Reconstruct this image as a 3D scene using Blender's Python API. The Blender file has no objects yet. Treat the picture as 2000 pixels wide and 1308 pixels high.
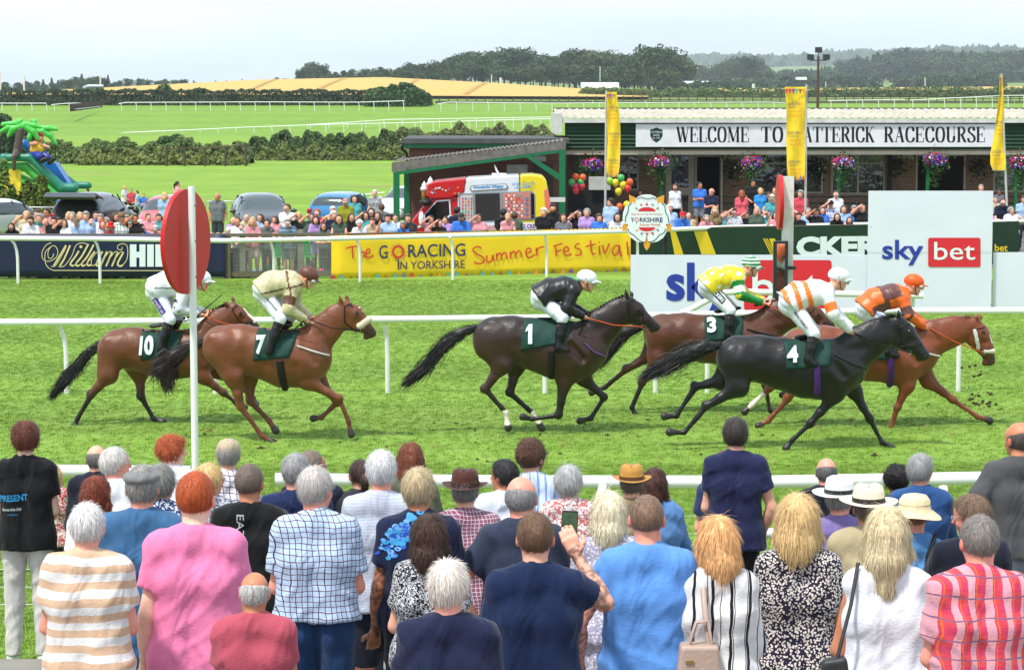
import bpy,bmesh,math,random
import numpy as np
from mathutils import Vector,Matrix
R=math.radians
rnd=random.Random(7)
rng=np.random.default_rng(7)
SC=bpy.context.scene
COL=SC.collection
# ---------------------------------------------------------------- camera
F=4600.0;CH=4.6;TH=math.atan(449.0/F)
cam_d=bpy.data.cameras.new('camera');cam=bpy.data.objects.new('camera',cam_d);COL.objects.link(cam)
cam_d.sensor_width=36;cam_d.lens=36*F/2000;cam_d.clip_start=.5;cam_d.clip_end=30000
cam.location=(0,0,CH);cam.rotation_euler=(math.pi/2-TH,0,0)
SC.camera=cam
# ---------------------------------------------------------------- world, sun, exposure
SUN_EL,SUN_AZ=62.0,222.0# azimuth: clockwise from +Y, the way the light comes from
W=bpy.data.worlds.new('World');SC.world=W;W.use_nodes=True
nt=W.node_tree;nt.nodes.clear()
wo=nt.nodes.new('ShaderNodeOutputWorld');bg=nt.nodes.new('ShaderNodeBackground')
sk=nt.nodes.new('ShaderNodeTexSky');sk.sky_type='NISHITA';sk.sun_disc=False
sk.sun_elevation=R(SUN_EL);sk.sun_rotation=R(SUN_AZ);sk.air_density=1.0;sk.dust_density=1.2;sk.ozone_density=1.5
tc=nt.nodes.new('ShaderNodeTexCoord');mp=nt.nodes.new('ShaderNodeMapping');mp.inputs['Scale'].default_value=(1.2,1.2,9)
nz=nt.nodes.new('ShaderNodeTexNoise');nz.inputs['Scale'].default_value=1.7;nz.inputs['Detail'].default_value=5;nz.inputs['Roughness'].default_value=.55
rp=nt.nodes.new('ShaderNodeValToRGB');rp.color_ramp.elements[0].position=.36;rp.color_ramp.elements[0].color=(.55,.55,.55,1)
rp.color_ramp.elements[1].position=.66;rp.color_ramp.elements[1].color=(.97,.97,.97,1)
mx=nt.nodes.new('ShaderNodeMix');mx.data_type='RGBA';mx.inputs['B'].default_value=(11.4,13.2,14.8,1)
nt.links.new(tc.outputs['Generated'],mp.inputs['Vector']);nt.links.new(mp.outputs['Vector'],nz.inputs['Vector'])
nt.links.new(nz.outputs['Fac'],rp.inputs['Fac']);nt.links.new(rp.outputs['Color'],mx.inputs['Factor'])
nt.links.new(sk.outputs['Color'],mx.inputs['A']);nt.links.new(mx.outputs['Result'],bg.inputs['Color'])
bg.inputs['Strength'].default_value=.095;nt.links.new(bg.outputs['Background'],wo.inputs['Surface'])
sd=bpy.data.lights.new('sun','SUN');sd.energy=4.0;sd.angle=R(5);sd.color=(1,.96,.9)
sun=bpy.data.objects.new('sun',sd);COL.objects.link(sun)
_az=R(SUN_AZ);_el=R(SUN_EL)
sun_dir=Vector((math.sin(_az)*math.cos(_el),math.cos(_az)*math.cos(_el),math.sin(_el)))
sun.rotation_euler=sun_dir.to_track_quat('Z','Y').to_euler()
vs=SC.view_settings;vs.view_transform='Standard';vs.look='None';vs.exposure=0.2;vs.gamma=1;vs.use_curve_mapping=False
SC.cycles.max_bounces=6;SC.cycles.transparent_max_bounces=8;SC.cycles.volume_bounces=0

# ---------------------------------------------------------------- helpers
def ray(px,py):
 x=(px-1000)/F;y=-(py-654)/F
 return (x,math.cos(TH)+y*math.sin(TH),-math.sin(TH)+y*math.cos(TH))
def at(px,py,Y):
 d=ray(px,py);t=Y/d[1]
 return Vector((d[0]*t,Y,CH+d[2]*t))
def gnd(px,py,z=0.0):
 d=ray(px,py);t=(z-CH)/d[2]
 return Vector((d[0]*t,d[1]*t,z))
def xat(px,Y):return (px-1000)/F*Y
def zat(py,Y):return at(1000,py,Y).z
def s2l(c):
 return tuple((v/255/12.92 if v<=10 else ((v/255+.055)/1.055)**2.4)**1.13 for v in c)
_mc={}
def mat(name,rgb=(200,200,200),rough=.6,metal=0.,var=.1,vs=4.,bump=0.,bs=40.,spec=.4,src='const',alpha=1.,emis=None,stretch=None,coat=0.,trans=0.,k=.86,sheen=0.):
 """principled material with a little large-scale colour variation; src: const | obj (object colour) | col (vertex colours)"""
 key=name
 if key in _mc:return _mc[key]
 m=bpy.data.materials.new(name);m.use_nodes=True;_mc[key]=m
 t=m.node_tree;b=t.nodes['Principled BSDF']
 lin=[v*k for v in s2l(rgb)]+[1]
 m.diffuse_color=lin
 b.inputs['Roughness'].default_value=rough;b.inputs['Metallic'].default_value=metal
 b.inputs['Specular IOR Level'].default_value=spec
 b.inputs['Coat Weight'].default_value=coat
 b.inputs['Transmission Weight'].default_value=trans
 b.inputs['Alpha'].default_value=alpha
 b.inputs['Sheen Weight'].default_value=sheen
 L=t.links.new
 tc=t.nodes.new('ShaderNodeTexCoord');vec=tc.outputs['Object']
 if stretch:
  mp=t.nodes.new('ShaderNodeMapping');mp.inputs['Scale'].default_value=stretch;L(vec,mp.inputs['Vector']);vec=mp.outputs['Vector']
 if src=='obj':o=t.nodes.new('ShaderNodeObjectInfo').outputs['Color']
 elif src=='col':
  a=t.nodes.new('ShaderNodeVertexColor');a.layer_name='Col';o=a.outputs['Color']
 else:
  q=t.nodes.new('ShaderNodeRGB');q.outputs[0].default_value=lin;o=q.outputs[0]
 if var:
  n=t.nodes.new('ShaderNodeTexNoise');n.inputs['Scale'].default_value=vs;n.inputs['Detail'].default_value=5;L(vec,n.inputs['Vector'])
  mr=t.nodes.new('ShaderNodeMapRange');mr.inputs['From Min'].default_value=.3;mr.inputs['From Max'].default_value=.7
  mr.inputs['To Min'].default_value=1-var;mr.inputs['To Max'].default_value=1+var;L(n.outputs['Fac'],mr.inputs['Value'])
  h=t.nodes.new('ShaderNodeVectorMath');h.operation='SCALE';L(o,h.inputs[0]);L(mr.outputs['Result'],h.inputs['Scale']);o=h.outputs['Vector']
 L(o,b.inputs['Base Color'])
 if emis:b.inputs['Emission Color'].default_value=[*s2l(emis[:3]),1];b.inputs['Emission Strength'].default_value=emis[3]
 if bump:
  n=t.nodes.new('ShaderNodeTexNoise');n.inputs['Scale'].default_value=bs;n.inputs['Detail'].default_value=4;L(vec,n.inputs['Vector'])
  bp=t.nodes.new('ShaderNodeBump');bp.inputs['Strength'].default_value=bump;bp.inputs['Distance'].default_value=.02
  L(n.outputs['Fac'],bp.inputs['Height']);L(bp.outputs['Normal'],b.inputs['Normal'])
 return m

def tag(o,label=None,cat=None,group=None,kind=None):
 if label:o['label']=label
 if cat:o['category']=cat
 if group:o['group']=group
 if kind:o['kind']=kind
 return o
def thing(name,label,cat,loc=(0,0,0),rz=0.,group=None):
 o=bpy.data.objects.new(name,None);COL.objects.link(o);o.empty_display_size=.2
 o.location=loc;o.rotation_euler=(0,0,rz)
 return tag(o,label,cat,group)
def mesh_np(name,v,f,mats,parent=None,smooth=False,mi=None,col=None,off=None):
 """v (n,3), f (m,3|4) numpy or list of polygons"""
 me=bpy.data.meshes.new(name)
 v=np.asarray(v,dtype=np.float32)
 if off is not None:v=v-np.asarray(off,dtype=np.float32)
 if isinstance(f,np.ndarray):
  nf,k=f.shape
  me.vertices.add(len(v));me.vertices.foreach_set('co',v.ravel())
  me.loops.add(nf*k);me.loops.foreach_set('vertex_index',f.ravel().astype(np.int32))
  me.polygons.add(nf);me.polygons.foreach_set('loop_start',np.arange(nf,dtype=np.int32)*k)
  me.update(calc_edges=True)
 else:
  me.from_pydata(v.tolist(),[],f);nf=len(f)
 for m in (mats if isinstance(mats,(list,tuple))else [mats]):me.materials.append(m)
 if mi is not None:me.polygons.foreach_set('material_index',np.asarray(mi,dtype=np.int32))
 if smooth is not False and smooth is not None:
  a=np.ones(nf,dtype=bool)if smooth is True else np.asarray(smooth,dtype=bool)
  me.polygons.foreach_set('use_smooth',a)
 if col is not None:
  ca=me.color_attributes.new('Col','FLOAT_COLOR','POINT')
  c4=np.ones((len(v),4),dtype=np.float32);c4[:,:3]=col
  ca.data.foreach_set('color',c4.ravel())
 me.update()
 o=bpy.data.objects.new(name,me);COL.objects.link(o)
 if parent is not None:o.parent=parent
 return o

class MB:
 """collects shapes; build() links them as ONE mesh object"""
 def __init__(s):s.v=[];s.f=[];s.m=[];s.sm=[]
 def add(s,vs,fs,m=0,smooth=False):
  b=len(s.v);s.v+=[tuple(p)for p in vs]
  for f in fs:s.f.append([i+b for i in f]);s.m.append(m);s.sm.append(smooth)
  return s
 def box(s,c,d,m=0,rz=0.,mat4=None):
  x,y,z=d[0]/2,d[1]/2,d[2]/2
  P=[Vector((i*x,j*y,k*z))for i in (-1,1)for j in (-1,1)for k in (-1,1)]
  if rz:r=Matrix.Rotation(rz,3,'Z');P=[r@p for p in P]
  if mat4 is not None:P=[mat4@p for p in P]
  P=[p+Vector(c)for p in P]
  return s.add(P,[(0,1,3,2),(4,6,7,5),(0,4,5,1),(2,3,7,6),(0,2,6,4),(1,5,7,3)],m)
 def bbox(s,x0,x1,y0,y1,z0,z1,m=0):return s.box(((x0+x1)/2,(y0+y1)/2,(z0+z1)/2),(abs(x1-x0),abs(y1-y0),abs(z1-z0)),m)
 def tube(s,pts,r,n=8,m=0,caps=True,flat=1.0,smooth=True):
  pts=[Vector(p)for p in pts];k=len(pts)
  rs=r if isinstance(r,(list,tuple))else [r]*k
  up=Vector((0,0,1));vs=[];prev=None
  for i,p in enumerate(pts):
   t=(pts[min(i+1,k-1)]-pts[max(i-1,0)]).normalized()
   if prev is None:
    a=t.cross(up)
    if a.length<1e-3:a=t.cross(Vector((1,0,0)))
    a.normalize()
   else:
    a=(prev-t*prev.dot(t))
    a=a.normalized()if a.length>1e-5 else t.orthogonal().normalized()
   prev=a;b=t.cross(a)
   for j in range(n):
    q=2*math.pi*j/n;vs.append(p+(a*math.cos(q)+b*math.sin(q)*flat)*rs[i])
  fs=[(i*n+j,i*n+(j+1)%n,(i+1)*n+(j+1)%n,(i+1)*n+j)for i in range(k-1)for j in range(n)]
  s.add(vs,fs,m,smooth)
  if caps:
   s.add(vs[:n],[tuple(range(n))[::-1]],m);s.add(vs[-n:],[tuple(range(n))],m)
  return s
 def cyl(s,a,b,r0,r1=None,n=12,m=0):return s.tube([a,b],[r0,r0 if r1 is None else r1],n,m)
 def prism(s,pts,ext,m=0):
  pts=[Vector(p)for p in pts];e=Vector(ext);n=len(pts)
  return s.add(pts+[p+e for p in pts],[tuple(range(n))[::-1],tuple(range(n,2*n))]+[(i,(i+1)%n,n+(i+1)%n,n+i)for i in range(n)],m)
 def ball(s,c,r,n=12,k=8,m=0):
  r=(r,r,r)if not isinstance(r,(tuple,list))else r;vs=[]
  for i in range(k+1):
   a=math.pi*i/k
   for j in range(n):
    q=2*math.pi*j/n;vs.append((c[0]+r[0]*math.sin(a)*math.cos(q),c[1]+r[1]*math.sin(a)*math.sin(q),c[2]+r[2]*math.cos(a)))
  return s.add(vs,[(i*n+j,(i+1)*n+j,(i+1)*n+(j+1)%n,i*n+(j+1)%n)for i in range(k)for j in range(n)],m,True)
 def lathe(s,prof,c=(0,0,0),n=16,m=0,sx=1.,sy=1.):
  vs=[(c[0]+r*sx*math.cos(2*math.pi*j/n),c[1]+r*sy*math.sin(2*math.pi*j/n),c[2]+z)for r,z in prof for j in range(n)]
  return s.add(vs,[(i*n+j,i*n+(j+1)%n,(i+1)*n+(j+1)%n,(i+1)*n+j)for i in range(len(prof)-1)for j in range(n)],m,True)
 def build(s,name,mats,parent=None,off=None):
  v=np.array(s.v,dtype=np.float32)
  if off is not None:v=v-np.array(off,dtype=np.float32)
  return mesh_np(name,v,s.f,mats,parent,smooth=s.sm,mi=s.m)

_pc={}
def copy_tree(o,parent=None,**kw):
 c=o.copy();COL.objects.link(c)
 if parent is not None:c.parent=parent
 for k_,v_ in kw.items():c[k_]=v_
 for ch in list(o.children):copy_tree(ch,c)
 return c

# text as a mesh: returns (verts Nx2 in text units with height 1 = capital height, faces)
_tx={}
def text2d(txt,bold=0.,shear=0.,space=1.):
 key=(txt,bold,shear,space)
 if key in _tx:return _tx[key]
 cu=bpy.data.curves.new('t','FONT');cu.body=txt;cu.size=1.0;cu.offset=bold;cu.shear=shear;cu.space_character=space
 cu.resolution_u=3
 o=bpy.data.objects.new('t',cu);COL.objects.link(o)
 dg=bpy.context.evaluated_depsgraph_get();me=bpy.data.meshes.new_from_object(o.evaluated_get(dg))
 v=np.array([q.co[:2]for q in me.vertices]);f=[tuple(p.vertices)for p in me.polygons]
 bpy.data.objects.remove(o);bpy.data.curves.remove(cu);bpy.data.meshes.remove(me)
 v[:,0]-=v[:,0].min();_tx[key]=(v,f)
 return v,f
def text_fit(mb,txt,org,ux,uy,w,h,m=0,bold=0.,shear=0.,space=1.,depth=0.):
 """text scaled to w x h, its lower left corner at org, axes ux, uy"""
 v,f=text2d(txt,bold,shear,space)
 mn=v.min(0);sz=v.max(0)-mn
 q=(v-mn)/sz*np.array([w,h]);ux=Vector(ux);uy=Vector(uy);org=Vector(org)
 mb.add([org+ux*float(a)+uy*float(b)for a,b in q],f,m)
def strokes(mb,paths,org,ux,uy,sc,w,m=0,nrm=None,pen=None):
 """hand drawn lettering: paths of (x,y[,w]) smoothed and given a width"""
 ux=Vector(ux);uy=Vector(uy);org=Vector(org)
 for P in paths:
  pts=[(p[0],p[1],p[2]if len(p)>2 else w)for p in P]
  out=[]
  n=len(pts)
  if n>2:
   for i in range(n-1):
    p0,p1,p2,p3=pts[max(i-1,0)],pts[i],pts[i+1],pts[min(i+2,n-1)]
    for q in range(5):
     t=q/5
     out.append(tuple(.5*((2*p1[a])+(-p0[a]+p2[a])*t+(2*p0[a]-5*p1[a]+4*p2[a]-p3[a])*t*t+(-p0[a]+3*p1[a]-3*p2[a]+p3[a])*t**3)for a in range(3)))
   out.append(pts[-1])
  else:out=pts
  vs=[]
  for i,p in enumerate(out):
   a,b=out[max(i-1,0)],out[min(i+1,len(out)-1)]
   dx,dy=b[0]-a[0],b[1]-a[1];l=math.hypot(dx,dy)or 1;dx/=l;dy/=l
   ww=p[2]/2
   if pen:ww*=(.28+.72*abs(dx*pen[1]-dy*pen[0]))
   for sgn in (1,-1):
    vs.append(org+ux*((p[0]-dy*ww*sgn)*sc)+uy*((p[1]+dx*ww*sgn)*sc))
  mb.add(vs,[(2*i,2*i+1,2*i+3,2*i+2)for i in range(len(out)-1)],m)

# ---------------------------------------------------------------- smooth-blended solid meshing (distance field + surface nets)
class Field:
 def __init__(s,k=.02):s.p=[];s.k=k
 def rc(s,a,b,ra,rb,k=None,sc=None,cuts=None,sub=False):
  s.p.append(('c',np.array(a,float),np.array(b,float),ra,rb,s.k if k is None else k,sc,cuts,sub));return s
 def chain(s,pts,rs,**kw):
  for i in range(len(pts)-1):s.rc(pts[i],pts[i+1],rs[i],rs[i+1],**kw)
  return s
 def el(s,c,r,M=None,k=None,cuts=None,sub=False):
  s.p.append(('e',np.array(c,float),np.array(r,float)if not np.isscalar(r)else np.array([r]*3,float),M,None,s.k if k is None else k,None,cuts,sub));return s
 def mesh(s,res,fine=None,fres=None,pad=.0):
  lo=np.full(3,1e9);hi=np.full(3,-1e9);bb=[]
  for p in s.p:
   if p[0]=='c':
    r=max(p[3],p[4]);sc=np.array(p[6])if p[6]is not None else np.ones(3)
    l=np.minimum(p[1],p[2])-r*sc;h=np.maximum(p[1],p[2])+r*sc
   else:
    r=p[2]if p[3]is None else np.full(3,p[2].max());l=p[1]-r;h=p[1]+r
   bb.append((l-p[5]-2.2*res,h+p[5]+2.2*res))
   if not p[8]:lo=np.minimum(lo,l);hi=np.maximum(hi,h)
  lo-=2.5*res;hi+=2.5*res
  ax=[]
  for a in range(3):
   if fine is None:ax.append(np.arange(lo[a],hi[a]+res,res))
   else:
    f0,f1=max(fine[0][a],lo[a]),min(fine[1][a],hi[a])
    if f0>=f1:ax.append(np.arange(lo[a],hi[a]+res,res));continue
    l1=np.arange(f0,lo[a]-res,-res)[::-1][:-1];m1=np.arange(f0,f1,fres);h1=np.arange(f1,hi[a]+res,res)
    ax.append(np.concatenate([l1,m1,h1]))
  X,Y,Z=ax
  D=np.full((len(X),len(Y),len(Z)),10.,dtype=np.float32)
  for p,(l,h)in zip(s.p,bb):
   i0,i1=np.searchsorted(X,l[0]),np.searchsorted(X,h[0]);j0,j1=np.searchsorted(Y,l[1]),np.searchsorted(Y,h[1]);k0,k1=np.searchsorted(Z,l[2]),np.searchsorted(Z,h[2])
   if i0>=i1 or j0>=j1 or k0>=k1:continue
   x=X[i0:i1,None,None];y=Y[None,j0:j1,None];z=Z[None,None,k0:k1]
   if p[0]=='c':
    a,b,ra,rb=p[1],p[2],p[3],p[4]
    sc=np.array(p[6],float)if p[6]is not None else np.ones(3)
    A=a/sc;Bv=b/sc-A;L2=max(float(Bv@Bv),1e-12)
    px,py,pz=x/sc[0]-A[0],y/sc[1]-A[1],z/sc[2]-A[2]
    t=np.clip((px*Bv[0]+py*Bv[1]+pz*Bv[2])/L2,0,1)
    d=(np.sqrt((px-t*Bv[0])**2+(py-t*Bv[1])**2+(pz-t*Bv[2])**2)-(ra+(rb-ra)*t))*sc.min()
   else:
    c,r,M=p[1],p[2],p[3]
    px,py,pz=x-c[0],y-c[1],z-c[2]
    if M is not None:
     M=np.array(M);px,py,pz=(M[0,0]*px+M[1,0]*py+M[2,0]*pz),(M[0,1]*px+M[1,1]*py+M[2,1]*pz),(M[0,2]*px+M[1,2]*py+M[2,2]*pz)
    q0=np.sqrt((px/r[0])**2+(py/r[1])**2+(pz/r[2])**2)
    q1=np.sqrt((px/r[0]**2)**2+(py/r[1]**2)**2+(pz/r[2]**2)**2)
    d=q0*(q0-1)/np.maximum(q1,1e-6)
   if p[7]:
    for (cp,cn)in p[7]:
     d=np.maximum(d,(x-cp[0])*cn[0]+(y-cp[1])*cn[1]+(z-cp[2])*cn[2])
   o=D[i0:i1,j0:j1,k0:k1];k=p[5]
   if p[8]:
    h_=np.maximum(k-np.abs(o+d),0)/k if k>0 else 0
    D[i0:i1,j0:j1,k0:k1]=np.maximum(o,-d)+h_*h_*k*.25
   else:
    h_=np.maximum(k-np.abs(o-d),0)/k if k>0 else 0
    D[i0:i1,j0:j1,k0:k1]=np.minimum(o,d)-h_*h_*k*.25
  return nets(D,X,Y,Z)
def nets(D,X,Y,Z):
 ins=D<0
 c=np.zeros(tuple(n-1 for n in D.shape),dtype=np.uint8)
 for a in (0,1):
  for b in (0,1):
   for e in (0,1):c+=ins[a:a+c.shape[0],b:b+c.shape[1],e:e+c.shape[2]]
 act=(c>0)&(c<8)
 I,J,K=np.nonzero(act);n=len(I)
 idx=np.full(c.shape,-1,dtype=np.int32);idx[I,J,K]=np.arange(n)
 cor={(a,b,e):D[I+a,J+b,K+e]for a in (0,1)for b in (0,1)for e in (0,1)}
 acc=np.zeros((n,3));cnt=np.zeros(n)
 for ax in range(3):
  for u in (0,1):
   for w in (0,1):
    p0=[0,0,0];o=[i for i in range(3)if i!=ax];p0[o[0]]=u;p0[o[1]]=w;p1=list(p0);p1[ax]=1
    a,b=cor[tuple(p0)],cor[tuple(p1)];m=(a<0)!=(b<0)
    t=np.where(m,a/np.where(m,a-b,1),0)
    q=np.zeros((n,3));q[:,o[0]]=u;q[:,o[1]]=w;q[:,ax]=t
    acc+=q*m[:,None];cnt+=m
 acc/=cnt[:,None]
 def lerp(A,I,t):return A[I]+(A[I+1]-A[I])*t
 V=np.stack([lerp(X,I,acc[:,0]),lerp(Y,J,acc[:,1]),lerp(Z,K,acc[:,2])],1)
 Fs=[]
 for ax in range(3):
  sl0=[slice(None)]*3;sl1=[slice(None)]*3;sl0[ax]=slice(0,-1);sl1[ax]=slice(1,None)
  A=ins[tuple(sl0)];B=ins[tuple(sl1)];m=A!=B
  i,j,k=np.nonzero(m);e=[i,j,k];o=[q for q in range(3)if q!=ax]
  ok=(e[o[0]]>0)&(e[o[1]]>0)&(e[o[0]]<c.shape[o[0]])&(e[o[1]]<c.shape[o[1]])
  e=[q[ok]for q in e];inside=A[i[ok],j[ok],k[ok]]
  def g(du,dw):
   q=[e[0].copy(),e[1].copy(),e[2].copy()];q[o[0]]=q[o[0]]-du;q[o[1]]=q[o[1]]-dw
   return idx[q[0],q[1],q[2]]
  quad=np.stack([g(1,1),g(0,1),g(0,0),g(1,0)],1)
  flip=inside if ax!=1 else ~inside
  quad[~flip]=quad[~flip][:,::-1]
  Fs.append(quad)
 Fq=np.concatenate(Fs);Fq=Fq[(Fq>=0).all(1)]
 return V,Fq
def vnormals(V,Fq):
 a=V[Fq[:,2]]-V[Fq[:,0]];b=V[Fq[:,3]]-V[Fq[:,1]];n=np.cross(a,b)
 N=np.zeros_like(V)
 for i in range(4):np.add.at(N,Fq[:,i],n)
 return N/np.maximum(np.linalg.norm(N,axis=1,keepdims=True),1e-9)
def wob(P,f=1.,seed=0.):
 """cheap smooth pseudo noise in -1..1"""
 x,y,z=P[:,0]*f+seed,P[:,1]*f+seed*1.7,P[:,2]*f+seed*.6
 return (np.sin(x*1.7+1.3*np.sin(y*1.3+z))+np.sin(y*2.1+1.1*np.sin(z*1.7+x*.7))+np.sin(z*1.9+1.2*np.sin(x*1.1+y*.8)))/3
def leaves(P,N,size,ratio=1.6,seed=0,tri=False):
 """one small quad per point, facing N with scatter"""
 g=np.random.default_rng(seed);n=len(P)
 N=N+g.normal(0,.55,(n,3));N/=np.linalg.norm(N,axis=1,keepdims=True)
 a=np.cross(N,g.normal(0,1,(n,3)));a/=np.linalg.norm(a,axis=1,keepdims=True);b=np.cross(N,a)
 s=(size*(.6+.8*g.random(n)))[:,None]if np.isscalar(size)else (size*(.6+.8*g.random(n)))[:,None]
 v=np.stack([P-a*s*ratio/2,P-b*s/2,P+a*s*ratio/2,P+b*s/2],1).reshape(-1,3)
 return v,np.arange(4*n,dtype=np.int32).reshape(n,4)
V3=lambda a:np.array(a,float)
# ================================================================ terrain
PK=[-700,0,250,500,750,1000,1250,1500,2000,2700]
ST=[(-20,0),(0,0),(350,0),(400,0),(470,[212.5]*10),(525,[195]*10),
(900,[190,185,172,159,154,167,186,188,187,187]),(1400,[192,186,174,168,166,167,176,177,173,172]),
(2200,[192,186,175,170,168,168,166,164,160,160]),(3500,[180,176,172,168,165,162,156,150,146,146]),
(6500,[176,172,168,165,160,152,136,126,112,112]),(9000,[186]*10),(14000,[200]*10)]
def zterr(X,Y):
 X=np.asarray(X,float);Y=np.asarray(Y,float)
 px=1000+F*X/np.maximum(Y,1)
 ys=np.array([s[0]for s in ST],float)
 zs=[]
 for y,r in ST:
  if isinstance(r,list):zs.append(CH+(205-np.interp(px,PK,r))*y/F)
  else:zs.append(np.full(px.shape,float(r)))
 zs=np.stack(zs);i=np.clip(np.searchsorted(ys,Y,side='right')-1,0,len(ys)-2)
 t=np.clip((Y-ys[i])/(ys[i+1]-ys[i]),0,1);t=np.where(ys[i]>=525,t,t*t*(3-2*t))
 a=np.take_along_axis(zs,i[None],0)[0];b=np.take_along_axis(zs,(i+1)[None],0)[0]
 return a+(b-a)*t
def fan(name,p0,p1,Ys,mats,dz=0.,npx=60,parent=None,noise=0.,rag=0.):
 px=np.linspace(p0,p1,npx);Ys=np.array(Ys,float)
 G=np.meshgrid(px,Ys);X=(G[0]-1000)/F*G[1];Y=G[1].copy()
 Z=zterr(X,Y)+dz
 if noise:Z+=noise*wob(np.stack([X,Y,Z],-1).reshape(-1,3),.05).reshape(Z.shape)
 v=np.stack([X,Y,Z],-1).reshape(-1,3);n,m=len(Ys),npx
 i=np.arange((n-1)*(m-1));r,c=i//(m-1),i%(m-1);q=r*m+c
 return mesh_np(name,v,np.stack([q,q+1,q+m+1,q+m],1),mats,parent,smooth=True)

def grass_mat(name,c0,c1,c2,stripe=0.,period=5.,patch=.25,bump=.5,earth=None):
 m=bpy.data.materials.new(name);m.use_nodes=True;t=m.node_tree;b=t.nodes['Principled BSDF'];L=t.links.new
 b.inputs['Roughness'].default_value=.8;b.inputs['Specular IOR Level'].default_value=.25
 m.diffuse_color=[*s2l(c1),1]
 g=t.nodes.new('ShaderNodeNewGeometry');P=g.outputs['Position']
 def noise(scale,st=None,det=5,rough=.6):
  v=P
  if st:mpn=t.nodes.new('ShaderNodeMapping');mpn.inputs['Scale'].default_value=st;L(P,mpn.inputs['Vector']);v=mpn.outputs['Vector']
  n=t.nodes.new('ShaderNodeTexNoise');n.inputs['Scale'].default_value=scale;n.inputs['Detail'].default_value=det;n.inputs['Roughness'].default_value=rough;L(v,n.inputs['Vector']);return n.outputs['Fac']
 def math_(op,a,b_=None,cl=False):
  n=t.nodes.new('ShaderNodeMath');n.operation=op;n.use_clamp=cl
  for i,q in enumerate((a,b_)):
   if q is None:continue
   if isinstance(q,(int,float)):n.inputs[i].default_value=q
   else:L(q,n.inputs[i])
  return n.outputs[0]
 def mix(f,a,b_):
  n=t.nodes.new('ShaderNodeMix');n.data_type='RGBA'
  for nm,q in (('Factor',f),('A',a),('B',b_)):
   if isinstance(q,tuple):n.inputs[nm].default_value=(*s2l(q),1)
   else:L(q,n.inputs[nm])
  return n.outputs['Result']
 def rng_(v,a,b_,c=0.,d=1.):
  n=t.nodes.new('ShaderNodeMapRange');n.inputs['From Min'].default_value=a;n.inputs['From Max'].default_value=b_;n.inputs['To Min'].default_value=c;n.inputs['To Max'].default_value=d;L(v,n.inputs['Value']);return n.outputs['Result']
 f1=rng_(noise(.35,(1,1,1)),.35,.65);f2=rng_(noise(3.5),.3,.7)
 col=mix(math_('ADD',math_('MULTIPLY',f1,.55),math_('MULTIPLY',f2,.45),True),c0,c1)
 f3=rng_(noise(11,None,6,.7),.5,.8,0,.4);col=mix(f3,col,c2)
 if stripe:
  s=t.nodes.new('ShaderNodeSeparateXYZ');L(P,s.inputs[0])
  w=math_('ADD',s.outputs['Y'],math_('MULTIPLY',noise(.12),2.2))
  q=math_('SINE',math_('MULTIPLY',w,2*math.pi/period));q=rng_(q,-.5,.5,1-stripe,1+stripe)
  v=t.nodes.new('ShaderNodeVectorMath');v.operation='SCALE';L(col,v.inputs[0]);L(q,v.inputs['Scale']);col=v.outputs[0]
 if earth:
  e=rng_(noise(earth[1],earth[2]),earth[3],earth[3]+.1,0,.8);col=mix(e,col,earth[0])
 L(col,b.inputs['Base Color'])
 bp=t.nodes.new('ShaderNodeBump');bp.inputs['Strength'].default_value=bump;bp.inputs['Distance'].default_value=.05
 L(noise(28,None,3,.5),bp.inputs['Height']);L(bp.outputs['Normal'],b.inputs['Normal'])
 return m
G_TRACK=grass_mat('track_grass',(116,146,58),(136,164,72),(152,172,96),stripe=.08,period=6.2,earth=((98,86,50),1.1,(1,1,1),.70))
G_FIELD=grass_mat('meadow_grass',(112,146,46),(142,171,62),(162,184,92),stripe=.04,period=17.,bump=.8,earth=((150,138,92),.045,(1,2.6,1),.60))
G_FAR=grass_mat('far_turf',(106,138,46),(130,160,56),(144,168,78),stripe=.05,period=14.,bump=.3)
G_DULL=grass_mat('pasture',(104,128,62),(128,146,78),(140,150,96),bump=.2)
WHEAT=grass_mat('ripe_wheat',(190,158,88),(206,174,104),(214,186,122),bump=.2)

near=list(np.concatenate([[-20,-5,.5,5,10,15],np.arange(20,90,5)]))
# the ground in bands that butt end to end
def gsheet(name,Ys,m,w=.62):
 Ys=list(Ys)
 if Ys[0]<15:
  v=[(-40,-30,-.9),(40,-30,-.9),(40,15,-.9),(-40,15,-.9)]
 return tag(fan(name,1000-w*F,1000+w*F,Ys,m,npx=110),kind='structure')
mesh_g=MB();mesh_g.add([(-60,-40,0),(60,-40,0),(60,15,0),(-60,15,0)],[(0,1,2,3)])
tag(mesh_g.build('lawn',G_TRACK),kind='structure')
v=MB();v.add([(-60,15,0),(60,15,0),(60,66,0),(-60,66,0)],[(0,1,2,3)])
tag(v.build('racing_turf',G_TRACK),kind='structure')
v=MB();v.add([(-90,66,0),(90,66,0),(90,120,0),(-90,120,0)],[(0,1,2,3)])
tag(v.build('grass_field',G_FIELD),kind='structure')
tag(fan('meadow',1000-.75*F,1000+.75*F,[120,150,200,280,340,350],G_FIELD,npx=90),kind='structure')
tag(fan('far_track',1000-.75*F,1000+.75*F,list(range(350,526,8))+[525],G_FAR,npx=140),kind='structure')
tag(fan('hills',1000-.75*F,1000+.75*F,[525,560,600,650,700,750,800,850,900,950,1000,1100,1200,1400,1700,2200,2700,3500,4500,5500,6500,7500,9000,14000],G_DULL,npx=160),kind='structure')
tag(fan('wheat_field',-300,1265,[535,560,600,650,700,750,800,850,900,950,1000],WHEAT,dz=.5,npx=90),kind='structure')
tag(fan('stubble_field',1385,2500,[1000,1060,1150,1250,1400,1480],WHEAT,dz=.6,npx=60),kind='structure')
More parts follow.
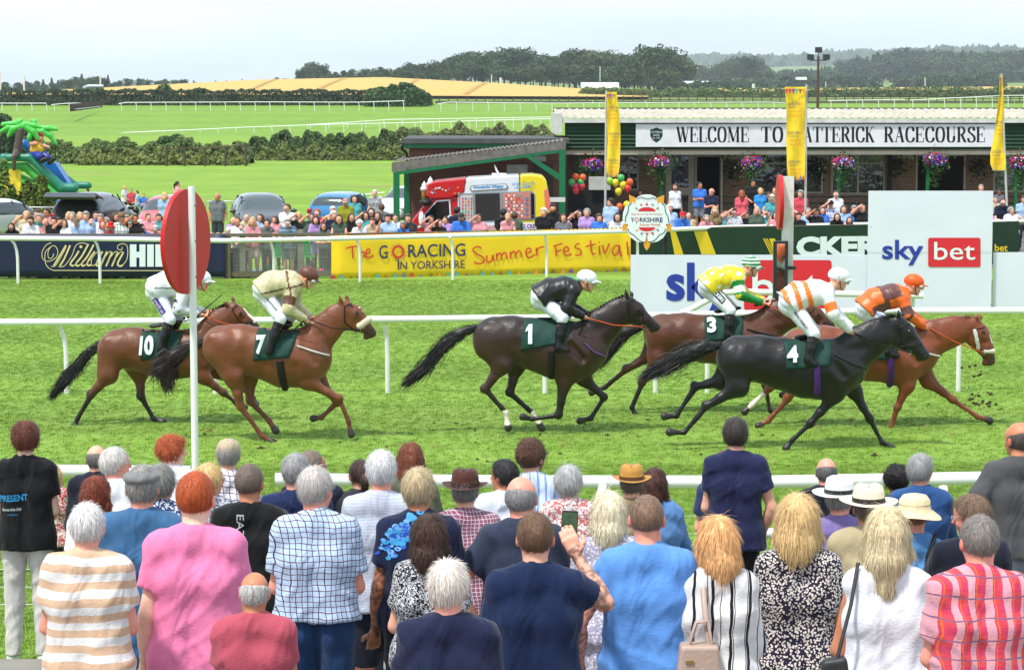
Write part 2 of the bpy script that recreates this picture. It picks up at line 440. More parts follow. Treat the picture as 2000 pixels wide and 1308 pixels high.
# tractor lines through the wheat
TRK=mat('tractor_line',(172,142,80),.9,var=.15,vs=.5)
for px0,px1 in ((470,540),(600,675),(770,818),(905,950)):
 for k in (0,1):
  vs_=[]
  for i in range(15):
   t=i/14;Y=560+t*330;px=px0+(px1-px0)*(t**.8)+k*6*(560/Y)
   for q in (-.17,.17):
    X=xat(px,Y)+q;vs_.append((X,Y,float(zterr(X,Y))+.9))
  m_=MB();m_.add(vs_,[(2*i,2*i+1,2*i+3,2*i+2)for i in range(14)])
  tag(m_.build('tractor_track',TRK),kind='structure')
# stone path behind the cars
PATH=mat('gravel',(176,168,158),.9,var=.12,vs=2,bump=.4,bs=30)
v=MB();v.add([(-60,83.6,.004),(-2.5,83.6,.004),(-2.5,85.6,.004),(-60,85.6,.004)],[(0,1,2,3)]);tag(v.build('path',PATH),kind='structure')
v=MB();v.add([(-4.4,66.5,.005),(60,66.5,.005),(60,92,.005),(-4.4,92,.005)],[(0,1,2,3)])
tag(v.build('pavement',mat('tarmac',(120,118,116),.9,var=.15,vs=1.5,bump=.3)),kind='structure')

# ---------------------------------------------------------------- grass blades on the near turf (geometry nodes)
def blade_tuft(name,n,h,w,seed):
 g=random.Random(seed);vs=[];fs=[]
 for i in range(n):
  a=g.random()*6.28;r=g.random()*.05;x,y=r*math.cos(a),r*math.sin(a);hh=h*(.5+g.random()*.8)
  d=g.random()*6.28;lx,ly=math.cos(d)*hh*.55,math.sin(d)*hh*.55;px_,py_=math.cos(d+1.57)*w,math.sin(d+1.57)*w
  b=len(vs);vs+=[(x-px_,y-py_,0),(x+px_,y+py_,0),(x+lx*.35-px_*.7,y+ly*.35-py_*.7,hh*.6),(x+lx*.35+px_*.7,y+ly*.35+py_*.7,hh*.6),(x+lx,y+ly,hh)]
  fs+=[(b,b+1,b+3,b+2),(b+2,b+3,b+4)]
 me=bpy.data.meshes.new(name);me.from_pydata(vs,[],fs);me.materials.append(G_TRACK)
 return bpy.data.objects.new(name,me)
def scatter(name,quad,tuft,dens,seed=1):
 o=mesh_np(name,np.array(quad),np.array([[0,1,2,3]]),G_TRACK);tag(o,kind='stuff',label='short mown grass blades of the racing turf',cat='grass')
 ng=bpy.data.node_groups.new(name,'GeometryNodeTree')
 ng.interface.new_socket('Geometry',in_out='INPUT',socket_type='NodeSocketGeometry');ng.interface.new_socket('Geometry',in_out='OUTPUT',socket_type='NodeSocketGeometry')
 N=ng.nodes.new;L=ng.links.new
 gi,go=N('NodeGroupInput'),N('NodeGroupOutput');d=N('GeometryNodeDistributePointsOnFaces');d.inputs['Density'].default_value=dens;d.inputs['Seed'].default_value=seed
 ii=N('GeometryNodeInstanceOnPoints');oi=N('GeometryNodeObjectInfo');oi.inputs['Object'].default_value=tuft
 rv=N('FunctionNodeRandomValue');rv.data_type='FLOAT_VECTOR';rv.inputs[1].default_value=(.25,.25,6.28)
 r2=N('FunctionNodeRandomValue');r2.data_type='FLOAT';r2.inputs[2].default_value=.55;r2.inputs[3].default_value=1.5
 L(gi.outputs[0],d.inputs['Mesh']);L(d.outputs['Points'],ii.inputs['Points']);L(oi.outputs['Geometry'],ii.inputs['Instance'])
 L(rv.outputs[0],ii.inputs['Rotation']);L(r2.outputs[1],ii.inputs['Scale']);L(ii.outputs[0],go.inputs[0])
 md=o.modifiers.new('grass','NODES');md.node_group=ng
 return o
scatter('grass',[(xat(-60,18),18,0),(xat(2060,18),18,0),(xat(2060,30),30,0),(xat(-60,30),30,0)],blade_tuft('grass_tuft',12,.018,.0024,1),420,1)
scatter('grass',[(xat(-60,30),30,0),(xat(2060,30),30,0),(xat(2060,62),62,0),(xat(-60,62),62,0)],blade_tuft('grass_tuft',11,.018,.0034,2),190,2)

# ---------------------------------------------------------------- foliage
def fol_mat(name,rgb,var=.35):
 m=mat(name,rgb,.65,src='col',var=.18,vs=1.5,spec=.3);return m
FOL=fol_mat('foliage',(60,80,40))
def shade(n,base,var,seed=0):
 g=np.random.default_rng(seed);b=np.array(s2l(base));k=1+var*g.normal(0,1,(n,1));h=g.normal(0,var*.35,(n,1))
 c=b*np.clip(k,.4,1.8);c[:,0:1]*=1+h;return np.repeat(np.clip(c,0.003,1),4,0)
BARK=mat('bark',(88,74,60),.9,var=.2,bump=.6,bs=8)
def tree_mesh(kind,seed,n=1500):
 """unit tree 1 m tall; returns crown pts, normals"""
 g=np.random.default_rng(seed);P=[];N=[]
 if kind=='conifer':
  z=g.random(n)**.8;r=.21*(1-z)*(.7+.5*g.random(n))+.015;a=g.random(n)*6.283
  P=np.stack([r*np.cos(a),r*np.sin(a),.08+.92*z],1);N=np.stack([np.cos(a),np.sin(a),.3+0*a],1)
 else:
  nl=14;C=[]
  for i in range(nl):
   a=g.random()*6.283;r=.28*math.sqrt(g.random());zz=.36+.5*g.random();C.append((r*math.cos(a)*(1.15 if zz<.7 else .7),r*math.sin(a),zz,.13+.1*g.random()))
  C.append((0,0,.6,.26))
  for i in range(n):
   c=C[g.integers(len(C))];d=g.normal(0,1,3);d/=np.linalg.norm(d);rr=c[3]*(.72+.36*g.random())
   P.append((c[0]+d[0]*rr,c[1]+d[1]*rr,max(.05,c[2]+d[2]*rr*.85)));N.append(d)
  P,N=np.array(P),np.array(N)
 return P,N
TREES={}
def tree_proto(kind,seed,base,n,ls):
 P,N=tree_mesh(kind,seed,n);v,f=leaves(P,N,ls,1.3,seed)
 col=shade(len(P),base,.22,seed)
 tm=MB();tm.tube([(0,0,-.03),(.005,0,.2),(0,.01,.45),(.01,0,.6)],[.03,.022,.015,.006],7)
 for i in range(5):
  a=i*1.3+seed;tm.tube([(0,0,.25+.06*i),(.12*math.cos(a),.12*math.sin(a),.42+.06*i)],[.011,.004],5)
 c=mesh_np('crown',v,f,FOL,col=col);t=tm.build('trunk',BARK)
 COL.objects.unlink(c);COL.objects.unlink(t)
 return c.data,t.data
KINDS=[tree_proto('leafy',11,(60,84,38),1500,.05),tree_proto('leafy',12,(72,92,44),1500,.048),tree_proto('leafy',13,(50,74,40),1500,.05),
tree_proto('leafy',14,(80,96,52),1400,.05),tree_proto('conifer',15,(44,64,40),900,.045)]
def tree(px,base_py,top_py,Y,kind,wide=1.,label='',group=None,cat='tree'):
 X=xat(px,Y);z0=zat(base_py,Y);h=(zat(top_py,Y)-z0)*1.12
 t=thing('pine_tree' if kind==4 else 'oak_tree',label,cat,(X,Y,z0),rnd.random()*6.28,group);t.scale=(h*wide,h*wide,h)
 for nm,d in (('crown',KINDS[kind][0]),('trunk',KINDS[kind][1])):
  o=bpy.data.objects.new(nm,d);COL.objects.link(o);o.parent=t
 return t
def hedge(px0,px1,Yf,h,depth,base,label,n,ls,seed,group=None,ragged=.25,zoff=0,name='hedge',Y1=None):
 """a hedge from px0 to px1: a thick core and many leaf faces on an uneven top"""
 g=np.random.default_rng(seed);Y1=Y1 or Yf
 def wx(t):px=px0+(px1-px0)*t;Y=Yf+(Y1-Yf)*t;return xat(px,Y),Y
 t=g.random(n);X,Y=wx(t);L_=abs(wx(1)[0]-wx(0)[0])
 hh=h*(1+ragged*wob(np.stack([X,Y*0,X*0],1),2.2/h,seed)+ragged*.6*wob(np.stack([X,X*0,Y*0],1),7/h,seed+3))
 end=np.clip(np.minimum(t,1-t)*L_/(h*.8),0,1)**.5;hh=hh*(.35+.65*end)
 u=g.random(n);face=g.random(n)
 z=np.where(face<.55,u*hh,hh*(.85+.2*g.random(n)));dy=np.where(face<.55,0-depth*.12*(1-(z/hh))+depth*.1*g.normal(0,1,n),depth*g.random(n))
 bul=depth*.25*wob(np.stack([X,z,z*0],1),2.5/h,seed+9)
 P=np.stack([X,Y+dy+np.where(face<.55,bul,0),zterr(X,Y)+z+zoff],1)
 N=np.where((face<.55)[:,None],np.array([0,-1,.35]),np.array([0,-.3,1]))
 v,f=leaves(P,N,ls,1.5,seed);col=shade(n,base,.24,seed)
 cm=MB();k=40
 ring=[]
 for i in range(k+1):
  tt=i/k;x,y=wx(tt);z=float(zterr(x,y))+zoff;e=(.3+.6*min(1,min(tt,1-tt)*L_/h))*h*.82
  ring.append([(x,y+.1*depth,z),(x,y+.15*depth,z+e),(x,y+depth*.9,z+e),(x,y+depth,z)])
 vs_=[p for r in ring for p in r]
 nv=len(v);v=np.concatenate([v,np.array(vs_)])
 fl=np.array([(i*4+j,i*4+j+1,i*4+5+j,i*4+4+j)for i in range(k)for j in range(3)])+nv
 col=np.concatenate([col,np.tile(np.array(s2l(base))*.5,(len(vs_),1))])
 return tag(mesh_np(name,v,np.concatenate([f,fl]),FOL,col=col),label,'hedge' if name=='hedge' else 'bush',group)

# near hedge banks and the hedges by the far track
hedge(60,490,186,1.4,3.0,(92,110,56),'rough olive green hedge bank right of the inflatable slide',17000,.15,1,ragged=.5)
hedge(150,480,181,.7,2.0,(112,120,60),'low strip of dry tan grass along the foot of the hedge bank',5200,.16,2,ragged=.9)
hedge(300,372,205,2.2,2.5,(56,84,38),'small dark round bush on top of the hedge bank near its right end',1800,.22,3,name='bush')
hedge(483,835,205,1.8,3.0,(72,92,46),'long mid green hedge left of the brick building',16000,.16,4,ragged=.42)
hedge(760,1110,222,2.5,3.0,(96,102,58),'hedge topped by dry brown grass behind the brick building roof',11000,.18,5,ragged=.3)
hedge(500,900,196,.8,1.6,(104,114,58),'thin band of dry grass at the foot of the hedge left of the brick building',3600,.16,6,ragged=.9)
hedge(-60,60,215,3.2,3.0,(52,76,38),'dark green bushes behind the inflatable palm',2500,.3,7,name='bush')
hedge(-80,845,492,3.0,3.5,(52,70,36),'long dark trimmed hedge between the far track and the wheat',16000,.34,8,ragged=.12)
hedge(712,835,486,4.2,3.5,(60,88,40),'taller bright green clump at the right end of the long dark hedge',3000,.5,9,ragged=.2,name='bush')
for i,(a,b)in enumerate([(300,345),(180,214),(378,400)]):
 hedge(a,b,500,3.6+i*.3,3,(72,98,44),['green bush standing proud of the dark hedge below the wheat crest','pale green bush beside the far screen','small bush on the far hedge right of the low brush jump'][i],700,.5,20+i,name='bush')
far_h=[(1130,1290,640,2.2,(96,112,60),'green scrub strip below the left white polytunnel'),(1290,1560,655,2.4,(88,108,56),'scrub strip between the left and middle yellow flags'),
(1560,2080,690,3.0,(90,108,58),'scrub hedge below the right stubble field'),(1280,1400,1100,4.5,(62,84,48),'dark hedge left of the white polytunnel pair'),
(1376,1530,1500,6,(58,82,50),'dark hedge under the green pasture'),(1500,1720,1520,7,(56,78,48),'dark field hedge left of the light mast'),
(1740,1960,1540,7,(58,80,48),'dark field hedge above the stubble field'),(1830,2080,2000,11,(60,82,54),'upper dark field hedge at the right edge')]
for i,(a,b,Y,h,c,lb)in enumerate(far_h):hedge(a,b,Y,h,4+h,c,lb,2600,h*.17,40+i,ragged=.25)
for i,(px,w_)in enumerate([(1822,22),(1868,20),(1945,18),(1815,12)]):
 hedge(px-w_/2,px+w_/2,800+i,[4.5,4,3,2.5][i],3,(66,90,50),['largest of the round bushes at the edge of the stubble field','second round bush along the stubble field','round bush nearest the right yellow flag','smallest round bush left of the stubble bushes'][i],500,.6,60+i,name='bush')

# tree belts
def belt(pts,Y0,dY,kinds,label,group,step,wide=1.0,base=None,jit=4):
 """pts: list of (px, top_py); trees along it"""
 px=pts[0][0];xs=[p[0]for p in pts];ts=[p[1]for p in pts];i=0
 while px<pts[-1][0]:
  top=float(np.interp(px,xs,ts))+rnd.uniform(-jit,jit);Y=Y0+rnd.uniform(0,dY)
  kd=rnd.choice(kinds);wd_=wide*rnd.uniform(.85,1.3)
  X=xat(px,Y);bz=205-(float(zterr(X,Y))-CH)*F/Y
  tree(px,bz+3,top,Y,kd,wd_,label,group)
  px+=step*rnd.uniform(.6,1.4);i+=1
belt([(-20,178),(20,160),(60,172),(100,170),(150,155),(200,158),(300,160),(420,160)],1150,120,[0,1,2,3],'hazy tree beyond the left end of the wheat','trees behind the left wheat crest',22,1.2)
belt([(60,165),(175,150),(210,152),(260,158),(430,162),(520,158),(600,150)],1350,150,[0,2,4,4],'small dark tree on the crest behind the wheat','trees on the wheat crest',17,1.0)
belt([(590,140),(612,128),(640,140),(700,142),(760,134),(850,128),(890,112),(960,102),(1010,104),(1040,116),(1100,108),(1160,104),(1200,118),(1240,110),(1290,98),(1325,118)],1150,160,[0,1,2,3,0],'large leafy tree in the dark belt behind the wheat','trees of the dark belt behind the wheat',13,1.0)
belt([(590,152),(850,142),(1000,132),(1320,140)],1080,50,[0,1,2,3],'lower leafy tree at the front of the dark belt','front trees of the dark belt',15,1.15,jit=5)
belt([(1310,132),(1400,134),(1440,118),(1475,122),(1500,140)],1900,200,[0,1,3],'hazy leafy tree right of the dark belt','trees right of the dark belt',13,1.2)
belt([(1490,142),(1560,136),(1640,134),(1700,138)],2300,200,[4,4,0],'slim hazy conifer left of the dark wood','conifers by the light mast',8,1.25)
belt([(1640,124),(1700,112),(1760,104),(1830,106),(1900,108),(1960,106),(2080,108)],2350,250,[0,2,4,1],'tree of the dark wood on the right ridge','trees of the right hand wood',10,1.15)
belt([(1660,130),(1760,120),(1900,122),(2080,124)],2200,80,[0,2,1],'front tree of the dark wood on the right','front trees of the right hand wood',11,1.3)
belt([(-60,186),(500,182)],1010,20,[1,3],'low bush on the far edge of the wheat','bushes behind the wheat',60,2.0,jit=1)
tree(1262,166,96,1050,0,1.25,'biggest round crowned oak standing right of the white polytunnel')
tree(1458,158,116,1800,2,1.2,'round dark tree standing alone left of the light mast')
# far wooded hills as a mass
g_=np.random.default_rng(5);n_=16000
pxs=g_.uniform(1180,2150,n_);Yh=g_.choice([5200,6300,6500,7600],n_)+g_.uniform(-200,200,n_);Xh=(pxs-1000)/F*Yh
kk=wob(np.stack([Xh/500,Yh/700,Xh*0],1),2.0,3)>-.15;Xh,Yh=Xh[kk],Yh[kk]
Ph=np.stack([Xh,Yh,zterr(Xh,Yh)+g_.uniform(2,26,len(Xh))+8*wob(np.stack([Xh/90,Yh/90,Xh*0],1),1.,5)],1)
v,f=leaves(Ph,np.tile([0,-1,.6],(len(Ph),1)),18.,1.5,6)
tag(mesh_np('far_woodland',v,f,FOL,col=shade(len(Ph),(70,92,60),.18,8)),'blue hazy wooded ridge on the horizon at the right','wood',kind='stuff')

# ---------------------------------------------------------------- summer haze over the whole place
hm=bpy.data.materials.new('haze');hm.use_nodes=True;hm.node_tree.nodes.clear();a_=hm.node_tree.nodes.new('ShaderNodeOutputMaterial');b_=hm.node_tree.nodes.new('ShaderNodeVolumePrincipled');b_.inputs['Color'].default_value=(.86,.94,1,1);b_.inputs['Density'].default_value=.0001;b_.inputs['Anisotropy'].default_value=.0
hm.node_tree.links.new(b_.outputs[0],a_.inputs['Volume']);m=MB();m.bbox(-16000,16000,-60,9500,-30,175);tag(m.build('haze',hm),kind='stuff')
# ================================================================ rails, boards, fence
WHITE_PL=mat('white_plastic',(243,244,240),.35,var=.03,vs=3,spec=.5)
POSTW=mat('white_post',(236,236,230),.5,var=.06,vs=6)
def rail(label,pts,posts,h_off=.16,r=.055,pr=.04,base_z=0.,group=None,name='running_rail',depth=.12,ends=False,lean=1.):
 """pts (px,py,Y) of the tube's centre; posts: px of each post"""
 P=[at(*p)for p in pts];org=Vector((P[0].x,P[0].y,0))
 t=thing(name,label,'rail',org,group=group)
 # densify to a smooth bend
 Q=[P[0]]
 for a,b in zip(P[:-1],P[1:]):
  for k in range(1,5):Q.append(a.lerp(b,k/4))
 m=MB();m.tube(Q,r,14)
 m.build('rail_tube',WHITE_PL,t,off=org)
 xs=[p.x for p in P]
 for i,px in enumerate(posts):
  # find the tube point under this px
  best=min(Q,key=lambda q:abs(1000+F*q.x/q.y-px));
  Y=best.y;x=xat(px,Y);k=lean*max(0.1,min(1,(1700-px)/1700));o=h_off*k
  z=float(np.interp(x,[q.x for q in Q],[q.z for q in Q]))if Q[0].x<Q[-1].x else best.z
  pm=MB()
  C=[(x,Y+depth,base_z),(x,Y+depth,z*.55),(x-o*.12,Y+depth,z*.72),(x-o*.45,Y+depth*.8,z*.88),(x-o,Y+depth*.3,z-r*.4)]
  pm.tube(C,[pr,pr,pr*.95,pr*.9,pr*.8],8)
  pm.build('rail_post',POSTW,t,off=org)
 return t
rail('white tubular rail running across the turf between the horses and the viewer side crowd gap',[(-80,630,37.35),(300,627.5,37.35),(600,625,37.35),(1065,620.5,37.4),(1500,611.5,37.5),(1700,607.5,37.6),(2100,606,37.6)],[122,415,755,1065,1283,1385,1880],depth=.1)['label']='middle white running rail crossing the turf just behind the galloping horses'
rail('short raised piece of white rail in front of the large white advertising board',[(1330,612,41.6),(1352,603,41.6),(1408,572,41.6),(1440,569.5,41.6),(1600,573,41.6),(1803,577.5,41.6)],[1787],depth=.1,h_off=0)
rail('far white running rail in front of the navy and yellow banners',[(-80,465,60.8),(200,466.5,60.6),(440,470,60.2),(640,466.5,60.6),(1065,456,63.2),(1240,451,64.5),(1440,443.5,66.5),(1700,438,68.1),(1940,433.5,69.6),(2100,431,70.3)],[31,192,360,533,702,884,1068,1246,1433,1612,1790,1988],depth=.12,r=.062)
# near side rails, in front of the crowd
def nrail(label,pts,posts,braces,r=.06):
 t=rail(label,pts,posts,h_off=.0,r=r,pr=.035,name='running_rail',depth=0)
 return t
t=nrail('thick white near rail at the left, behind the young man in the black shirt',[(-120,917,22.6),(60,918.5,22.6),(250,920,22.6),(372,921,22.6)],[-60,330],[])
t=nrail('thick white near rail with a rounded left end, in front of the standing crowd',[(538,936,21.3),(560,936,21.3),(1000,940.5,21.3),(1500,941,21.3),(1926,933,21.3)],[560,900],[])
def brace(px0,py0,px1,py1,Y0,Y1,parent_label):
 m=MB();m.tube([at(px0,py0,Y0),at(px1,py1,Y1)],.042,10);return tag(m.build('rail_brace',WHITE_PL),parent_label,'rail brace')
brace(1178,948,1120,1190,21.1,20.3,'slanting white support leg below the near rail between the grey haired woman and the blonde')
brace(1842,950,1872,1240,21.1,20.4,'slanting white support leg below the near rail right of the straw sun hat')
rail('lower grey white crowd rail seen between the tall navy polo man and the blonde woman',[(1380,1040,19.6),(1470,1041,19.6),(1600,1042,19.6),(1760,1042,19.6)],[1400,1740],h_off=0,depth=0,r=.045,base_z=0,name='crowd_rail')
# thin wire mesh strung below the near rail
WIRE=mat('wire',(214,216,210),.4,.6,var=0)
m=MB()
for k in range(6):
 z=.12+.16*k;m.tube([(xat(-80,20.9),20.9,z),(xat(1000,20.9),20.9,z+.01),(xat(2080,20.9),20.9,z)],.0035,4,caps=False)
x=xat(-80,20.9)
while x<xat(2080,20.9):m.tube([(x,20.9,.1),(x,20.9,.94)],.003,4,caps=False);x+=.2
tag(m.build('wire_mesh',WIRE),'fine galvanised wire netting strung under the near rail','wire fence',kind='stuff')

# ---- far fence: wooden posts and rails, banners hung on it
def fY(px):return float(np.interp(px,[-80,650,1230,2060],[62.4,62.6,65.3,68.9]))
def FP(px,py,d=0.):return at(px,py,fY(px)-d)
WOOD=mat('weathered_wood',(118,110,88),.85,var=.18,vs=6,bump=.4,bs=25,stretch=(1,1,6))
WOODG=mat('grey_wood',(150,146,132),.85,var=.15,vs=6,bump=.4,bs=25)
org=FP(0,540);org.z=0
fence=thing('wooden_fence','long weathered wooden post and rail fence behind the far running rail','fence',org)
def seg(px0,px1,z0,z1,dy,th,nm,mt):
 n=max(1,int(abs(px1-px0)/150));m=MB()
 for i in range(n):
  a,b=px0+(px1-px0)*i/n,px0+(px1-px0)*(i+1)/n
  A,B=Vector((xat(a,fY(a)),fY(a)+dy,0)),Vector((xat(b,fY(b)),fY(b)+dy,0))
  m.prism([A+Vector((0,0,z0)),B+Vector((0,0,z0)),B+Vector((0,0,z1)),A+Vector((0,0,z1))],(0,th,0))
 return m.build(nm,mt,fence,off=org)
seg(-80,2060,1.13,1.2,-.09,.16,'top_rail',WOOD);seg(-80,2060,.05,.2,.01,.05,'bottom_rail',WOOD)
for px in list(range(-40,2060,118))+[472,586]:
 if px in (432,550,668):continue
 m=MB();x=xat(px,fY(px));m.bbox(x-.075,x+.075,fY(px)+.07,fY(px)+.2,0,1.16 if px not in (586,)else 1.3);m.build('fence_post',WOODG if px in (586,472)else WOOD,fence,off=org)
m=MB();x=xat(444,fY(444));m.bbox(x-.07,x+.07,fY(444)-.05,fY(444)+.12,0,1.17);m.build('fence_post',WOOD,fence,off=org)
# chain link between x 445 and 648
m=MB();step=9.
Yc=62.58
def Zc(py):return zat(py,Yc)
px=440-70
while px<648:
 for sgn in (1,-1):
  a0,b0=(px,476),(px+64,540)
  if sgn<0:a0,b0=(px,540),(px+64,476)
  def clip(p,q):
   t0,t1=0,1
   if p[0]<446:t0=(446-p[0])/(q[0]-p[0])
   if q[0]>647:t1=(647-p[0])/(q[0]-p[0])
   return (t0,t1)
  t0,t1=clip(a0,b0)
  if t0<t1:
   A=[a0[i]+(b0[i]-a0[i])*t0 for i in (0,1)];B=[a0[i]+(b0[i]-a0[i])*t1 for i in (0,1)]
   m.tube([(xat(A[0],Yc),Yc,Zc(A[1])),(xat(B[0],Yc),Yc,Zc(B[1]))],.0045,3,caps=False)
 px+=5.2
o=m.build('chain_link',WIRE,fence,off=org);tag(o,kind='stuff')

def pxmesh(mb,name,mats,parent,Yfun,d,org,ox=0.,oy=0.,sc=1.):
 """shapes given in photograph pixels laid onto the real board plane Yfun(px) and thickened towards the viewer by d"""
 vs_=[]
 for (u,v_,w_)in mb.v:
  px,py=ox+u/sc,oy+v_/sc;vs_.append(at(px,py,Yfun(px)-d-w_))
 mb.v=[tuple(p)for p in vs_]
 return mb.build(name,mats,parent,off=org)
def rect(mb,x0,y0,x1,y1,m=0,r=0.,w=0.):
 if r<=0:return mb.add([(x0,y0,w),(x1,y0,w),(x1,y1,w),(x0,y1,w)],[(0,1,2,3)],m)
 P=[]
 for cx,cy,a in ((x1-r,y0+r,-90),(x1-r,y1-r,0),(x0+r,y1-r,90),(x0+r,y0+r,180)):
  for k in range(5):q=R(a+k*22.5);P.append((cx+r*math.cos(q),cy+r*math.sin(q),w))
 return mb.add(P,[tuple(range(len(P)))],m)
def flat(n,r,g,b,**k):return mat(n,(r,g,b),k.pop('rough',.5),**k)
NAVY=flat('navy_vinyl',24,38,74,var=.06);CREAM=flat('cream_print',226,214,158,var=0);OFFW=flat('white_print',232,242,242,var=0)
YEL=mat('yellow_vinyl',(250,214,42),.5,var=.06,vs=1.2,bump=.25,bs=1.6);REDP=flat('coral_print',222,76,56,var=0);BLUEP=flat('slate_blue_print',48,66,110,var=0)
GRN=flat('racing_green_board',18,60,34,var=.08);YP=flat('yellow_print',236,206,40,var=0)
WB=mat('white_board',(226,229,240),.5,var=.03,vs=1.3,spec=.15);SKB=flat('royal_blue_print',46,70,168,var=0);SKR=flat('red_print',222,48,62,var=.02)
MULTI=[REDP,flat('pink_print',214,60,110,var=0),flat('violet_print',140,90,160,var=0),flat('teal_print',110,180,170,var=0),flat('bronze_print',150,120,60,var=0),flat('orange_print',240,160,80,var=0),flat('grey_blue_print',110,140,170,var=0)]
def banner(name,label,x0,x1,top,bot,mt,wave=0.,cat='banner',Yfun=fY,th=.03,n=24,d=.12):
 """top/bot: functions of px"""
 o=at((x0+x1)/2,bot((x0+x1)/2),Yfun((x0+x1)/2));o.z=0
 t=thing(name,label,cat,o);vs_=[];fs=[];rows=6
 for r_ in range(rows+1):
  for i in range(n+1):
   px=x0+(x1-x0)*i/n;py=top(px)+(bot(px)-top(px))*r_/rows
   p=at(px,py,Yfun(px)-d);p.y+=wave*math.sin(i*1.3+r_*.8)*(.4+.6*abs(math.sin(i*.37)));vs_.append(p)
 nb=len(vs_);vs_+=[p+Vector((0,th,0))for p in vs_]
 for r_ in range(rows):
  for i in range(n):q=r_*(n+1)+i;fs+=[(q,q+1,q+n+2,q+n+1),(nb+q,nb+q+n+1,nb+q+n+2,nb+q+1)]
 for i in range(n):fs+=[(i,nb+i,nb+i+1,i+1)];q=rows*(n+1)+i;fs+=[(q,q+1,nb+q+1,nb+q)]
 for r_ in range(rows):
  for q,qn in ((r_*(n+1),(r_+1)*(n+1)),(r_*(n+1)+n,(r_+1)*(n+1)+n)):fs.append((q,qn,nb+qn,nb+q))
 m=MB();m.add(vs_,fs,0,True if wave else False);m.build('sheet',mt,t,off=o)
 return t,o
lin_=lambda a,b,x0,x1:(lambda px:a+(b-a)*(px-x0)/(x1-x0))
# navy banner
t,o=banner('advertising_banner','long navy blue bookmaker banner with cream script lettering at the left',-90,440,lin_(457,458,-90,440),lin_(540,541,-90,440),NAVY,.008)
mb=MB();S=lambda P,w,pen=None:strokes(mb,P,(0,0,0),(1,0,0),(0,1,0),1,w,0,pen=pen)
S([[(200,170),(150,195),(112,260),(115,320),(150,350),(200,345),(250,310),(265,255),(240,205),(205,205),(170,255),(175,320),(210,315),(225,275)],[(195,210),(145,260),(140,340),(160,400),(215,437),(300,440),(700,441),(1440,443)]],7)
for P in ([(345,195),(270,320),(225,395)],[(385,195),(330,320),(285,395)],[(470,250),(440,300),(395,360),(390,388),(420,395)],[(560,190),(500,300),(445,370),(450,395),(475,390)],
[(615,190),(555,300),(500,370),(505,395),(530,390)],[(625,255),(560,350),(557,390),(590,388)],[(700,255),(640,380),(670,395)],[(745,255),(680,400)],[(795,262),(735,400)],[(852,262),(792,400)],[(905,265),(850,370),(870,398),(900,390)]):
 S([P],17)
S([[(200,400),(240,395),(290,320),(345,215)],[(270,402),(330,395),(400,300),(440,200),(500,172),(570,190)],[(420,395),(470,350)],[(475,390),(530,340)],[(530,390),(585,330)],[(690,262),(650,262),(600,320),(592,380),(625,388),(680,300)],
[(690,370),(740,290),(775,256),(795,262)],[(745,365),(800,285),(830,256),(852,262)],[(802,365),(855,285),(885,256),(905,265)],[(895,392),(935,340),(948,270),(940,200),(900,180),(855,195),(850,230),(885,238),(895,212)]],7)
mb.add([(490+15*math.cos(a),210+15*math.sin(a),0)for a in np.linspace(0,6.28,13)[:-1]],[tuple(range(12))])
pxmesh(mb,'script_lettering',CREAM,t,fY,.145,o,60,440,5)
mb=MB()
for a in ((968,186,1032,404),(1062,186,1120,404),(1032,258,1062,316),(1137,186,1202,404),(1217,186,1280,404),(1280,348,1330,404),(1345,186,1410,404),(1410,348,1460,404)):rect(mb,*a)
pxmesh(mb,'block_lettering',OFFW,t,fY,.145,o,60,440,5)
# yellow banner
t,o=banner('advertising_banner','long yellow summer festival banner with red handwriting and bunting triangles',647,1232,lin_(461,445,647,1232),lin_(545,531,647,1232),YEL,.012)
mb=MB()
for P in ([(118,185),(160,172),(205,172)],[(160,175),(165,250)],[(205,150),(215,245)],[(214,222),(225,205),(236,212),(240,245)],[(250,217),(272,210),(275,193),(260,190),(248,215),(258,242),(280,240),(300,228)],
[(1000,185),(985,172),(955,180),(948,200),(975,222),(1010,240),(1020,262),(1000,282),(965,280),(958,268)],[(1038,228),(1036,262),(1050,275),(1068,262),(1076,225)],[(1076,225),(1082,268)],[(1102,265),(1100,215)],[(1102,235),(1118,215),(1130,225),(1134,258)],[(1134,230),(1150,210),(1163,222),(1168,255)],
[(1192,252),(1190,205)],[(1192,225),(1210,203),(1222,215),(1226,248)],[(1226,222),(1244,200),(1258,212),(1264,242)],[(1296,215),(1322,205),(1318,185),(1300,185),(1290,210),(1302,240),(1325,242),(1352,222)],[(1362,232),(1358,178)],[(1360,205),(1378,180),(1412,172)],
[(1483,168),(1490,235)],[(1470,170),(1530,152)],[(1488,205),(1520,195)],[(1540,205),(1568,196),(1562,175),(1545,178),(1536,205),(1550,230),(1590,222)],[(1640,152),(1618,160),(1612,178),(1640,190),(1652,210),(1640,228),(1612,226)],[(1712,130),(1718,200),(1730,222),(1745,215)],[(1680,172),(1745,155)],
[(1768,168),(1772,228)],[(1766,140),(1768,148)],[(1790,160),(1805,215),(1835,150)],[(1898,165),(1870,170),(1855,205),(1868,228),(1892,212),(1900,165),(1905,225),(1918,228)],[(1948,140),(1955,228)]):
 strokes(mb,[P],(0,0,0),(1,0,0),(0,1,0),1,9)
a=np.linspace(0,2*math.pi,33)
mb.add([(459+r_*math.cos(q),206+r_*1.08*math.sin(q),0)for r_ in (26,41)for q in a],[(i,i+1,34+i,33+i)for i in range(32)])
pxmesh(mb,'red_lettering',REDP,t,fY,.155,o,640,430,3.3333)
mb=MB()
text_fit(mb,'G',(335,252,0),(1,-.03,0),(0,-1,0),56,88,bold=.008);text_fit(mb,'RACING',(524,243,0),(1,-.024,0),(0,-1,0),372,84,bold=.008)
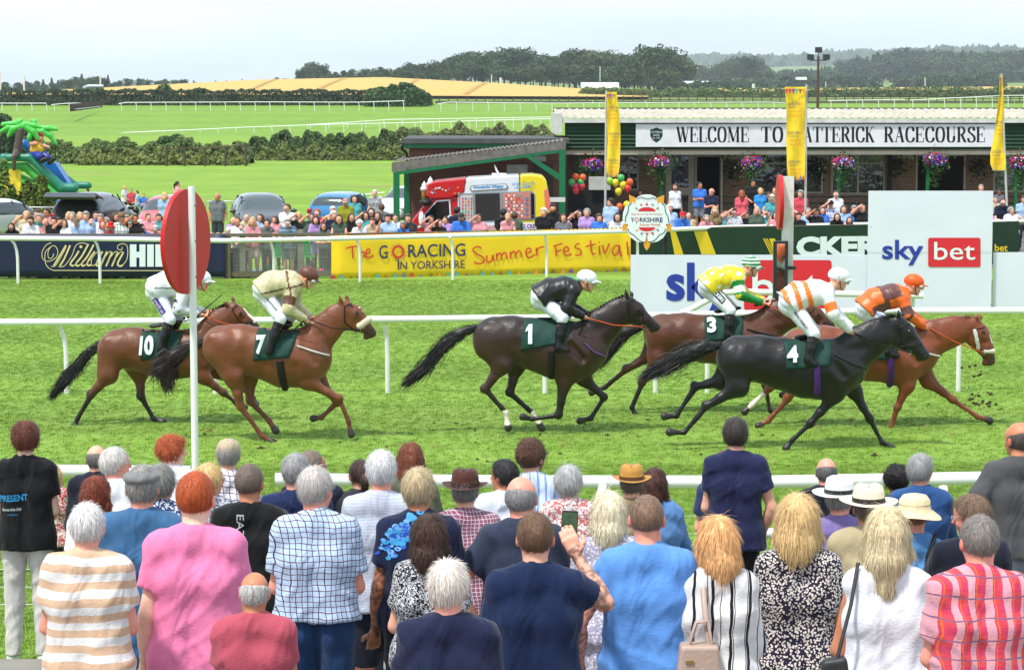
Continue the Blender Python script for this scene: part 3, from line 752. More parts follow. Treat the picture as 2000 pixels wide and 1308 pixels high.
text_fit(mb,'IN YORKSHIRE',(457,322,0),(1,-.022,0),(0,-1,0),436,52,bold=.004);rect(mb,456,250,463,322)
pxmesh(mb,'blue_lettering',BLUEP,t,fY,.155,o,640,430,3.3333)
mb=MB();g=random.Random(3)
for i in range(34):
 u=36+i*57.5+g.uniform(-6,6);s=g.choice([13,18,24]);yb=381-(u/2000)*50+2;mb.add([(u-s*.8,yb,0),(u+s*.8,yb,0),(u,yb-s*1.35,0)],[(0,1,2)],g.randrange(7))
for i in range(70):
 u=20+i*28.;yb=91-u/1960*46;mb.add([(u,yb+2,0),(u+22,yb+1,0),(u+11,yb+13,0)],[(0,1,2)],g.randrange(7))
for i in range(14):
 q=i*6.283/14;c,s_=math.cos(q),math.sin(q);mb.add([(459+46*c-4*s_,206+48*s_+4*c,0),(459+46*c+4*s_,206+48*s_-4*c,0),(459+56*c,206+60*s_,0)],[(0,1,2)],i%7)
pxmesh(mb,'bunting_print',MULTI,t,fY,.155,o,640,430,3.3333)
# green board
t,o=banner('advertising_board','dark green bookmaker board with yellow slashes behind the white panels',1236,1990,lin_(449,432,1236,1990),lin_(531,520,1236,1990),GRN)
mb=MB()
for P in ([(228,58),(255,56),(295,172),(250,172)],[(347,56),(412,54),(457,171),(385,171)]):mb.add([(*p,0)for p in P],[(0,1,2,3)])
for k in (0,9,18):mb.add([(693+k,92,0),(698+k,92,0),(736+k,172,0),(731+k,172,0)],[(0,1,2,3)])
mb.add([(724,92,0),(752,92,0),(780,172,0),(752,172,0)],[(0,1,2,3)]);text_fit(mb,'bet',(1853,156,0),(1,0,0),(0,-1,0),65,36,bold=.02)
pxmesh(mb,'yellow_print',YP,t,fY,.135,o,1220,430,2.564)
mb=MB();text_fit(mb,'CKERS',(860,186,0),(1,-.01,0),(0,-1,0),480,104,bold=.055);pxmesh(mb,'white_lettering',OFFW,t,fY,.135,o,1220,430,2.564)
# white boards
Yw=lambda px:52.0
def board(name,label,x0,y0,x1,y1,Yb,th=.06):
 o=at((x0+x1)/2,600,Yb);o.z=0;t=thing(name,label,'board',o);m=MB()
 A,B=at(x0,y0,Yb),at(x1,y0,Yb);z1=A.z;z0=max(.02,at(x0,y1,Yb).z);m.bbox(A.x,B.x,Yb,Yb+th,z0,z1);m.build('panel',WB,t,off=o)
 m=MB()
 for x in (A.x+.15,B.x-.15,(A.x+B.x)/2):m.bbox(x-.03,x+.03,Yb+th+.002,Yb+th+.07,0,z1-.05)
 m.build('frame',mat('galvanised_frame',(150,152,150),.5,.6),t,off=o)
 return t,o
t,o=board('advertising_board','low wide white board with blue and red betting logo behind the jockeys',1232,498,1696,612,52.0)
mb=MB();text_fit(mb,'sky',(209,462,0),(1,0,0),(0,-1,0),340,250,bold=.03);pxmesh(mb,'blue_lettering',SKB,t,Yw,.012,o,1220,430,2.564)
mb=MB();rect(mb,598,200,1036,452,r=14);pxmesh(mb,'red_logo_block',SKR,t,Yw,.012,o,1220,430,2.564)
mb=MB();text_fit(mb,'bet',(640,420,0),(1,0,0),(0,-1,0),345,180,bold=.004);pxmesh(mb,'white_lettering',OFFW,t,Yw,.018,o,1220,430,2.564)
t,o=board('advertising_board','tall square white board carrying the blue and red betting logo',1697,373,1940,601,51.9)
mb=MB();text_fit(mb,'sky',(1290,226,0),(1,0,0),(0,-1,0),206,128,bold=.02);pxmesh(mb,'blue_lettering',SKB,t,lambda p:51.9,.012,o,1220,430,2.564)
mb=MB();rect(mb,1520,88,1782,234,r=10);pxmesh(mb,'red_logo_block',SKR,t,lambda p:51.9,.012,o,1220,430,2.564)
mb=MB();text_fit(mb,'bet',(1550,199,0),(1,0,0),(0,-1,0),205,90,bold=.004);pxmesh(mb,'white_lettering',OFFW,t,lambda p:51.9,.018,o,1220,430,2.564)
mb=MB()
for (u,v_)in ((1225+10,33),(1840,20),(1225+120+200,28)):rect(mb,u-2,v_-2,u+2,v_+2)
rect(mb,1222,161,1848,162.4);pxmesh(mb,'panel_joint',mat('joint',(150,158,162),.6),t,lambda p:51.9,.012,o,1220,430,2.564)
t,o=board('advertising_board','plain white board at the right edge of the row',1941,493,2120,606,52.05)
# winning post far side with mirror and red disc seen edge on
RED=mat('signal_red',(208,36,34),.42,var=.05,vs=5)
Yp=39.5;o=at(1541,640,Yp);o.z=0
t=thing('winning_post','far white winning post with its red disc seen edge on and a tall mirror','post',o)
m=MB();A=at(1530,345,Yp);B=at(1551,345,Yp);m.bbox(A.x,B.x,Yp,Yp+.16,0,A.z)
m.build('post',mat('rusty_white_paint',(232,230,224),.5,var=.12,vs=9),t,off=o)
m=MB();c=at(1527,395,Yp+.08);pts=[]
for k in range(36):
 q=k*math.pi/18;pts.append((c.x-.035*(1+0),c.y+.40*math.cos(q),c.z+.46*math.sin(q)))
m.prism([(p[0]-.035,p[1],p[2])for p in pts],(.065,0,0));dsk=m.build('disc',RED,t,off=o)
m=MB();A=at(1511,471,Yp-.15);B=at(1538,580,Yp-.15);m.bbox(A.x,B.x,Yp-.17,Yp-.06,B.z-.3,A.z);m.build('mirror_frame',mat('dark_metal',(74,78,76),.4,.6),t,off=o)
m=MB();A2=at(1517.5,476,Yp-.18);B2=at(1532,572,Yp-.18);m.bbox(A2.x,B2.x,Yp-.185,Yp-.172,B2.z,A2.z);m.build('mirror',mat('mirror',(225,228,228),.04,1.,var=0),t,off=o)
m=MB();A=at(1536,523,Yp-.1);m.bbox(A.x,A.x+.16,Yp-.14,Yp-.08,A.z-.03,A.z+.03);m.build('bracket',mat('dark_metal'),t,off=o)
# near winning post and big red disc
Yn=23.6;o=at(378,905,Yn);o.z=0
t=thing('winning_post','near white winning post carrying the large red disc','post',o)
A=at(367,364,Yn);B=at(381,364,Yn)
m=MB();m.tube([((A.x+B.x)/2,Yn,0),((A.x+B.x)/2,Yn,A.z)],.036,20);m.build('post',WHITE_PL,t,off=o)
c=at(367,472,Yn+.09);m=MB();pts=[];rx=45.5/(F/Yn)*1.0;rz=103/(F/Yn)
ang=R(71.9)# a round disc turned away from the viewer
for k in range(64):
 q=k*math.pi/32;x,z=rz*math.cos(q),rz*math.sin(q)
 pts.append((c.x+x*math.cos(ang),c.y+x*math.sin(ang),c.z+z))
nrm=Vector((-math.sin(ang),math.cos(ang),0))*-.045
m.prism(pts,-nrm);m.v=[tuple(p)for p in m.v];m.build('disc',RED,t,off=o)
m=MB()
for py in (400,470,540):p=at(383,py,Yn);m.ball((p.x-.005,p.y-.01,p.z),.014,8,6)
m.build('bolt',mat('steel',(150,150,150),.3,.9),t,off=o)
# rose shaped welcome sign
Yr=57.5;o=at(1265,560,Yr);o.z=0
t=thing('rose_sign','white rose shaped festival sign with orange leaf tips on two black legs','sign',o)
ORL=flat('amber_leaf',238,170,62,var=.03);ROSE=flat('rose_white',236,242,242,var=.02);DKG=flat('dark_teal_line',48,74,80,var=0)
def sgn(mb,nm,mt,w):return pxmesh(mb,nm,mt,t,lambda p:Yr,w,o,1220,360,9.345)
def thick(polys,d):
 mb=MB()
 for P in polys:mb.prism([(*p,0)for p in P],(0,0,d))
 return mb
sgn(thick([[(78,188),(230,260),(270,440),(170,380),(90,330)],[(725,195),(600,240),(540,440),(640,380),(715,330)],[(850,745),(860,850),(700,850),(700,740),(820,715)],[(-40,745),(-50,850),(110,850),(110,740),(-10,715)],[(330,1040),(400,960),(480,1060),(450,1150),(400,1210),(360,1150)]],.015),'leaf_tip',ORL,0.)
pet=[[(400,185),(480,190),(560,225),(605,280),(600,370),(540,450),(400,560),(260,450),(200,370),(198,280),(240,225),(320,190)],
[(640,330),(720,345),(790,410),(830,520),(838,640),(800,720),(700,740),(560,700),(430,560),(560,420)],
[(160,330),(80,345),(10,410),(-30,520),(-38,640),(0,720),(100,740),(240,700),(380,560),(240,420)],
[(770,790),(760,880),(700,980),(600,1045),(500,1065),(430,1040),(405,940),(420,780),(560,650),(740,720)],
[(45,790),(60,880),(110,970),(210,1040),(300,1060),(375,1040),(400,940),(390,780),(240,650),(80,720)]]
for i,P in enumerate(pet):sgn(thick([P],.012+.002*i),'petal',ROSE,.018)
mb=MB();mb.add([(405+240*math.cos(q),640+250*math.sin(q),0)for q in np.linspace(0,6.2,30)],[tuple(range(30))]);sgn(mb,'centre',ROSE,.042)
mb=MB()
for P in ([(220,270),(300,235),(360,255),(450,262),(520,245),(590,280)],[(668,335),(730,390),(745,500),(790,590),(800,690)],[(135,340),(75,390),(60,500),(20,590),(12,690)],[(60,810),(90,880),(170,930),(230,990),(310,1045),(350,1050)],[(745,810),(720,880),(630,930),(570,1000),(500,1045),(450,1045)]):
 strokes(mb,[P],(0,0,0),(1,0,0),(0,1,0),1,14)
sgn(mb,'petal_line',DKG,.045)
mb=MB();mb.add([(405+160*math.cos(q),495-78*math.sin(q),0)for q in np.linspace(0,math.pi,16)],[tuple(range(16))]);mb.add([(408+152*math.cos(q),785+74*math.sin(q),0)for q in np.linspace(0,math.pi,16)],[tuple(range(16))])
text_fit(mb,'Welcome to the Go Racing in',(112,570,0),(1,0,0),(0,-1,0),575,44);text_fit(mb,'Summer Festival',(270,758,0),(1,-.01,0),(0,-1,0),380,44,shear=.3)
mb.add([(218+r_*math.cos(q),645+r_*math.sin(q),0)for r_ in (26,40)for q in np.linspace(0,6.2832,25)],[(i,i+1,26+i,25+i)for i in range(24)])
sgn(mb,'red_print',SKR,.046)
mb=MB();text_fit(mb,'Y',(112,688,0),(1,0,0),(0,-1,0),60,80,bold=.02);text_fit(mb,'RKSHIRE',(275,690,0),(1,0,0),(0,-1,0),418,84,bold=.02);rect(mb,214,690,222,725);sgn(mb,'blue_lettering',BLUEP,.046)
mb=MB()
for i,(x,y,dx,dy)in enumerate([(315,385,-30,-35),(405,385,0,-62),(500,385,25,-35),(225,450,-35,-40),(590,450,30,-40),(230,830,-30,28),(315,885,-10,45),(408,885,0,60),(505,880,20,48),(595,825,30,35)]):mb.add([(x-28,y,0),(x+28,y,0),(x+dx,y+dy,0)],[(0,1,2)],i%7)
sgn(mb,'bunting_print',MULTI,.047)
BLK=flat('black_paint',24,24,24,var=0)
for px in (1235,1300):
 m=MB();A=at(px-3,460,Yr+.03);B=at(px+3,460,Yr+.03);m.bbox(A.x,B.x,Yr+.03,Yr+.1,0,A.z);m.build('leg',BLK,t,off=o)
# ================================================================ pavilion
GCOR=mat('green_corrugated',(38,78,50),.5,var=.16,vs=3);WHT=mat('weathered_white',(214,214,206),.6,var=.14,vs=3,bump=.2)
GPAINT=mat('green_gloss_paint',(22,122,78),.4,var=.08);CRM=mat('cream_frame',(196,188,166),.55,var=.08)
def brick_mat(name,c1,c2,mo,sc=1.):
 m=bpy.data.materials.new(name);m.use_nodes=True;t=m.node_tree;b=t.nodes['Principled BSDF'];b.inputs['Roughness'].default_value=.85;L=t.links.new
 tc=t.nodes.new('ShaderNodeTexCoord');mp=t.nodes.new('ShaderNodeMapping');mp.inputs['Rotation'].default_value=(R(90),0,0);L(tc.outputs['Object'],mp.inputs['Vector'])
 br=t.nodes.new('ShaderNodeTexBrick');br.inputs['Scale'].default_value=1;br.inputs['Brick Width'].default_value=.22;br.inputs['Row Height'].default_value=.075;br.inputs['Mortar Size'].default_value=.009
 br.inputs['Color1'].default_value=(*s2l(c1),1);br.inputs['Color2'].default_value=(*s2l(c2),1);br.inputs['Mortar'].default_value=(*s2l(mo),1)
 L(mp.outputs['Vector'],br.inputs['Vector']);L(br.outputs['Color'],b.inputs['Base Color']);bp=t.nodes.new('ShaderNodeBump');bp.inputs['Strength'].default_value=.4;L(br.outputs['Fac'],bp.inputs['Height']);bp.invert=True;L(bp.outputs['Normal'],b.inputs['Normal'])
 return m
BRICK=brick_mat('red_brick',(132,74,54),(112,62,46),(128,112,98));BRICKD=brick_mat('brown_brick',(150,118,88),(130,98,74),(150,136,118))
Yb=90.;x0b,x1b=xat(1103,Yb),xat(2300,Yb);o=Vector((x0b,Yb,0))
pav=thing('pavilion','long single storey racecourse pavilion with green cladding and a white name board','building',o)
z1,z0=zat(240,Yb),zat(292,Yb)
# corrugated fascia: horizontal waves
m=MB();n=84;vs_=[]
for i in range(n+1):
 z=z0+(z1-z0)*i/n;d=.028*math.cos(i/n*7*2*math.pi)
 vs_+=[(x0b,Yb+d,z),(x1b,Yb+d,z)]
m.add(vs_,[(2*i,2*i+1,2*i+3,2*i+2)for i in range(n)],0,True);m.build('cladding',GCOR,pav,off=o)
m=MB();m.bbox(x0b-.1,x1b,Yb-.2,Yb+.02,z1,zat(232,Yb));m.build('gutter',WHT,pav,off=o)
# roof: ribs up the slope
m=MB();zA,zB=zat(232,Yb)+.02,zat(213.5,98);x=x0b-.3;vs_=[];k=0
while x<x1b:
 for dx,dz in ((0,0),(.05,.035),(.1,.035),(.15,0)):vs_+=[(x+dx,Yb-.15,zA+dz),(x+dx,98,zB+dz)]
 x+=.3;k+=1
nv=len(vs_)//2;m.add(vs_,[(2*i,2*i+2,2*i+3,2*i+1)for i in range(nv-1)]);
m.build('roof',mat('old_roof_sheet',(192,184,168),.8,var=.22,vs=1.5),pav,off=o)
m=MB();m.bbox(xat(1083,Yb),x0b-.11,Yb-.25,98,zat(262,Yb),zat(221,Yb));m.build('gable_end',WHT,pav,off=o)
m=MB();m.bbox(x0b-.3,x1b,98.02,98.3,zB-.3,zB+.06);m.build('ridge',mat('dark_ridge',(90,90,88),.8),pav,off=o)
# name board and serif lettering
SG={'W':(1.,['K',(.06,1),(.3,0)],['t',(.3,0),(.5,.95)],['K',(.46,1),(.7,0)],['t',(.7,0),(.93,1)],['t',(-.04,.98),(.2,.98)],['t',(.34,.98),(.56,.98)],['t',(.82,.98),(1.04,.98)]),
'E':(.68,['K',(.14,0),(.14,1)],['t',(0,.98),(.6,.98)],['t',(0,.02),(.62,.02)],['t',(.14,.5),(.45,.5)],['t',(.6,1),(.6,.74)],['t',(.63,0),(.64,.3)],['t',(.45,.64),(.45,.36)]),
'L':(.64,['K',(.14,0),(.14,1)],['t',(0,.98),(.3,.98)],['t',(0,.02),(.6,.02)],['t',(.6,0),(.61,.32)]),
'C':(.72,['p',(.64,.72),(.58,.92),(.38,.99),(.16,.86),(.09,.5),(.16,.14),(.38,.01),(.6,.1),(.67,.3)],['t',(.65,1),(.65,.7)]),
'O':(.78,['p',(.39,.99),(.18,.88),(.1,.5),(.18,.12),(.39,.01),(.6,.12),(.68,.5),(.6,.88),(.39,.99)]),
'M':(1.02,['K',(.84,0),(.84,1)],['t',(.12,0),(.12,1)],['K',(.14,1),(.48,.04)],['t',(.48,.04),(.82,1)],['t',(0,.98),(.2,.98)],['t',(.8,.98),(.98,.98)],['t',(.0,.02),(.24,.02)],['t',(.72,.02),(.98,.02)]),
'T':(.7,['K',(.35,0),(.35,1)],['t',(.02,.98),(.68,.98)],['t',(.02,1),(.02,.72)],['t',(.68,1),(.68,.72)],['t',(.2,.02),(.5,.02)]),
'A':(.76,['t',(.1,0),(.38,1)],['K',(.37,1),(.64,0)],['t',(.18,.35),(.54,.35)],['t',(0,.02),(.2,.02)],['t',(.5,.02),(.76,.02)]),
'R':(.74,['K',(.14,0),(.14,1)],['p',(.14,.97),(.42,.97),(.57,.75),(.42,.52),(.14,.52)],['K',(.34,.52),(.62,.02)],['t',(0,.98),(.3,.98)],['t',(0,.02),(.28,.02)],['t',(.56,.02),(.74,.02)]),
'I':(.3,['K',(.15,0),(.15,1)],['t',(0,.98),(.3,.98)],['t',(0,.02),(.3,.02)]),
'K':(.74,['K',(.14,0),(.14,1)],['t',(.18,.45),(.58,1)],['K',(.3,.58),(.62,0)],['t',(0,.98),(.3,.98)],['t',(0,.02),(.3,.02)],['t',(.46,.98),(.7,.98)],['t',(.52,.02),(.76,.02)]),
'U':(.78,['K',(.15,1),(.15,.3)],['p',(.15,.4),(.18,.1),(.38,.01),(.58,.1),(.62,.4)],['t',(.62,.3),(.62,1)],['t',(0,.98),(.3,.98)],['t',(.5,.98),(.74,.98)]),
'S':(.62,['p',(.52,.76),(.46,.93),(.3,.99),(.12,.88),(.12,.68),(.34,.52),(.53,.34),(.52,.1),(.3,.01),(.12,.07),(.05,.26)],['t',(.54,1),(.54,.74)],['t',(.05,0),(.05,.28)])}
def serif(mb,word,x0,x1,yb,yt):
 tot=sum(SG[c][0]for c in word)+.07*(len(word)-1);k=(x1-x0)/tot;h=yb-yt;x=0
 for c in word:
  for st in SG[c][1:]:
   P=[((x+p[0])*k+x0,yb-p[1]*h)for p in st[1:]]
   if st[0]=='K':strokes(mb,[P],(0,0,0),(1,0,0),(0,1,0),1,.19*k)
   elif st[0]=='t':strokes(mb,[P],(0,0,0),(1,0,0),(0,1,0),1,.055*k)
   else:strokes(mb,[P],(0,0,0),(1,0,0),(0,1,0),1,.19*k,pen=(1,0))
  x+=SG[c][0]+.07
Yo=Yb-.1;so=Vector((xat(1600,Yo),Yo,0))
sb=pav
m=MB();m.bbox(xat(1241,Yo),xat(1949,Yo),Yo,Yo+.05,zat(287,Yo),zat(242.5,Yo));m.build('name_board',mat('sign_white',(232,233,232),.5,var=.08,vs=2.5),sb,off=o)
for wd,a,b in (('WELCOME',1322,1463),('TO',1487,1530),('CATTERICK',1549,1708),('RACECOURSE',1727,1924)):
 mb=MB();serif(mb,wd,a,b,278,248);pxmesh(mb,'serif_lettering',BLK,sb,lambda p:Yo,.004,o)
mb=MB();mb.add([(x,y,0)for x,y in ((1270,253),(1276,252),(1282,249),(1288,252),(1294,253),(1294,266),(1290,273),(1282,279),(1274,273),(1270,266))],[tuple(range(10))]);pxmesh(mb,'shield',GRN,sb,lambda p:Yo,.004,o)
mb=MB();text_fit(mb,'CATTERICK',(1271,260,0),(1,0,0),(0,-1,0),22,3.6);text_fit(mb,'RACES',(1276,266,0),(1,0,0),(0,-1,0),12,3.6);text_fit(mb,'Est. 1783',(1275,271.5,0),(1,0,0),(0,-1,0),14,3.4);pxmesh(mb,'shield_lettering',OFFW,sb,lambda p:Yo,.008,o)
# soffit, wall, floor
Yw2=93.2
m=MB();m.bbox(x0b,x1b,Yb+.06,Yw2+.3,z0-.06,z0);m.build('soffit',mat('soffit',(150,140,120),.8),pav,off=o)
m=MB();m.bbox(x0b,x1b,Yb+.06,Yb+.14,z0-.2,z0-.062);m.build('beam',CRM,pav,off=o)
wz=z0-.061
def wx_(px):return xat(px,Yw2)
opens=[(1208,1247,300,372,'w'),(1300,1355,300,442,'d'),(1357,1408,303,442,'o'),(1466,1606,300,378,'w'),(1622,1727,300,380,'w'),(1787,1884,302,442,'o'),(1938,2060,300,375,'w')]
px=1103
for (a,b,t_,b_,k)in opens:
 m=MB();m.bbox(wx_(px),wx_(a),Yw2,Yw2+.25,0,wz);m.build('wall',BRICKD,pav,off=o)
 if k=='w':m=MB();m.bbox(wx_(a),wx_(b),Yw2+.001,Yw2+.249,0,zat(b_,Yw2));m.build('wall',BRICKD,pav,off=o)
 px=b
m=MB();m.bbox(wx_(px),x1b,Yw2,Yw2+.25,0,wz);m.build('wall',BRICKD,pav,off=o)
m=MB();m.bbox(x0b,x1b,Yw2+5,Yw2+5.1,0,3.2);m.bbox(x0b,x1b,Yw2+.26,Yw2+5,3.,3.05);m.bbox(x0b,x0b+.1,Yb+.1,Yw2+5,0,2.9);m.build('interior',mat('dark_interior',(104,98,90),.9),pav,off=o)
GLS=mat('window_glass',(28,32,36),.06,var=0,spec=.8,coat=.5)
def wglass():
 m_=bpy.data.materials.new('reflecting_glass');m_.use_nodes=True;t_=m_.node_tree;b_=t_.nodes['Principled BSDF'];b_.inputs['Roughness'].default_value=.05
 tcn=t_.nodes.new('ShaderNodeTexCoord');n_=t_.nodes.new('ShaderNodeTexNoise');n_.inputs['Scale'].default_value=1.1;n_.inputs['Detail'].default_value=3;b_.inputs['Base Color'].default_value=(.012,.013,.014,1);b_.inputs['Specular IOR Level'].default_value=.9
 bp=t_.nodes.new('ShaderNodeBump');bp.inputs['Strength'].default_value=.15;bp.inputs['Distance'].default_value=.3;t_.links.new(tcn.outputs['Object'],n_.inputs['Vector']);t_.links.new(n_.outputs['Fac'],bp.inputs['Height']);t_.links.new(bp.outputs['Normal'],b_.inputs['Normal']);return m_
RGL=wglass()
for (a,b,t_,b_,k)in opens:
 za,zb=min(wz,zat(t_,Yw2)),(zat(b_,Yw2)if k=='w' else 0.)
 X0,X1=wx_(a),wx_(b);fr=MB();w_=.07
 fr.bbox(X0,X0+w_,Yw2-.03,Yw2+.1,zb,za);fr.bbox(X1-w_,X1,Yw2-.03,Yw2+.1,zb,za);fr.bbox(X0+w_,X1-w_,Yw2-.028,Yw2+.098,za-w_,za)
 if k=='w':
  fr.bbox(X0+w_,X1-w_,Yw2-.028,Yw2+.098,zb,zb+w_);fr.bbox(X0+w_,X1-w_,Yw2-.028,Yw2+.098,za-.42,za-.36);mid=(X0+X1)/2;fr.bbox(mid-.035,mid+.035,Yw2-.032,Yw2+.09,zb+w_,za-w_)
  f_=fr.build('window_frame',CRM,pav,off=o);g2=MB();g2.bbox(X0+w_,X1-w_,Yw2+.03,Yw2+.045,zb+w_,za-w_);gg=g2.build('pane',RGL,f_,off=o)
 elif k=='d':
  fr.bbox(X0+w_,X1-w_,Yw2-.01,Yw2+.06,0,.4);fr.bbox(X0+w_,X0+.22,Yw2-.01,Yw2+.06,.4,za-w_);fr.bbox(X1-.22,X1-w_,Yw2-.01,Yw2+.06,.4,za-w_);fr.bbox(X0+.22,X1-.22,Yw2-.01,Yw2+.06,1.05,1.35)
  f_=fr.build('door',CRM,pav,off=o);g2=MB();g2.bbox(X0+.22,X1-.22,Yw2+.01,Yw2+.03,.4,1.05);g2.bbox(X0+.22,X1-.22,Yw2+.01,Yw2+.03,1.35,za-.1);g2.build('pane',RGL,f_,off=o)
 else:
  f_=fr.build('door_frame',CRM,pav,off=o)
m=MB();A=at(1410,312,Yw2-.6);m.bbox(A.x-.05,A.x+.03,Yw2-.7,Yw2-.04,0,A.z);m.build('open_door',CRM,pav,off=o)
m=MB();m.bbox(wx_(1247),wx_(1300),Yw2-.02,Yw2-.002,zat(312,Yw2),zat(300,Yw2));m.bbox(wx_(1412),wx_(1464),Yw2-.02,Yw2-.002,zat(312,Yw2),zat(302,Yw2));m.bbox(wx_(1574),wx_(1618),Yw2-.02,Yw2-.002,zat(312,Yw2),zat(302,Yw2));m.bbox(wx_(1738),wx_(1780),Yw2-.02,Yw2-.002,zat(310,Yw2),zat(300,Yw2));m.build('lintel_panel',CRM,pav,off=o)
for px in (1132,1291,1464,1637,1810,1983,2150):
 m=MB();x=xat(px,90.4);m.bbox(x-.06,x+.06,90.35,90.47,0,z0-.21);m.build('verandah_post',GPAINT,pav,off=o)
m=MB();x=xat(1736,92.9);m.bbox(x-.09,x+.09,92.8,92.95,0,wz);m.build('downpipe',BLK,pav,off=o)
# dark planters / kerb rail along the verandah
m=MB();m.bbox(xat(1410,91),x1b,90.9,90.95,.78,.86);m.bbox(xat(1410,91),x1b,90.9,90.95,1.05,1.09);m.build('handrail',mat('dark_green_paint',(20,60,44),.5),pav,off=o)

# ---- brick building with canopy
o=Vector((xat(800,88),88,0));bb=thing('brick_building','red brick building with a flat dark roof behind the ice cream van','building',o)
Yk=88.;X0,X1=xat(800,Yk),xat(1101,Yk)
m=MB();m.bbox(X0,X1,Yk,96,0,zat(284,Yk));m.build('wall',BRICK,bb,off=o)
m=MB();m.bbox(X0-.28,X1+.2,Yk-.35,96.4,zat(280,Yk),zat(270.5,Yk));m.build('flat_roof',mat('roof_felt',(92,94,94),.85,var=.2,vs=2),bb,off=o)
m=MB();m.bbox(X0-.22,X1,Yk-.25,Yk-.19,zat(289,Yk),zat(280.2,Yk));m.build('fascia_board',GPAINT,bb,off=o)
m=MB();m.tube([(X0-.3,Yk-.3,zat(284,Yk)),(X0-.24,Yk-.12,zat(292,Yk)),(X0-.08,Yk-.08,zat(300,Yk)),(X0-.08,Yk-.08,0)],.05,8);m.build('downpipe',BLK,bb,off=o)
WPN=mat('white_panel',(196,196,190),.6)
for (a,b,c_,d)in ((990,1030,322,345),(1042,1066,305,315)):
 m=MB();m.bbox(xat(a,Yk),xat(b,Yk),Yk-.04,Yk-.003,zat(d,Yk),zat(c_,Yk));m.build('wall_panel',WPN,bb,off=o)
m=MB();m.bbox(xat(1040,Yk),xat(1080,Yk),Yk-.05,Yk-.003,0,zat(320,Yk));m.build('door',mat('dark_door',(84,70,60),.6),bb,off=o)
o=Vector((xat(775,84),84,0));cn=thing('canopy','lean to canopy on green posts sheltering the ice cream van','canopy',o)
CONC=mat('weathered_fibre_sheet',(128,124,116),.9,var=.3,vs=4,bump=.6,bs=18)
a0,a1=at(765,318,84),at(1105,276,84);b0,b1=at(765,338-2,84),at(1105,291,84)
m=MB();ns=40
for i in range(ns):# sheet with rolls running back
 t0,t1=i/ns,(i+1)/ns;A=a0.lerp(a1,t0);B=a0.lerp(a1,t1);M_=(A+B)/2+Vector((0,0,.05));e=Vector((0,6.,.02))
 m.add([A,M_,B,B+e,M_+e,A+e],[(0,1,4,5),(1,2,3,4)],0)
m.build('roof_sheet',CONC,cn,off=o)
m=MB();m.prism([a0,a1,b1,b0],(0,.06,0));m.build('fascia',CONC,cn,off=o)
c0,c1=at(768,343,84),at(1105,297,84);m=MB();m.prism([b0+Vector((.05,.004,0)),b1+Vector((0,.004,0)),c1+Vector((0,.004,0)),c0+Vector((0,.004,0))],(0,.12,0));m.build('beam',GPAINT,cn,off=o)
for px,Y_,py in ((774.5,84.0,340),(795,87.2,337),(1098,84.0,296)):
 w_=.11 if px<1000 else .11;x=xat(px,Y_);m=MB();m.bbox(x-w_,x+w_,Y_+.01,Y_+.13,0,zat(py,Y_));m.build('post',GPAINT,cn,off=o)
m=MB();p,q=at(1022,303,84),at(1092,346,84);m.prism([p,p+Vector((.22,0,0)),q+Vector((0,0,.12)),q-Vector((0,0,.12))],(0,.1,0));m.build('diagonal_brace',GPAINT,cn,off=o)
m=MB()
for py in (390,425):A=at(1068,py,83.6);m.bbox(A.x,xat(1104,83.6),83.6,83.66,A.z-.08,A.z+.08)
m.build('cross_board',WHT,cn,off=o)

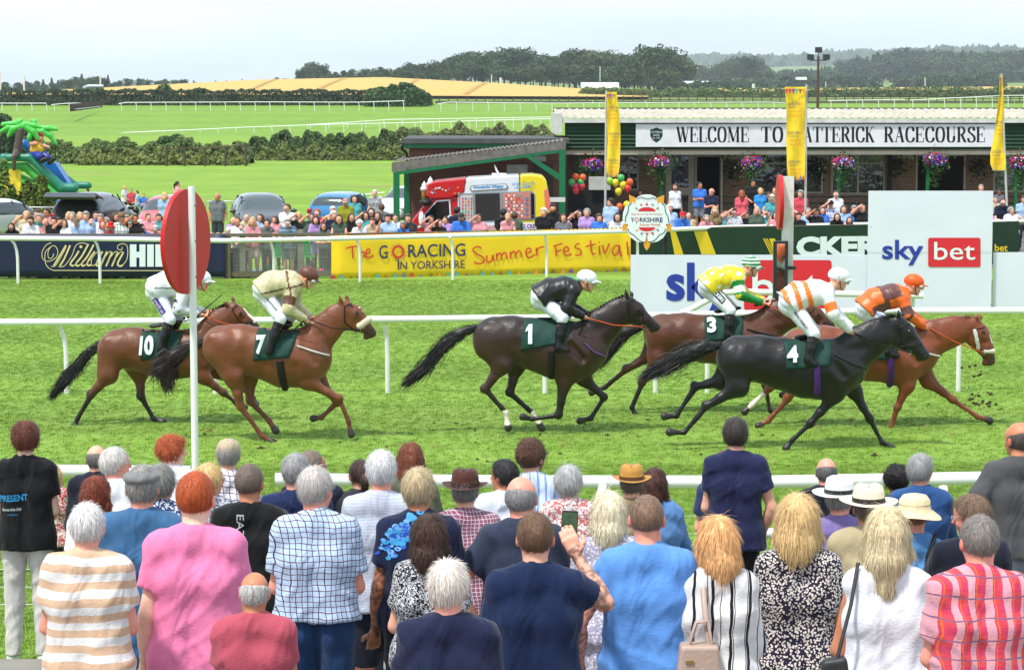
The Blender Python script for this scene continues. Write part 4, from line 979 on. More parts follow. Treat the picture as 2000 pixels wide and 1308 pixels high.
# ---- yellow flags
FLY=mat('flag_yellow',(252,220,50),.6,var=.05,vs=3);GPOLE=mat('grey_pole',(206,206,200),.4,.2)
def flag(label,pole_top,pole_bot,cloth,Y,mirror=False):
 """cloth: list of (py, px_left, px_right)"""
 pt,pb=at(*pole_top,Y),at(*pole_bot,Y);o=Vector((pb.x,Y,0));t=thing('feather_flag',label,'flag',o)
 m=MB();dz=(pb-pt)/(pb.z-pt.z);base=pb-dz*pb.z;m.tube([base,pt],[.045,.03],8);m.build('pole',GPOLE,t,off=o)
 m=MB();vs_=[];n=5;rows=[]
 for i,(py,l,r_)in enumerate(cloth):
  for j in range(n+1):
   px=l+(r_-l)*j/n;p=at(px,py,Y-.02);p.y-=.07*math.sin(i*1.1+j*1.5);vs_.append(p)
 fs=[(i*(n+1)+j,i*(n+1)+j+1,(i+1)*(n+1)+j+1,(i+1)*(n+1)+j)for i in range(len(cloth)-1)for j in range(n)]
 m.add(vs_,fs,0,True);m.build('cloth',FLY,t,off=o)
 mb=MB();mr=MB();mm=MB()
 H=cloth[-1][0]-cloth[0][0]
 for k in range(3):
  yb=cloth[0][0]+H*(.2+.31*k);l=np.interp(yb,[c[0]for c in cloth],[c[1]for c in cloth]);r_=np.interp(yb,[c[0]for c in cloth],[c[2]for c in cloth]);w_=r_-l
  ux=(-1,0,0)if mirror else (1,0,0);s=r_-w_*.08 if mirror else l+w_*.08
  s2=1 if not mirror else -1
  text_fit(mb,'RACING',(s+s2*w_*.22,yb,0),ux,(0,-1,0),w_*.62,H*.035);text_fit(mb,'IN YORKSHIRE',(s+s2*w_*.26,yb+H*.027,0),ux,(0,-1,0),w_*.56,H*.016)
  text_fit(mr,'O',(s+s2*w_*.06,yb,0),ux,(0,-1,0),w_*.13,H*.035,bold=.02);text_fit(mr,'Summer',(s+s2*w_*.12,yb+H*.075,0),ux,(0,-1,0),w_*.66,H*.03,shear=.3);text_fit(mr,'Festival',(s+s2*w_*.14,yb+H*.12,0),ux,(0,-1,0),w_*.6,H*.03,shear=.3)
 pxmesh(mb,'blue_lettering',BLUEP,t,lambda p:Y,.13,o);pxmesh(mr,'red_lettering',mat('orange_lettering',(240,150,60),.6,var=0),t,lambda p:Y,.13,o)
 for i in range(6):
  w_=(cloth[0][2]-cloth[0][1])/6;x=cloth[0][1]+i*w_;mm.add([(x,cloth[0][0]+4,0),(x+w_,cloth[0][0]+4,0),(x+w_/2,cloth[0][0]+15,0)],[(0,1,2)],i%7)
  x=cloth[-1][1]+i*(cloth[-1][2]-cloth[-1][1])/6;mm.add([(x,cloth[-1][0],0),(x+w_,cloth[-1][0],0),(x+w_/2,cloth[-1][0]-10,0)],[(0,1,2)],(i+2)%7)
 pxmesh(mm,'bunting_print',MULTI,t,lambda p:Y,.12,o)
flag('left yellow festival flag standing before the end of the green cladding',(1184,177),(1182,440),[(180,1185,1204),(200,1185,1207),(225,1185,1210),(250,1185,1212),(275,1184,1212),(300,1184,1211),(325,1184,1210),(346,1185,1207)],76)
flag('middle yellow festival flag covering the start of the course name',(1575,165),(1573,430),[(170,1533,1573),(200,1535,1573),(225,1536,1573),(250,1536,1572),(275,1536,1572),(300,1537,1572),(325,1537,1572),(352,1539,1571)],76,True)
flag('right slim yellow festival flag beside the end of the name board',(1956,144),(1968,440),[(148,1952,1957),(180,1951,1959),(215,1947,1961),(245,1944,1961),(270,1941,1962),(300,1935,1963),(320,1934,1963),(333,1938,1963)],78,True)

# ---- hanging baskets, balloons
PET=mat('petals',(200,60,120),.6,src='col',var=0)
def basket(px,py,label,seed,big=1.):
 Y=89.7;c=at(px,py,Y);t=thing('hanging_basket',label,'flower basket',c,group='hanging flower baskets along the verandah');g=np.random.default_rng(seed)
 pal=[s2l(c_)for c_ in ((92,60,190),(214,40,130),(226,40,40),(236,232,240),(120,70,200),(220,60,150))]
 n=330;a=g.random(n)*6.283;rr=np.sqrt(g.random(n));el=g.normal(0,1,(n,3));el/=np.linalg.norm(el,axis=1,keepdims=True)
 P=el*np.array([.44,.34,.27])*big*(.75+.3*g.random((n,1)));N=el
 ci=np.where(P[:,2]>.2,g.choice([2,2,1],n),np.where(P[:,2]<-.1,g.choice([0,3,4],n),g.choice([0,1,4,5,3],n)))
 ci=np.where((P[:,0]<-.2)&(g.random(n)<.6),1,ci)
 v,f=leaves(P,N,.075,1.1,seed);col=np.repeat(np.array([pal[i]for i in ci]),4,0)
 mesh_np('flowers',v,f,PET,t,col=col)
 n=520;P=g.normal(0,1,(n,3))*[.27,.2,.2]+[0,0,-.08];tr=g.random(n)<.35;P[tr]=np.stack([g.normal(.02,.09,tr.sum()),g.normal(0,.08,tr.sum()),-.3-g.random(tr.sum())*.75],1)
 v,f=leaves(P,P+1e-3,.07,1.5,seed+1);mesh_np('leaves',v,f,FOL,t,col=shade(n,(70,104,44),.25,seed))
 m=MB();m.tube([(0,.02,.2),(0,.1,.62)],.008,4);m.lathe([(.02,-.3),(.16,-.22),(.22,-.05)],n=12);m.build('pot',mat('moss_pot',(60,54,36),.9),t)
basket(1157,322,'magenta and violet flower basket nearest the left yellow flag',1);basket(1289,318,'violet flower basket with white blooms left of the glazed door',2);basket(1469,318,'wide magenta flower basket left of the middle yellow flag',3)
basket(1647,318,'loose flower basket with red blooms before the second window',4,1.);basket(1826,312,'dense violet basket with long trailing greenery over the doorway',5);basket(1992,318,'flower basket cut off by the right edge of the picture',6)
for i,(px,py)in enumerate([(1165+30*0+265,330),(1597,325),(1752,322),(1912,328)]):
 c=at(px,py,92.7);g=np.random.default_rng(70+i);n=170;P=g.normal(0,1,(n,3))*[.22,.14,.24];v,f=leaves(P,P+1e-3,.09,1.4,i)
 oo=mesh_np('ivy_basket',v,f,FOL,None,col=shade(n,(52,66,36),.25,i));oo.location=c;tag(oo,['dull leafy wall basket right of the open door','dull leafy wall basket behind the middle flag pole','dull leafy wall basket between window and downpipe','dull leafy wall basket right of the wide doorway'][i],'wall basket','leafy wall baskets')
BAL={k:mat('balloon_'+k,c_,.25,spec=.6,var=0)for k,c_ in dict(orange=(240,110,50),pink=(230,60,120),green=(70,190,100),yellow=(236,220,40),red=(226,60,60),lime=(160,210,60)).items()}
def balloon(px,py,col,Y,label,r=.17):
 c=at(px,py,Y);m=MB();m.lathe([(0,r*1.1),(r*.5,r*.98),(r*.86,r*.6),(r,.1*r),(r*.86,-.5*r),(r*.45,-1.*r),(r*.06,-1.22*r),(r*.12,-1.3*r),(0,-1.3*r)],n=16)
 oo=m.build('balloon',BAL[col]);oo.location=c;tag(oo,label,'balloon','balloons on the pavilion posts')
for (px,py,c_,lb)in [(1124,346,'orange','orange balloon at the top left of the left bunch'),(1138,347,'orange','orange balloon at the top right of the left bunch'),(1117,356,'green','green balloon at the far left of the left bunch'),(1134,356,'green','green balloon in the middle of the left bunch'),
(1124,364,'pink','pink balloon low in the left bunch'),(1136,364,'red','red balloon at the right of the left bunch'),(1125,372,'red','red balloon at the bottom of the left bunch')]:balloon(px,py,c_,85,lb,.125)
for (px,py,c_,lb)in [(1202,357,'yellow','yellow balloon at the left of the middle bunch'),(1213,348,'green','green balloon at the top of the middle bunch'),(1217,361,'yellow','yellow balloon at the right of the middle bunch'),(1208,374,'yellow','yellow balloon at the bottom of the middle bunch'),(1191,354,'lime','pale lime balloon beside the flag pole'),
(1230,356,'orange','orange balloon right of the yellow bunch'),(1226,368,'red','red balloon low right of the yellow bunch'),(1210,404,'orange','orange balloon hanging low behind the rose sign'),(1224,400,'yellow','yellow balloon hanging low behind the rose sign')]:balloon(px,py,c_,85,lb,.13)
m=MB();A=at(1110,372,86);B=at(1200,440,86);m.bbox(A.x,B.x,86,86.1,.3,A.z);tag(m.build('black_screen',mat('black_cloth',(34,34,36),.9)),'black cloth screen below the left balloon bunch','screen')
m=MB();A=at(1150,345,85.8);B=at(1192,371,85.8);m.bbox(A.x,B.x,85.8,85.85,B.z,A.z);tag(m.build('notice_board',WPN),'white notice hanging above the black cloth screen','notice')
# ---- far things
o=at(1597,215,300);bz=at(1597,215,300).z;X=o.x;t=thing('light_mast','tall brown floodlight mast with three lamp heads','light mast',(X,300,0));tz=zat(98,300)
m=MB();m.tube([(0,0,0),(0,0,tz-.8)],[.22,.15],8);m.build('mast',mat('rust_brown',(96,66,58),.6),t)
DG=mat('lamp_housing',(52,54,58),.5)
for dx,dz,nm in ((-1.0,-.9,'lamp_head'),(1.0,-.9,'lamp_head'),(0,0,'lamp_head')):m=MB();m.box((dx,-.1,tz+dz),(.85,.5,.7));m.build(nm,DG,t)
m=MB();m.box((0,0,tz-1.3),(2.2,.12,.12));m.tube([(0,0,tz-1.4),(0,0,tz-.3)],.06,6);m.build('crossbar',DG,t)
def tunnel(px0,px1,pb,pt,Y,lb):
 a,b=at(px0,pb,Y),at(px1,pb,Y);h=zat(pt,Y)-a.z;m=MB();n=10;prof=[(math.cos(math.pi*i/n),math.sin(math.pi*i/n))for i in range(n+1)]
 vs_=[(x,Y+4-4*c_,a.z+h*s_)for x in (a.x,b.x)for c_,s_ in prof];m.add(vs_,[(i,i+1,n+2+i,n+1+i)for i in range(n)],0,True);m.add(vs_[:n+1],[tuple(range(n+1))]);m.add(vs_[n+1:],[tuple(range(n+1))])
 tag(m.build('polytunnel',mat('polythene',(226,232,226),.4)),lb,'polytunnel')
tunnel(1135,1209,172,161,1000,'nearer white polytunnel below the dark belt of trees');tunnel(1312,1386,163.5,158.5,1150,'farther thin white polytunnel right of the big oak');tunnel(1556,1576,156,151,1500,'small white humped roof right of the middle flag')
for i,(px,pb,pt,Y,lb,w_)in enumerate([(978,172,152,1000,'short white post on the wheat edge under the dark trees',1.2),(960,172,146,1000,'thin telegraph pole on the wheat edge',.5),(1172,150,130,1020,'thin pole rising over the polytunnel',.4),(1472,190,164,700,'white marker post in the scrub left of the middle flag',1.1),(1613,180,160,700,'thin pole right of the light mast',.35),(1807,178,152,700,'telegraph pole in the stubble field',.35),(1,180,140,900,'thin mast at the left edge',.5),(47,180,148,900,'white mast in the hedge near the left edge',.7),(196,168,148,700,'thin mast over the far screen',.5)]):
 a,b=at(px,pb,Y),at(px,pt,Y);m=MB();m.tube([a-Vector((0,0,2)),b],.5*w_,6);oo=m.build('far_pole',mat('pale_post',(222,222,216),.6));tag(oo,lb,'pole')
# big screen and brush jump
Y=470;t=thing('big_screen','dark screen under a grey arched frame beyond the far hedge','screen',at(180,195,505));L0=at(180,195,505)
m=MB();a,b=at(177,171,505),at(202,187,505);m.bbox(a.x,b.x,505,506,b.z-2,a.z);m.build('screen_panel',mat('screen_dark',(50,56,66),.5),t,off=L0)
m=MB();m.tube([at(162,192,504),at(162,180,504),at(165,172,504),at(173,169,504),at(202,169.5,504)],.45,8);m.build('arch',mat('pale_steel',(176,184,188),.5,.3),t,off=L0)
t=thing('brush_jump','dark brush hurdle with a white board standing on the far track','jump',at(165,218,440));L0=at(165,218,440)
m=MB();a,b,c_,d=at(136,218,430),at(136,203,430),at(192,198,455),at(196,210,455);m.prism([a,b,c_,d],(0,2.5,0));m.build('brush',mat('brush_brown',(82,58,48),.9,var=.3,vs=2),t,off=L0)
m=MB();m.prism([at(148,214,429.5),at(148,212.5,429.5),at(196,207.5,454),at(196,209,454)],(0,-.3,0));m.build('take_off_board',POSTW,t,off=L0)
def far_rail(label,P,Yf,step=29,h=1.15,Y1=None,post_dy=1):
 px0,px1=P[0][0],P[-1][0];Y1=Y1 or Yf;pts=[]
 for px in np.arange(px0,px1+1,10):py=float(np.interp(px,[p[0]for p in P],[p[1]for p in P]));Y=Yf+(Y1-Yf)*(px-px0)/(px1-px0);pts.append(at(px,py,Y))
 oo=pts[0].copy();t=thing('far_running_rail',label,'rail',oo);m=MB();m.tube(pts,.085,6);m.build('rail_tube',WHITE_PL,t,off=oo)
 px=px0+5
 while px<px1:
  py=float(np.interp(px,[p[0]for p in P],[p[1]for p in P]));Y=Yf+(Y1-Yf)*(px-px0)/(px1-px0);p=at(px,py,Y);g0=float(zterr(p.x,Y));m=MB();m.tube([(p.x+.15,Y,min(g0,p.z-.9)),(p.x+.12,Y,p.z-.5),(p.x,Y,p.z)],.075,5);m.build('rail_post',POSTW,t,off=oo);px+=step
far_rail('white rail below the long dark hedge, left stretch',[(-60,202),(98,202)],455);far_rail('white rail stretch behind the brush hurdle',[(100,205),(125,202.5),(180,201)],455)
far_rail('white rail in front of the long dark hedge, main stretch',[(231,203),(245,200.5),(500,199.5),(700,200),(797,197)],455)
far_rail('white rail stretch from the hedge end to the pavilion roof',[(855,203.5),(875,200),(1080,202),(1240,201),(1500,200),(1540,201)],455,31)
far_rail('white rail stretch right of the light mast',[(1617,197),(1760,194.5),(1775,195)],440,31);far_rail('white rail stretch at the right edge',[(1777,196),(1960,187),(2080,186)],440,31)
far_rail('front white rail of the bend in the middle distance',[(105,265),(300,257),(480,249),(620,244),(800,240),(1082,232)],395,35);far_rail('rear white rail of the bend, meeting the front one at the hedge',[(600,244.5),(760,234),(1082,229)],415,36)
# wooden field fence on the ridge right of the hedge
m=MB();px=840
DKW=mat('dark_fence_wood',(96,84,70),.9)
for py in (188,193):m.tube([at(838,py,505),at(1200,py+2,505),at(1600,py+1,505),at(2080,py,505)],.1,4)
while px<2080:a=at(px,187.5,505);m.tube([a,a-Vector((0,0,2.2))],.12,4);px+=18
tag(m.build('field_fence',DKW),'dark post and rail field fence above the far track','fence')
m=MB()
for k in range(12):a,b=at(850+k*103,197,500),at(951+k*103,197,500);m.bbox(a.x,b.x,500,500.3,a.z-2.,a.z)
tag(m.build('ridge_screen',mat('grey_netting',(112,108,96),.9,var=.15,vs=.5)),'low grey brown screen of netting below the field fence','fence')
m=MB()
for P in ([(322,291),(420,289),(485,283)],):m.tube([at(x,y,178)for x,y in P],.06,5)
for px,py in ((325,291),(360,290),(400,290),(440,288),(480,283)):a=at(px,py,178);m.tube([a+Vector((0,0,.1)),(a.x,a.y,0)],.09,5)
tag(m.build('field_fence',DKW),'short dark wooden fence between the two hedge banks','fence')
# ================================================================ ice cream van (outline in crop units, x5 about 740,240)
Yv=73.;VR=mat('van_red',(206,34,36),.25,coat=.6,var=.03);VW=mat('van_white',(234,236,238),.25,coat=.6,var=.02);VY=mat('van_yellow',(246,222,50),.25,coat=.6,var=.03)
o=at(930,455,Yv);o.z=0;van=thing('ice_cream_van','red white and yellow ice cream van under the green canopy','van',o)
def vp(u,v_,d=0.):return at(740+u/5,240+v_/5,Yv+d)
def vpr(pts,nm,mt,d0=0.,dep=2.0,par=van):
 m=MB();m.prism([vp(u,v_,d0)for u,v_ in pts],(0,dep,0));x=m.build(nm,mt,par,off=o);b=x.modifiers.new('b','BEVEL');b.width=min(.05,abs(dep)*.3);b.segments=3;b.limit_method='ANGLE';return x
vpr([(320,960),(440,800),(520,740),(780,720),(800,1170),(310,1170)],'cab',VR,.05,1.9)
vpr([(470,600),(540,575),(850,541),(838,680),(700,735),(500,745),(462,715)],'roof_sign',VR,-.03,2.06)
vpr([(770,690),(845,600),(850,541),(1240,518),(1372,512),(1378,1170),(770,1170)],'body',VW,0,2.)
vpr([(1380,511),(1500,505),(1600,520),(1635,560),(1680,800),(1665,1170),(1380,1170)],'rear_body',VY,0,2.)
vpr([(1612,660),(1645,640),(1680,780),(1668,860),(1625,850)],'rear_panel',mat('salmon_panel',(236,130,110),.5),-.01,.02)
vpr([(380,1030),(720,925),(725,900),(380,1005)],'stripe',VW,.03,.012);vpr([(770,975),(1660,975),(1660,1090),(770,1090)],'lower_panel',VW,-.012,.01)
GV=mat('van_glass',(30,34,38),.05,var=0,spec=.8);GRY=mat('grey_rubber',(150,154,158),.5)
vpr([(440,900),(560,760),(695,748),(705,905),(640,960),(445,1000)],'window_seal',VW,.035,.012);g1=vpr([(450,895),(565,772),(683,762),(690,895),(625,945),(455,985)],'side_window',GV,.028,.02)
vpr([(318,955),(440,805),(475,800),(360,965)],'windscreen',GV,.1,1.8)
m=MB();m.ball(tuple(vp(415,940,-.12)),(.09,.1,.24),10,8);m.build('wing_mirror',VW,van,off=o);m=MB();m.ball(tuple(vp(460,775,-.02)),(.2,.3,.12),10,8);m.build('visor',BLK,van,off=o)
vpr([(775,700),(800,690),(1500,665),(1525,700),(1528,930),(1500,950),(790,970)],'window_frame',GRY,-.02,.02);vpr([(795,712),(915,708),(925,960),(800,958)],'menu_panel',mat('menu_pale',(216,204,196),.5),-.035,.012)
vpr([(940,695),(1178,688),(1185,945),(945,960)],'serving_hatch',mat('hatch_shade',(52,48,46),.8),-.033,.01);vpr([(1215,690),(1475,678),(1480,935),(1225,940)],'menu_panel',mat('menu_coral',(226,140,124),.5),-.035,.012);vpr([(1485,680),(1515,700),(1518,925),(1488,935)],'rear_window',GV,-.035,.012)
m=MB();g_=random.Random(8);P_=lambda u,v_,w_=.05:vp(u,v_,-w_)
for i in range(7):
 for j in range(4):u,v_=812+j*28,730+i*32;m.add([P_(u,v_),P_(u+14,v_),P_(u+14,v_+20),P_(u,v_+20)],[(0,1,2,3)],g_.randrange(7))
for i in range(7):
 for j in range(7):u,v_=1235+j*26,700+i*33;m.add([P_(u,v_),P_(u+15,v_),P_(u+15,v_+20),P_(u,v_+20)],[(0,1,2,3)],g_.choice([0,6,5,3,7,7]))
for k in range(4):m.add([P_(1443+18*math.cos(a),740+k*50+18*math.sin(a))for a in np.linspace(0,5.8,9)],[tuple(range(9))],6)
for i in range(16):u,v_=g_.uniform(490,800),g_.uniform(620,700);m.add([P_(u+7*math.cos(a)*(1+.5*(q%2)),v_+7*math.sin(a)*(1+.5*(q%2)),.05)for q,a in enumerate(np.linspace(0,5.65,10))],[tuple(range(10))],g_.choice([7,3,6,7,5]))
for i in range(6):u,v_=g_.uniform(1400,1600),g_.uniform(560,640)+(i%2)*330;m.add([P_(u-8,v_),P_(u+8,v_),P_(u,v_+14)],[(0,1,2)],g_.randrange(7))
tag(m.build('coloured_print',MULTI+[OFFW],van,off=o),kind='stuff')
vpr([(885,640),(905,610),(1240,592),(1265,620),(1250,650),(905,672)],'name_plate',GRY,-.03,.01);vpr([(897,640),(912,618),(1235,601),(1252,620),(1240,642),(910,663)],'name_field',VW,-.045,.01)
for tx,u,v_,w_,h_,mt,sh_ in (('Wonderful Whippy',920,652,300,38,mat('sky_lettering',(70,160,220),.5,var=0),.3),('ICE COLD',1305,612,215,24,mat('sky_lettering'),0),('SLUSH',1345,640,145,22,mat('sky_lettering'),0),('EVERYONES FAVOURITE',830,1055,420,42,REDP,0),('ICE CREAM',1370,1035,215,42,MULTI[2],0)):
 mb=MB();text_fit(mb,tx,vp(u,v_,-.055),(1,0,.04),(0,0,1),w_/5/(F/Yv),h_/5/(F/Yv),bold=.03,shear=sh_);mb.build('lettering',mt,van,off=o)
for u,v_,k in ((443,600,1.),(503,552,.8)):
 c=vp(u,v_+60,.2 if k==1 else 1.6);m=MB();m.lathe([(0,-.42),(.05,-.42),(.10,0)],tuple(c),12);m.build('cone_wafer',mat('wafer',(206,150,80),.7,bump=.5),van,off=o);m=MB();m.lathe([(.0,.30),(.03,.24),(.08,.18),(.07,.13),(.12,.08),(.12,0),(.0,-.02)],tuple(c),12);m.build('cone_ice',VW,van,off=o)
m=MB();c=vp(1152,470,.9);m.lathe([(0,-.03),(.12,-.015),(.23,.03)],(0,0,0),16);rot=Matrix.Rotation(R(62),3,'Y');m.v=[tuple(rot@Vector(p)+c)for p in m.v];m.build('roof_dish',VW,van,off=o);m=MB();m.bbox(vp(1100,510).x,vp(1245,510).x,Yv+.8,Yv+1.2,vp(0,525).z,vp(0,500).z);m.build('roof_vent',VW,van,off=o)
for px in (835,1035):
 for dy in (.12,1.85):c=at(px,455,Yv);m=MB();m.cyl((c.x,Yv+dy-.1,.34),(c.x,Yv+dy+.1,.34),.34,n=18);m.build('wheel',BLK,van,off=o)

# ================================================================ cars: lofted shells with glazed sides
GLC=mat('car_glass',(74,84,88),.05,var=0,spec=.9);TYRE=mat('tyre',(26,26,28),.85);RIM=mat('rim',(170,172,176),.3,.8);LRED=mat('tail_lamp',(170,20,26),.2,var=0);LCLR=mat('head_lamp',(215,220,226),.08,var=0,spec=.8);TRIM=mat('black_trim',(24,24,26),.5)  # car glass grey has some sky reflection put into its base colour
def car(label,colr,x,Y,rz,L=4.1,Wd=1.76,Hh=1.48,hatch=False,suv=0.):
 """length along local +X (the front), origin on the ground"""
 t=thing('parked_car',label,'car',(x,Y,0),rz);P=mat('paint_%d_%d_%d'%colr,colr,.22,.15,coat=.9,var=.02)
 # stations: x, sill z, belt z, top z, half width at belt, half width at top
 st=[(-.5,.45,.62,.63,.36,.30),(-.49,.28,.86,.87,.45,.36),(-.475,.22,.93,.98,.475,.40),(-.44,.2,.96,1.38,.488,.36),(-.30,.2,.95,1.47,.5,.36),(-.05,.2,.93,1.48,.5,.37),(.10,.2,.91,1.45,.5,.36),(.28,.2,.90,.96,.495,.40),(.42,.22,.80,.84,.47,.36),(.48,.26,.68,.70,.43,.33),(.5,.4,.55,.56,.36,.30)]
 vs_=[];k=Hh/1.48
 for (sx,zs,zb,zt,wb,wt)in st:
  for (y,z)in ((wb*.93,zs),(wb,(zs+zb)*.5),(wb*.985,zb),(wt*(1 if zt-zb<.2 else .98),zt-.03 if zt-zb>.2 else zt),(wt*.5,zt+.012),(-wt*.5,zt+.012),(-wt,zt-.03 if zt-zb>.2 else zt),(-wb*.985,zb),(-wb,(zs+zb)*.5),(-wb*.93,zs)):vs_.append((sx*L,y*Wd,(z+suv*.1)*k))
 n=10;fs=[];mi=[];N_=len(st)
 for i in range(N_-1):
  for j in range(n):
   fs.append((i*n+j,(i+1)*n+j,(i+1)*n+(j+1)%n,i*n+(j+1)%n));g_=0
   if 3<=i<=5 and j in (2,6):g_=1
   if i in (6,2)and j in (3,4,5):g_=1
   if hatch and i in (0,1,2)and j in (3,4,5):g_=2
   if i==6 and j in (2,6):g_=1
   if j==9:g_=2
   mi.append(g_)
 fs+=[tuple(range(n)),tuple(range((N_-1)*n,N_*n))[::-1]];mi+=[2 if hatch else 0,0]
 b=mesh_np('body',vs_,fs,[P,GLC,TRIM],t,True,mi=mi);md=b.modifiers.new('s','SUBSURF');md.levels=md.render_levels=2
 for sy in (1,-1):
  for sx in (-.3,-.02,.13):b2=MB();p0,p1=(sx*L,sy*.462*Wd,.95*k+suv*.1),((sx if sx<.1 else sx-.03)*L,sy*.352*Wd,1.40*k+suv*.1);b2.tube([p0,p1],.024,5);b2.build('pillar',P if not hatch else TRIM,t)
 for sx in (-.31,.31):
  for sy in (1,-1):
   m=MB();m.cyl((sx*L,sy*(Wd*.5-.2),.32),(sx*L,sy*(Wd*.5+.005),.32),.32,n=20);w=m.build('wheel',TYRE,t);m=MB();m.cyl((sx*L,sy*(Wd*.5+.004),.32),(sx*L,sy*(Wd*.5+.012),.32),.2,n=14);m.build('rim',RIM,w)
 for sy in (1,-1):
  m=MB();m.ball((.18*L,sy*(Wd*.5+.1),1.*k),(.08,.11,.075),8,6);m.build('wing_mirror',P if colr!=(206,96,104)else TRIM,t)
  m=MB();m.ball((.455*L,sy*Wd*.38,.69*k),(.14,.17,.08),10,6);m.build('headlight',LCLR,t);m=MB();m.ball((-.478*L,sy*Wd*.41,.84*k),(.07,.12,.12),10,6);m.build('tail_light',LRED,t)
 m=MB();m.box((.495*L,0,.42),(.05,Wd*.5,.16));m.build('grille',TRIM,t);m=MB();m.box((.508*L,0,.4),(.02,.5,.11));m.build('number_plate',mat('plate_white',(230,230,226),.5),t);m=MB();m.box((-.508*L,0,.62),(.02,.5,.11));m.build('number_plate',mat('plate_yellow',(230,196,60),.5),t)
 if hatch:# raised tailgate
  m=MB();A=(-.42*L,1.44*k);
  for (w0,mt_)in ((.47,0),):m.prism([(A[0],-w0*Wd,A[1]),(A[0]-.62,-w0*Wd,A[1]+.16),(A[0]-.95,-w0*Wd,A[1]+.02),(A[0]-.90,-w0*Wd,A[1]-.06),(A[0]-.6,-w0*Wd,A[1]+.06),(A[0],-w0*Wd,A[1]-.08)],(0,2*w0*Wd,0))
  x_=m.build('tailgate',P,t);bb_=x_.modifiers.new('b','BEVEL');bb_.width=.03;bb_.segments=2
  m=MB();m.prism([(A[0]-.1,-.4*Wd,A[1]-.066),(A[0]-.6,-.4*Wd,A[1]+.045),(A[0]-.86,-.38*Wd,A[1]-.055),(A[0]-.84,-.38*Wd,A[1]-.075),(A[0]-.6,-.4*Wd,A[1]+.02),(A[0]-.1,-.4*Wd,A[1]-.09)],(0,.8*Wd,0));m.build('tailgate_lining',TRIM,t)
 return t
def cx(px,Y):return xat(px,Y)
car('black and silver car with its tailgate raised, seen from behind at the left',(40,42,46),cx(181,80),80.5,R(82),4.4,1.85,1.6,True,.5)
car('white hatchback at the left edge with its dark tailgate raised',(230,232,236),cx(16,78)-.5,79,R(60),4.1,1.76,1.5,True)
car('salmon red car facing the course behind the red disc',(206,96,104),cx(322,80),80.8,R(-92),4.0,1.74,1.52)
car('dark grey car facing the course with a dark sunroof',(74,78,82),cx(505,79),79.8,R(-78),4.3,1.84,1.58,suv=.4)
car('bright blue hatchback seen from behind beside the standing crowd',(54,140,196),cx(668,84),85.2,R(78),4.0,1.74,1.5)
car('white hatchback parked behind the canopy posts',(232,236,240),cx(802,90),91,R(-118),4.0,1.74,1.52)

# ================================================================ inflatable slide, conifers, barriers (crop 0,220 x6.54)
Yi=104.;IG=mat('inflatable_teal',(34,132,112),.35,var=.05,spec=.5,bump=.2,bs=2);IL=mat('inflatable_green',(84,184,86),.35,var=.05,bump=.2,bs=2);IP=mat('inflatable_leaf',(96,206,92),.35,var=.04,bump=.2,bs=3);IB=mat('inflatable_brown',(98,82,78),.45,bump=.2,bs=3);IBL=mat('inflatable_blue',(40,120,200),.35)
o=at(80,400,Yi);o.z=0;sl=thing('inflatable_slide','green and teal inflatable slide with palm trees and a seated pirate figure','bouncy castle',o)
def ip(u,v_,d=0.):return V3(at(u/6.54,220+v_/6.54,Yi+d)-o)
MPI=F/Yi*6.54
def infl(nm,mt,chains,res=.045,k=.06,sc=None):
 F_=Field(k)
 for c_ in chains:F_.chain([ip(*q[:2],q[3]if len(q)>3 else 0.)for q in c_],[q[2]/MPI for q in c_],sc=sc)
 V,Q=F_.mesh(res);return mesh_np(nm,V,Q,mt,sl,True)
infl('slide_wall',IG,[[(-40,900,48),(45,575,50),(380,575,50),(790,960,62),(950,962,58)]])
infl('slide_wall',IG,[[(560,600,40,2.2),(960,930,46,2.2),(1130,930,46,2.2)]])
infl('side_panel',IL,[[(-30,1000,50,.3),(90,700,60,.3),(330,690,60,.3),(740,1060,55,.1),(960,1062,50,.1)],[(90,800,90,.5),(500,1000,110,.5)],[(960,1040,40,2.2),(1150,1040,40,2.2)]])
m=MB();m.prism([Vector(ip(*q,1.))for q in ((540,640),(700,640),(1000,1100),(700,1100))],(0,1.,0));m.build('slide_bed',IBL,sl);infl('base',mat('inflatable_base',(34,110,190),.4),[[(720,1135,40,-.2),(920,1150,40,-.2)]]);infl('landing',mat('inflatable_yellow',(226,214,80),.4),[[(1000,1090,30,1.),(1170,1090,30,1.)]])
m=MB();m.prism([Vector(ip(*q,-.35))for q in ((120,720),(262,735),(270,1060),(-10,1060),(30,960))],(0,.1,0));m.build('printed_panel',mat('printed_yellow',(232,200,60),.5,var=.35,vs=2.4),sl)
infl('palm_trunk',IB,[[(180,720,26,-.5),(180,560,28,-.6),(215,520,52),(262,230,48)]]);
for c_ in ([(290,160,40),(200,135,34),(40,150,26),(12,160,10)],[(270,170,40),(160,210,44),(105,300,20)],[(230,180,30),(100,190,34),(10,240,22)],[(330,180,44),(430,240,44),(490,340,24)],[(330,150,38),(440,165,34),(515,190,20)],[(240,120,40),(260,110,36)],[(300,170,50),(310,160,50)],[(440,120,34,1.5),(410,105,28,1.5)],[(500,200,36,1.5),(620,200,36,1.5),(725,215,22,1.5)],[(520,220,36,1.5),(640,290,38,1.5),(715,400,22,1.5)],[(480,220,30,1.5),(540,240,32,1.2),(590,295,18,1.2)],[(400,260,30,1.5),(375,320,32,1.5),(370,390,16,1.5)]):infl('palm_leaf',IP,[c_],sc=(1,1,.8)if False else None)
